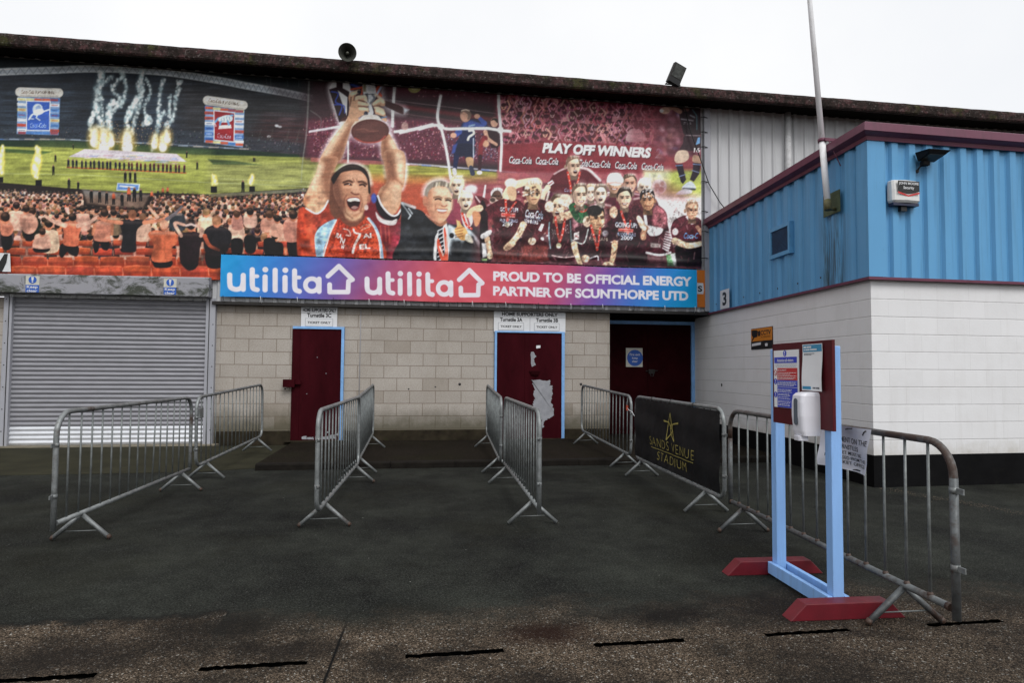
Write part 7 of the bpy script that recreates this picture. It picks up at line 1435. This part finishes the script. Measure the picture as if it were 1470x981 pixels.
for _ in range(26): EL(*pF((AR.uniform(135, 225), AR.uniform(255, 320)))[0], AR.uniform(.9, 1.8), AR.uniform(.9, 1.6), AR.choice([(230, 226, 224), (30, 26, 26)]), .7, .9)
PO(pF((200, 705), (285, 715), (290, 750), (200, 745)), (150, 140, 136), .85, 1.4); PO(pF((0, 800), (160, 790), (170, 900), (0, 905)), (36, 20, 26), .9, 8)
shirt(pF((390, 530), (440, 490), (520, 470), (640, 520), (645, 700), (430, 700), (375, 620)), (86, 34, 44)); PO(pF((400, 690), (645, 690), (645, 905), (420, 905)), (34, 22, 28), 1, 3); PO(pF((500, 480), (530, 470), (580, 540), (550, 550)), (232, 228, 230), .9, 1.2); EL(*pF((412, 610))[0], 4.4, 5, (226, 196, 194), 1, 1.2); ST(pF((410, 690), (520, 730), (640, 710)), (10, 7), (226, 190, 156), 1, 1.4, True); head(*pF((555, 430))[0], 17, 25, (206, 152, 122), (160, 124, 100), 0, .9, .15); TX('Coca-C', *pF((485, 620))[0], *pF((610, 670))[0], (110, 160, 226), 1, 0, .3, .02); ST(pF((600, 570), (640, 620)), (5, 8), (206, 150, 124), 1, 1.4)
PO(pF((-10, 880), (645, 890), (645, 925), (-10, 915)), (30, 18, 24), .75, 10); ST([(690, 377), (1010, 386)], 3, (104, 56, 70), .9, 1.4)
mottle([(690, 300), (1012, 300), (1012, 386), (690, 380)], .38, N_MED, 5); mottle([(690, 290), (1012, 290), (1012, 386), (690, 380)], .25, N_FINE, 5); mottle([(-160, 275), (470, 275), (470, 400), (-160, 400)], .24, N_MED, 5)
# blown-out highlights along sunlit shoulders, sleeves and folds of the kit
for _ in range(150):
    x, y = AR.uniform(700, 1000), AR.uniform(295, 372); ST([(x, y), (x + AR.uniform(-5, 5), y + AR.uniform(2, 9))], AR.uniform(.7, 1.6), AR.choice([(176, 110, 116), (150, 84, 90), (46, 20, 26), (30, 16, 22), (206, 160, 160)]), .5, 1.4)
ART = np.clip(ART, 0, 255)
# faint weave of the print and slight fading
lum = ART.mean(-1, keepdims=True)
tm = ((np.arange(CW) / SS + AX0) > 620)[None, :, None]     # the group picture is printed harsh and overexposed
ART = np.where(tm, lum + (ART - lum) * 1.0 + np.clip(lum - 120, 0, None) * .14, ART)
ART = 108 + (ART - 108) * 1.15 + 3
lum = ART.mean(-1, keepdims=True); ART = lum + (ART - lum) * .88
xx_ = (np.arange(CW) / SS + AX0)[None, :, None]; yy_ = (np.arange(CH) / SS + AY0)[:, None, None]
k = np.clip((446 - xx_) / 8, 0, 1) * np.clip((yy_ - 276) / 10, 0, 1)     # the terraces are printed in a warm cast
ART = ART * (1 - k + k * np.array([.94, .80, .72]))
ART *= (1 + .09 * (N_FINE[..., None] - .5) * 2 + .08 * (N_MED[..., None] - .5) * 2 + .10 * (N_H[..., None] - .5) * 2)
ART = np.clip(ART + NRS.normal(0, 5, (CH, CW, 1)), 4, 255)

# artwork coordinates -> place on the banner (plane y = 12.04)
def art_xy(X, Zc, Yp=12.04):
    p = [X, Yp, Zc - 1.38]; a, b_, c = (CR[0] * X + CR[1] * Yp + CR[2] * (Zc - 1.38), CD[0] * X + CD[1] * Yp + CD[2] * (Zc - 1.38), CF[0] * X + CF[1] * Yp + CF[2] * (Zc - 1.38))
    return 933.84 * a / c + 735, 933.84 * b_ / c + 490.5
def sample(img, x, y):
    fx = np.clip((x - AX0) * SS - .5, 0, CW - 2); fy = np.clip((y - AY0) * SS - .5, 0, CH - 2); ix = fx.astype(int); iy = fy.astype(int); fx = (fx - ix)[..., None]; fy = (fy - iy)[..., None]
    return (img[iy, ix] * (1 - fx) + img[iy, ix + 1] * fx) * (1 - fy) + (img[iy + 1, ix] * (1 - fx) + img[iy + 1, ix + 1] * fx) * fy
def printed_sheet(name, X, Zg, Yg, rgb, mask, rough, parent):
    """dense sheet whose colour attribute carries the print"""
    ny, nx = X.shape; co = np.stack([X, Yg, Zg], -1).reshape(-1, 3) - np.array(parent['_o'])
    idx = np.arange(nx * ny).reshape(ny, nx); q = np.stack([idx[:-1, :-1], idx[:-1, 1:], idx[1:, 1:], idx[1:, :-1]], -1)[mask[:-1, :-1] & mask[1:, 1:]]
    used = np.unique(q); remap = np.zeros(nx * ny, int); remap[used] = np.arange(len(used)); q = remap[q]; co = co[used]; c = rgb.reshape(-1, 3)[used]
    me = bpy.data.meshes.new(name); me.vertices.add(len(co)); me.vertices.foreach_set('co', co.ravel().astype(np.float32))
    me.loops.add(q.size); me.loops.foreach_set('vertex_index', q.ravel().astype(np.int32)); me.polygons.add(len(q)); me.polygons.foreach_set('loop_start', np.arange(0, q.size, 4, dtype=np.int32)); me.polygons.foreach_set('loop_total', np.full(len(q), 4, np.int32))
    me.update(calc_edges=True); me.polygons.foreach_set('use_smooth', np.ones(len(q), bool))
    at = me.color_attributes.new('print', 'FLOAT_COLOR', 'POINT'); at.data.foreach_set('color', np.concatenate([c, np.ones((len(c), 1))], 1).ravel().astype(np.float32))
    b = NB(name + '_print'); v = b.n('ShaderNodeVertexColor'); v.layer_name = 'print'; b.col(v.outputs['Color']); b.rough(rough); b.spec(.3)
    b.bump(b.noise(2.5, 5, .6, stretch=(1, 1, .5)), .12, .05)
    me.materials.append(b.m); o = bpy.data.objects.new(name, me); COL.objects.link(o); o.parent = parent; return o
GAIN = 1.0
def ink(c): return np.clip(s2l(c / 255.0) * GAIN, .004, .80)
mur = empty('mural_banner', (-1.5, 12.04, 3.4), 'huge printed mural banner of a cup winning football team and stadium crowd', 'banner', world=True)
dx = .0125
gx = np.arange(-8.3, 5.665, dx); gz = np.arange(2.935, 6.625, dx); X, Zg = np.meshgrid(gx, gz)
ax_, ay_ = art_xy(X, Zg); rgb = ink(sample(ART, ax_, ay_))
wr = .012 * np.sin(X * 1.7 + .6 * np.sin(Zg * 1.3)) + .006 * np.sin(X * 4.1 - Zg * 2.3) + .010 * np.exp(-(Zg - 6.62) / -.25) * np.sin(X * 9) * .5
fold = np.exp(-((Zg - 3.55 - .02 * np.sin(X * 2)) / .05) ** 2) * .012 + np.exp(-((Zg - 3.85 - .05 * np.sin(X * 1.1)) / .09) ** 2) * .010
mask = (Zg > 3.40) | (X < -3.28)
printed_sheet('banner_sheet', X, Zg, 12.045 - np.abs(wr) - fold * (X > -2), rgb, mask, .42, mur)
for k, z in enumerate((6.45, 6.15, 5.85, 5.15, 4.55, 4.15, 3.62)):
    mb = MB(); mb.tube([(5.655, 12.02, z), (5.72, 12.0, z + .004), (5.80, 12.03, z - .003)], .008, 6); mb.build('lashing', M['black'], mur)
mb = MB(); mb.box((-6.95, 12.02, 6.622), (5.66, 12.05, 6.632)); mb.build('top_batten', M['dark'], mur)

# ---- sponsor banner
UX0, UX1, UZ0, UZ1 = -3.302, 5.547, 2.636, 3.386
AX0_, AY0_, AX1_, AY1_, SS_ = AX0, AY0, AX1, AY1, SS
AX0, AY0, AX1, AY1, SS = 0, 0, UX1 - UX0, UZ1 - UZ0, 150        # metric canvas
CW, CH = int((AX1 - AX0) * SS) + 1, int((AY1 - AY0) * SS) + 1
ART = np.zeros((CH, CW, 3), np.float32)
fx = (np.arange(CW) / CW)[None, :, None]; fz = (np.arange(CH) / CH)[:, None, None]
stops = [(0, (30, 150, 214)), (.08, (50, 128, 208)), (.20, (98, 92, 176)), (.31, (164, 78, 120)), (.42, (206, 86, 96)), (.56, (206, 84, 98)), (.68, (184, 74, 108)), (.78, (122, 82, 168)), (.88, (60, 120, 200)), (1, (20, 158, 214))]
g = np.zeros((CH, CW, 3), np.float32); f2_ = np.clip(fx + .05 * (fz - .5), 0, 1)[..., 0]
for ch in range(3): g[..., ch] = np.interp(f2_, [s[0] for s in stops], [s[1][ch] for s in stops])
ART[:] = g
def U(*p): return [(x - UX0, UZ1 - z) for x, z in p]
LW = (228, 224, 238)
for off in (0, 2.357):
    o = lambda *p: U(*[(x + off, z) for x, z in p]); wd = .088; sf = .008
    ST(o((-3.150, 3.022), (-3.147, 2.885)) + smooth(o((-3.147, 2.885), (-3.125, 2.800), (-3.035, 2.765), (-2.950, 2.800), (-2.922, 2.885)), 6, False), wd, LW, 1, sf); ST(o((-2.924, 3.022), (-2.919, 2.768)), wd, LW, 1, sf)
    ST(o((-2.776, 3.130), (-2.770, 2.860)) + smooth(o((-2.770, 2.860), (-2.750, 2.790), (-2.685, 2.768)), 6, False), wd, LW, 1, sf); ST(o((-2.775, 3.010), (-2.690, 3.012)), .068, LW, 1, sf)
    for x in (-2.557, -2.218): EL(*o((x + .002, 3.135))[0], .050, .050, LW, 1, sf); ST(o((x, 3.008), (x + .005, 2.768)), wd, LW, 1, sf)
    ST(o((-2.389, 3.132), (-2.381, 2.766)), wd, LW, 1, sf)
    ST(o((-2.058, 3.130), (-2.052, 2.860)) + smooth(o((-2.052, 2.860), (-2.032, 2.790), (-1.968, 2.766)), 6, False), wd, LW, 1, sf); ST(o((-2.057, 3.010), (-1.973, 3.012)), .068, LW, 1, sf)
    ST([o((-1.755 + .112 * math.cos(a), 2.885 + .112 * math.sin(a)))[0] for a in np.linspace(0, 2 * math.pi, 30)], .082, LW, 1, sf); ST(o((-1.632, 2.995), (-1.627, 2.772)), .085, LW, 1, sf)
    ST(o((-1.480, 3.050), (-1.291, 3.236), (-1.048, 3.000), (-1.119, 2.970), (-1.124, 2.772), (-1.444, 2.766), (-1.448, 2.900)), .084, LW, 1, sf)
TX('PROUD TO BE OFFICIAL ENERGY', *U((1.512, 3.236))[0], *U((5.436, 3.046))[0], LW, 1, 0, 0, .045)
TX('PARTNER OF SCUNTHORPE UTD', *U((1.510, 2.952))[0], *U((5.362, 2.768))[0], LW, 1, 0, 0, .045)
spn = empty('sponsor_banner', (1.1, 12.0, 2.636), 'long blue to red sponsor banner with white utilita lettering below the mural', 'banner', world=True)
dx = .0075; gx = np.arange(UX0, UX1, dx); gz = np.arange(UZ0, UZ1, dx); X, Zg = np.meshgrid(gx, gz)
rgb = ink(sample(ART, X - UX0, UZ1 - Zg))
cr1 = .0035 * np.abs(np.sin(X * 6.2 + Zg * 5 + 1.2 * np.sin(X * 1.9))) ** 6 + .003 * np.abs(np.sin(X * 3.1 - Zg * 7 + np.sin(X * 2.3))) ** 8 + .008 * np.sin(X * 1.3) + .0035 * np.sin(X * 11 + Zg * 3) * ((Zg - UZ0) / .75 - .5) ** 2 * 4
printed_sheet('banner_sheet', X, Zg + .006 * np.sin(X * 2.86) * ((Zg - UZ0) / .75 - .5) * 2, 12.0 - cr1, rgb, np.ones_like(X, bool), .36, spn)
for k, x in enumerate(np.linspace(UX0 + .05, UX1 - .05, 15)):
    mb = MB(); mb.tube([(x, 11.985, UZ0 + .02), (x + .01, 11.99, UZ0 - .05), (x + .012, 12.05, UZ0 - .10)], .005, 6); mb.build('cable_tie', M['whitesign'] if k % 3 else M['black'], spn)
ob_ = empty('orange_banner', (5.6, 12.05, 2.63), 'orange banner strip showing beside the right end of the sponsor banner', 'banner', world=True)
mb = MB(); mb.box((5.10, 12.052, 2.65), (5.735, 12.060, 3.385)); mb.build('banner_sheet', paint('orange_vinyl', (.62, .17, .015), .45, .06, 6, dirt_amt=.15), ob_)
mb = MB(); letters(mb, 'S', (5.585, 5.675, 2.955, 3.075), (0, 12.050, 0), (1, 0, 0), (0, 0, 1), .003, bold=.03); mb.build('lettering', M['printblack'], ob_)
mb = MB(); mb.extrude([(5.50, 12.0515, 2.91), (5.70, 12.0515, 2.91), (5.715, 12.0515, 2.99), (5.70, 12.0515, 3.13), (5.50, 12.0515, 3.13)], (0, -.0008, 0)); mb.build('white_badge', M['whitesign'], ob_)
mb = MB(); mb.box((5.735, 12.03, 2.57), (5.86, 12.095, 6.64)); mb.build('edge_post', M['guide'], stand)
wb = empty('white_banner', (-6.9, 12.0, 2.96), 'corner of a white and black banner at the far left above the shutter hood', 'banner', world=True)
mb = MB(); mb.add([(-8.3, 11.99, 2.96), (-6.62, 11.99, 2.97), (-6.64, 11.985, 3.28), (-8.3, 11.985, 3.30)], [(0, 1, 2, 3)]); mb.build('banner_sheet', M['whitesign'], wb)
mb = MB(); mb.add([(-6.88, 11.984, 2.97), (-6.75, 11.984, 2.97), (-6.69, 11.982, 3.12), (-6.67, 11.980, 3.27), (-6.72, 11.980, 3.27), (-6.80, 11.982, 3.12)], [tuple(range(6))]); mb.build('black_motif', M['printblack'], wb)
ck = MB(); ck.tube([(5.30, 11.98, 6.60), (5.42, 11.96, 6.1), (5.62, 11.95, 5.55), (5.80, 11.98, 5.1), (6.05, 12.02, 4.75), (6.22, 12.02, 4.55)], .009, 6)
tag(ck.build('loose_cable', M['black']), 'black cable trailing down across the right edge of the mural banner', 'cable')
for o in bpy.data.objects:
    if '_o' in o: del o['_o']
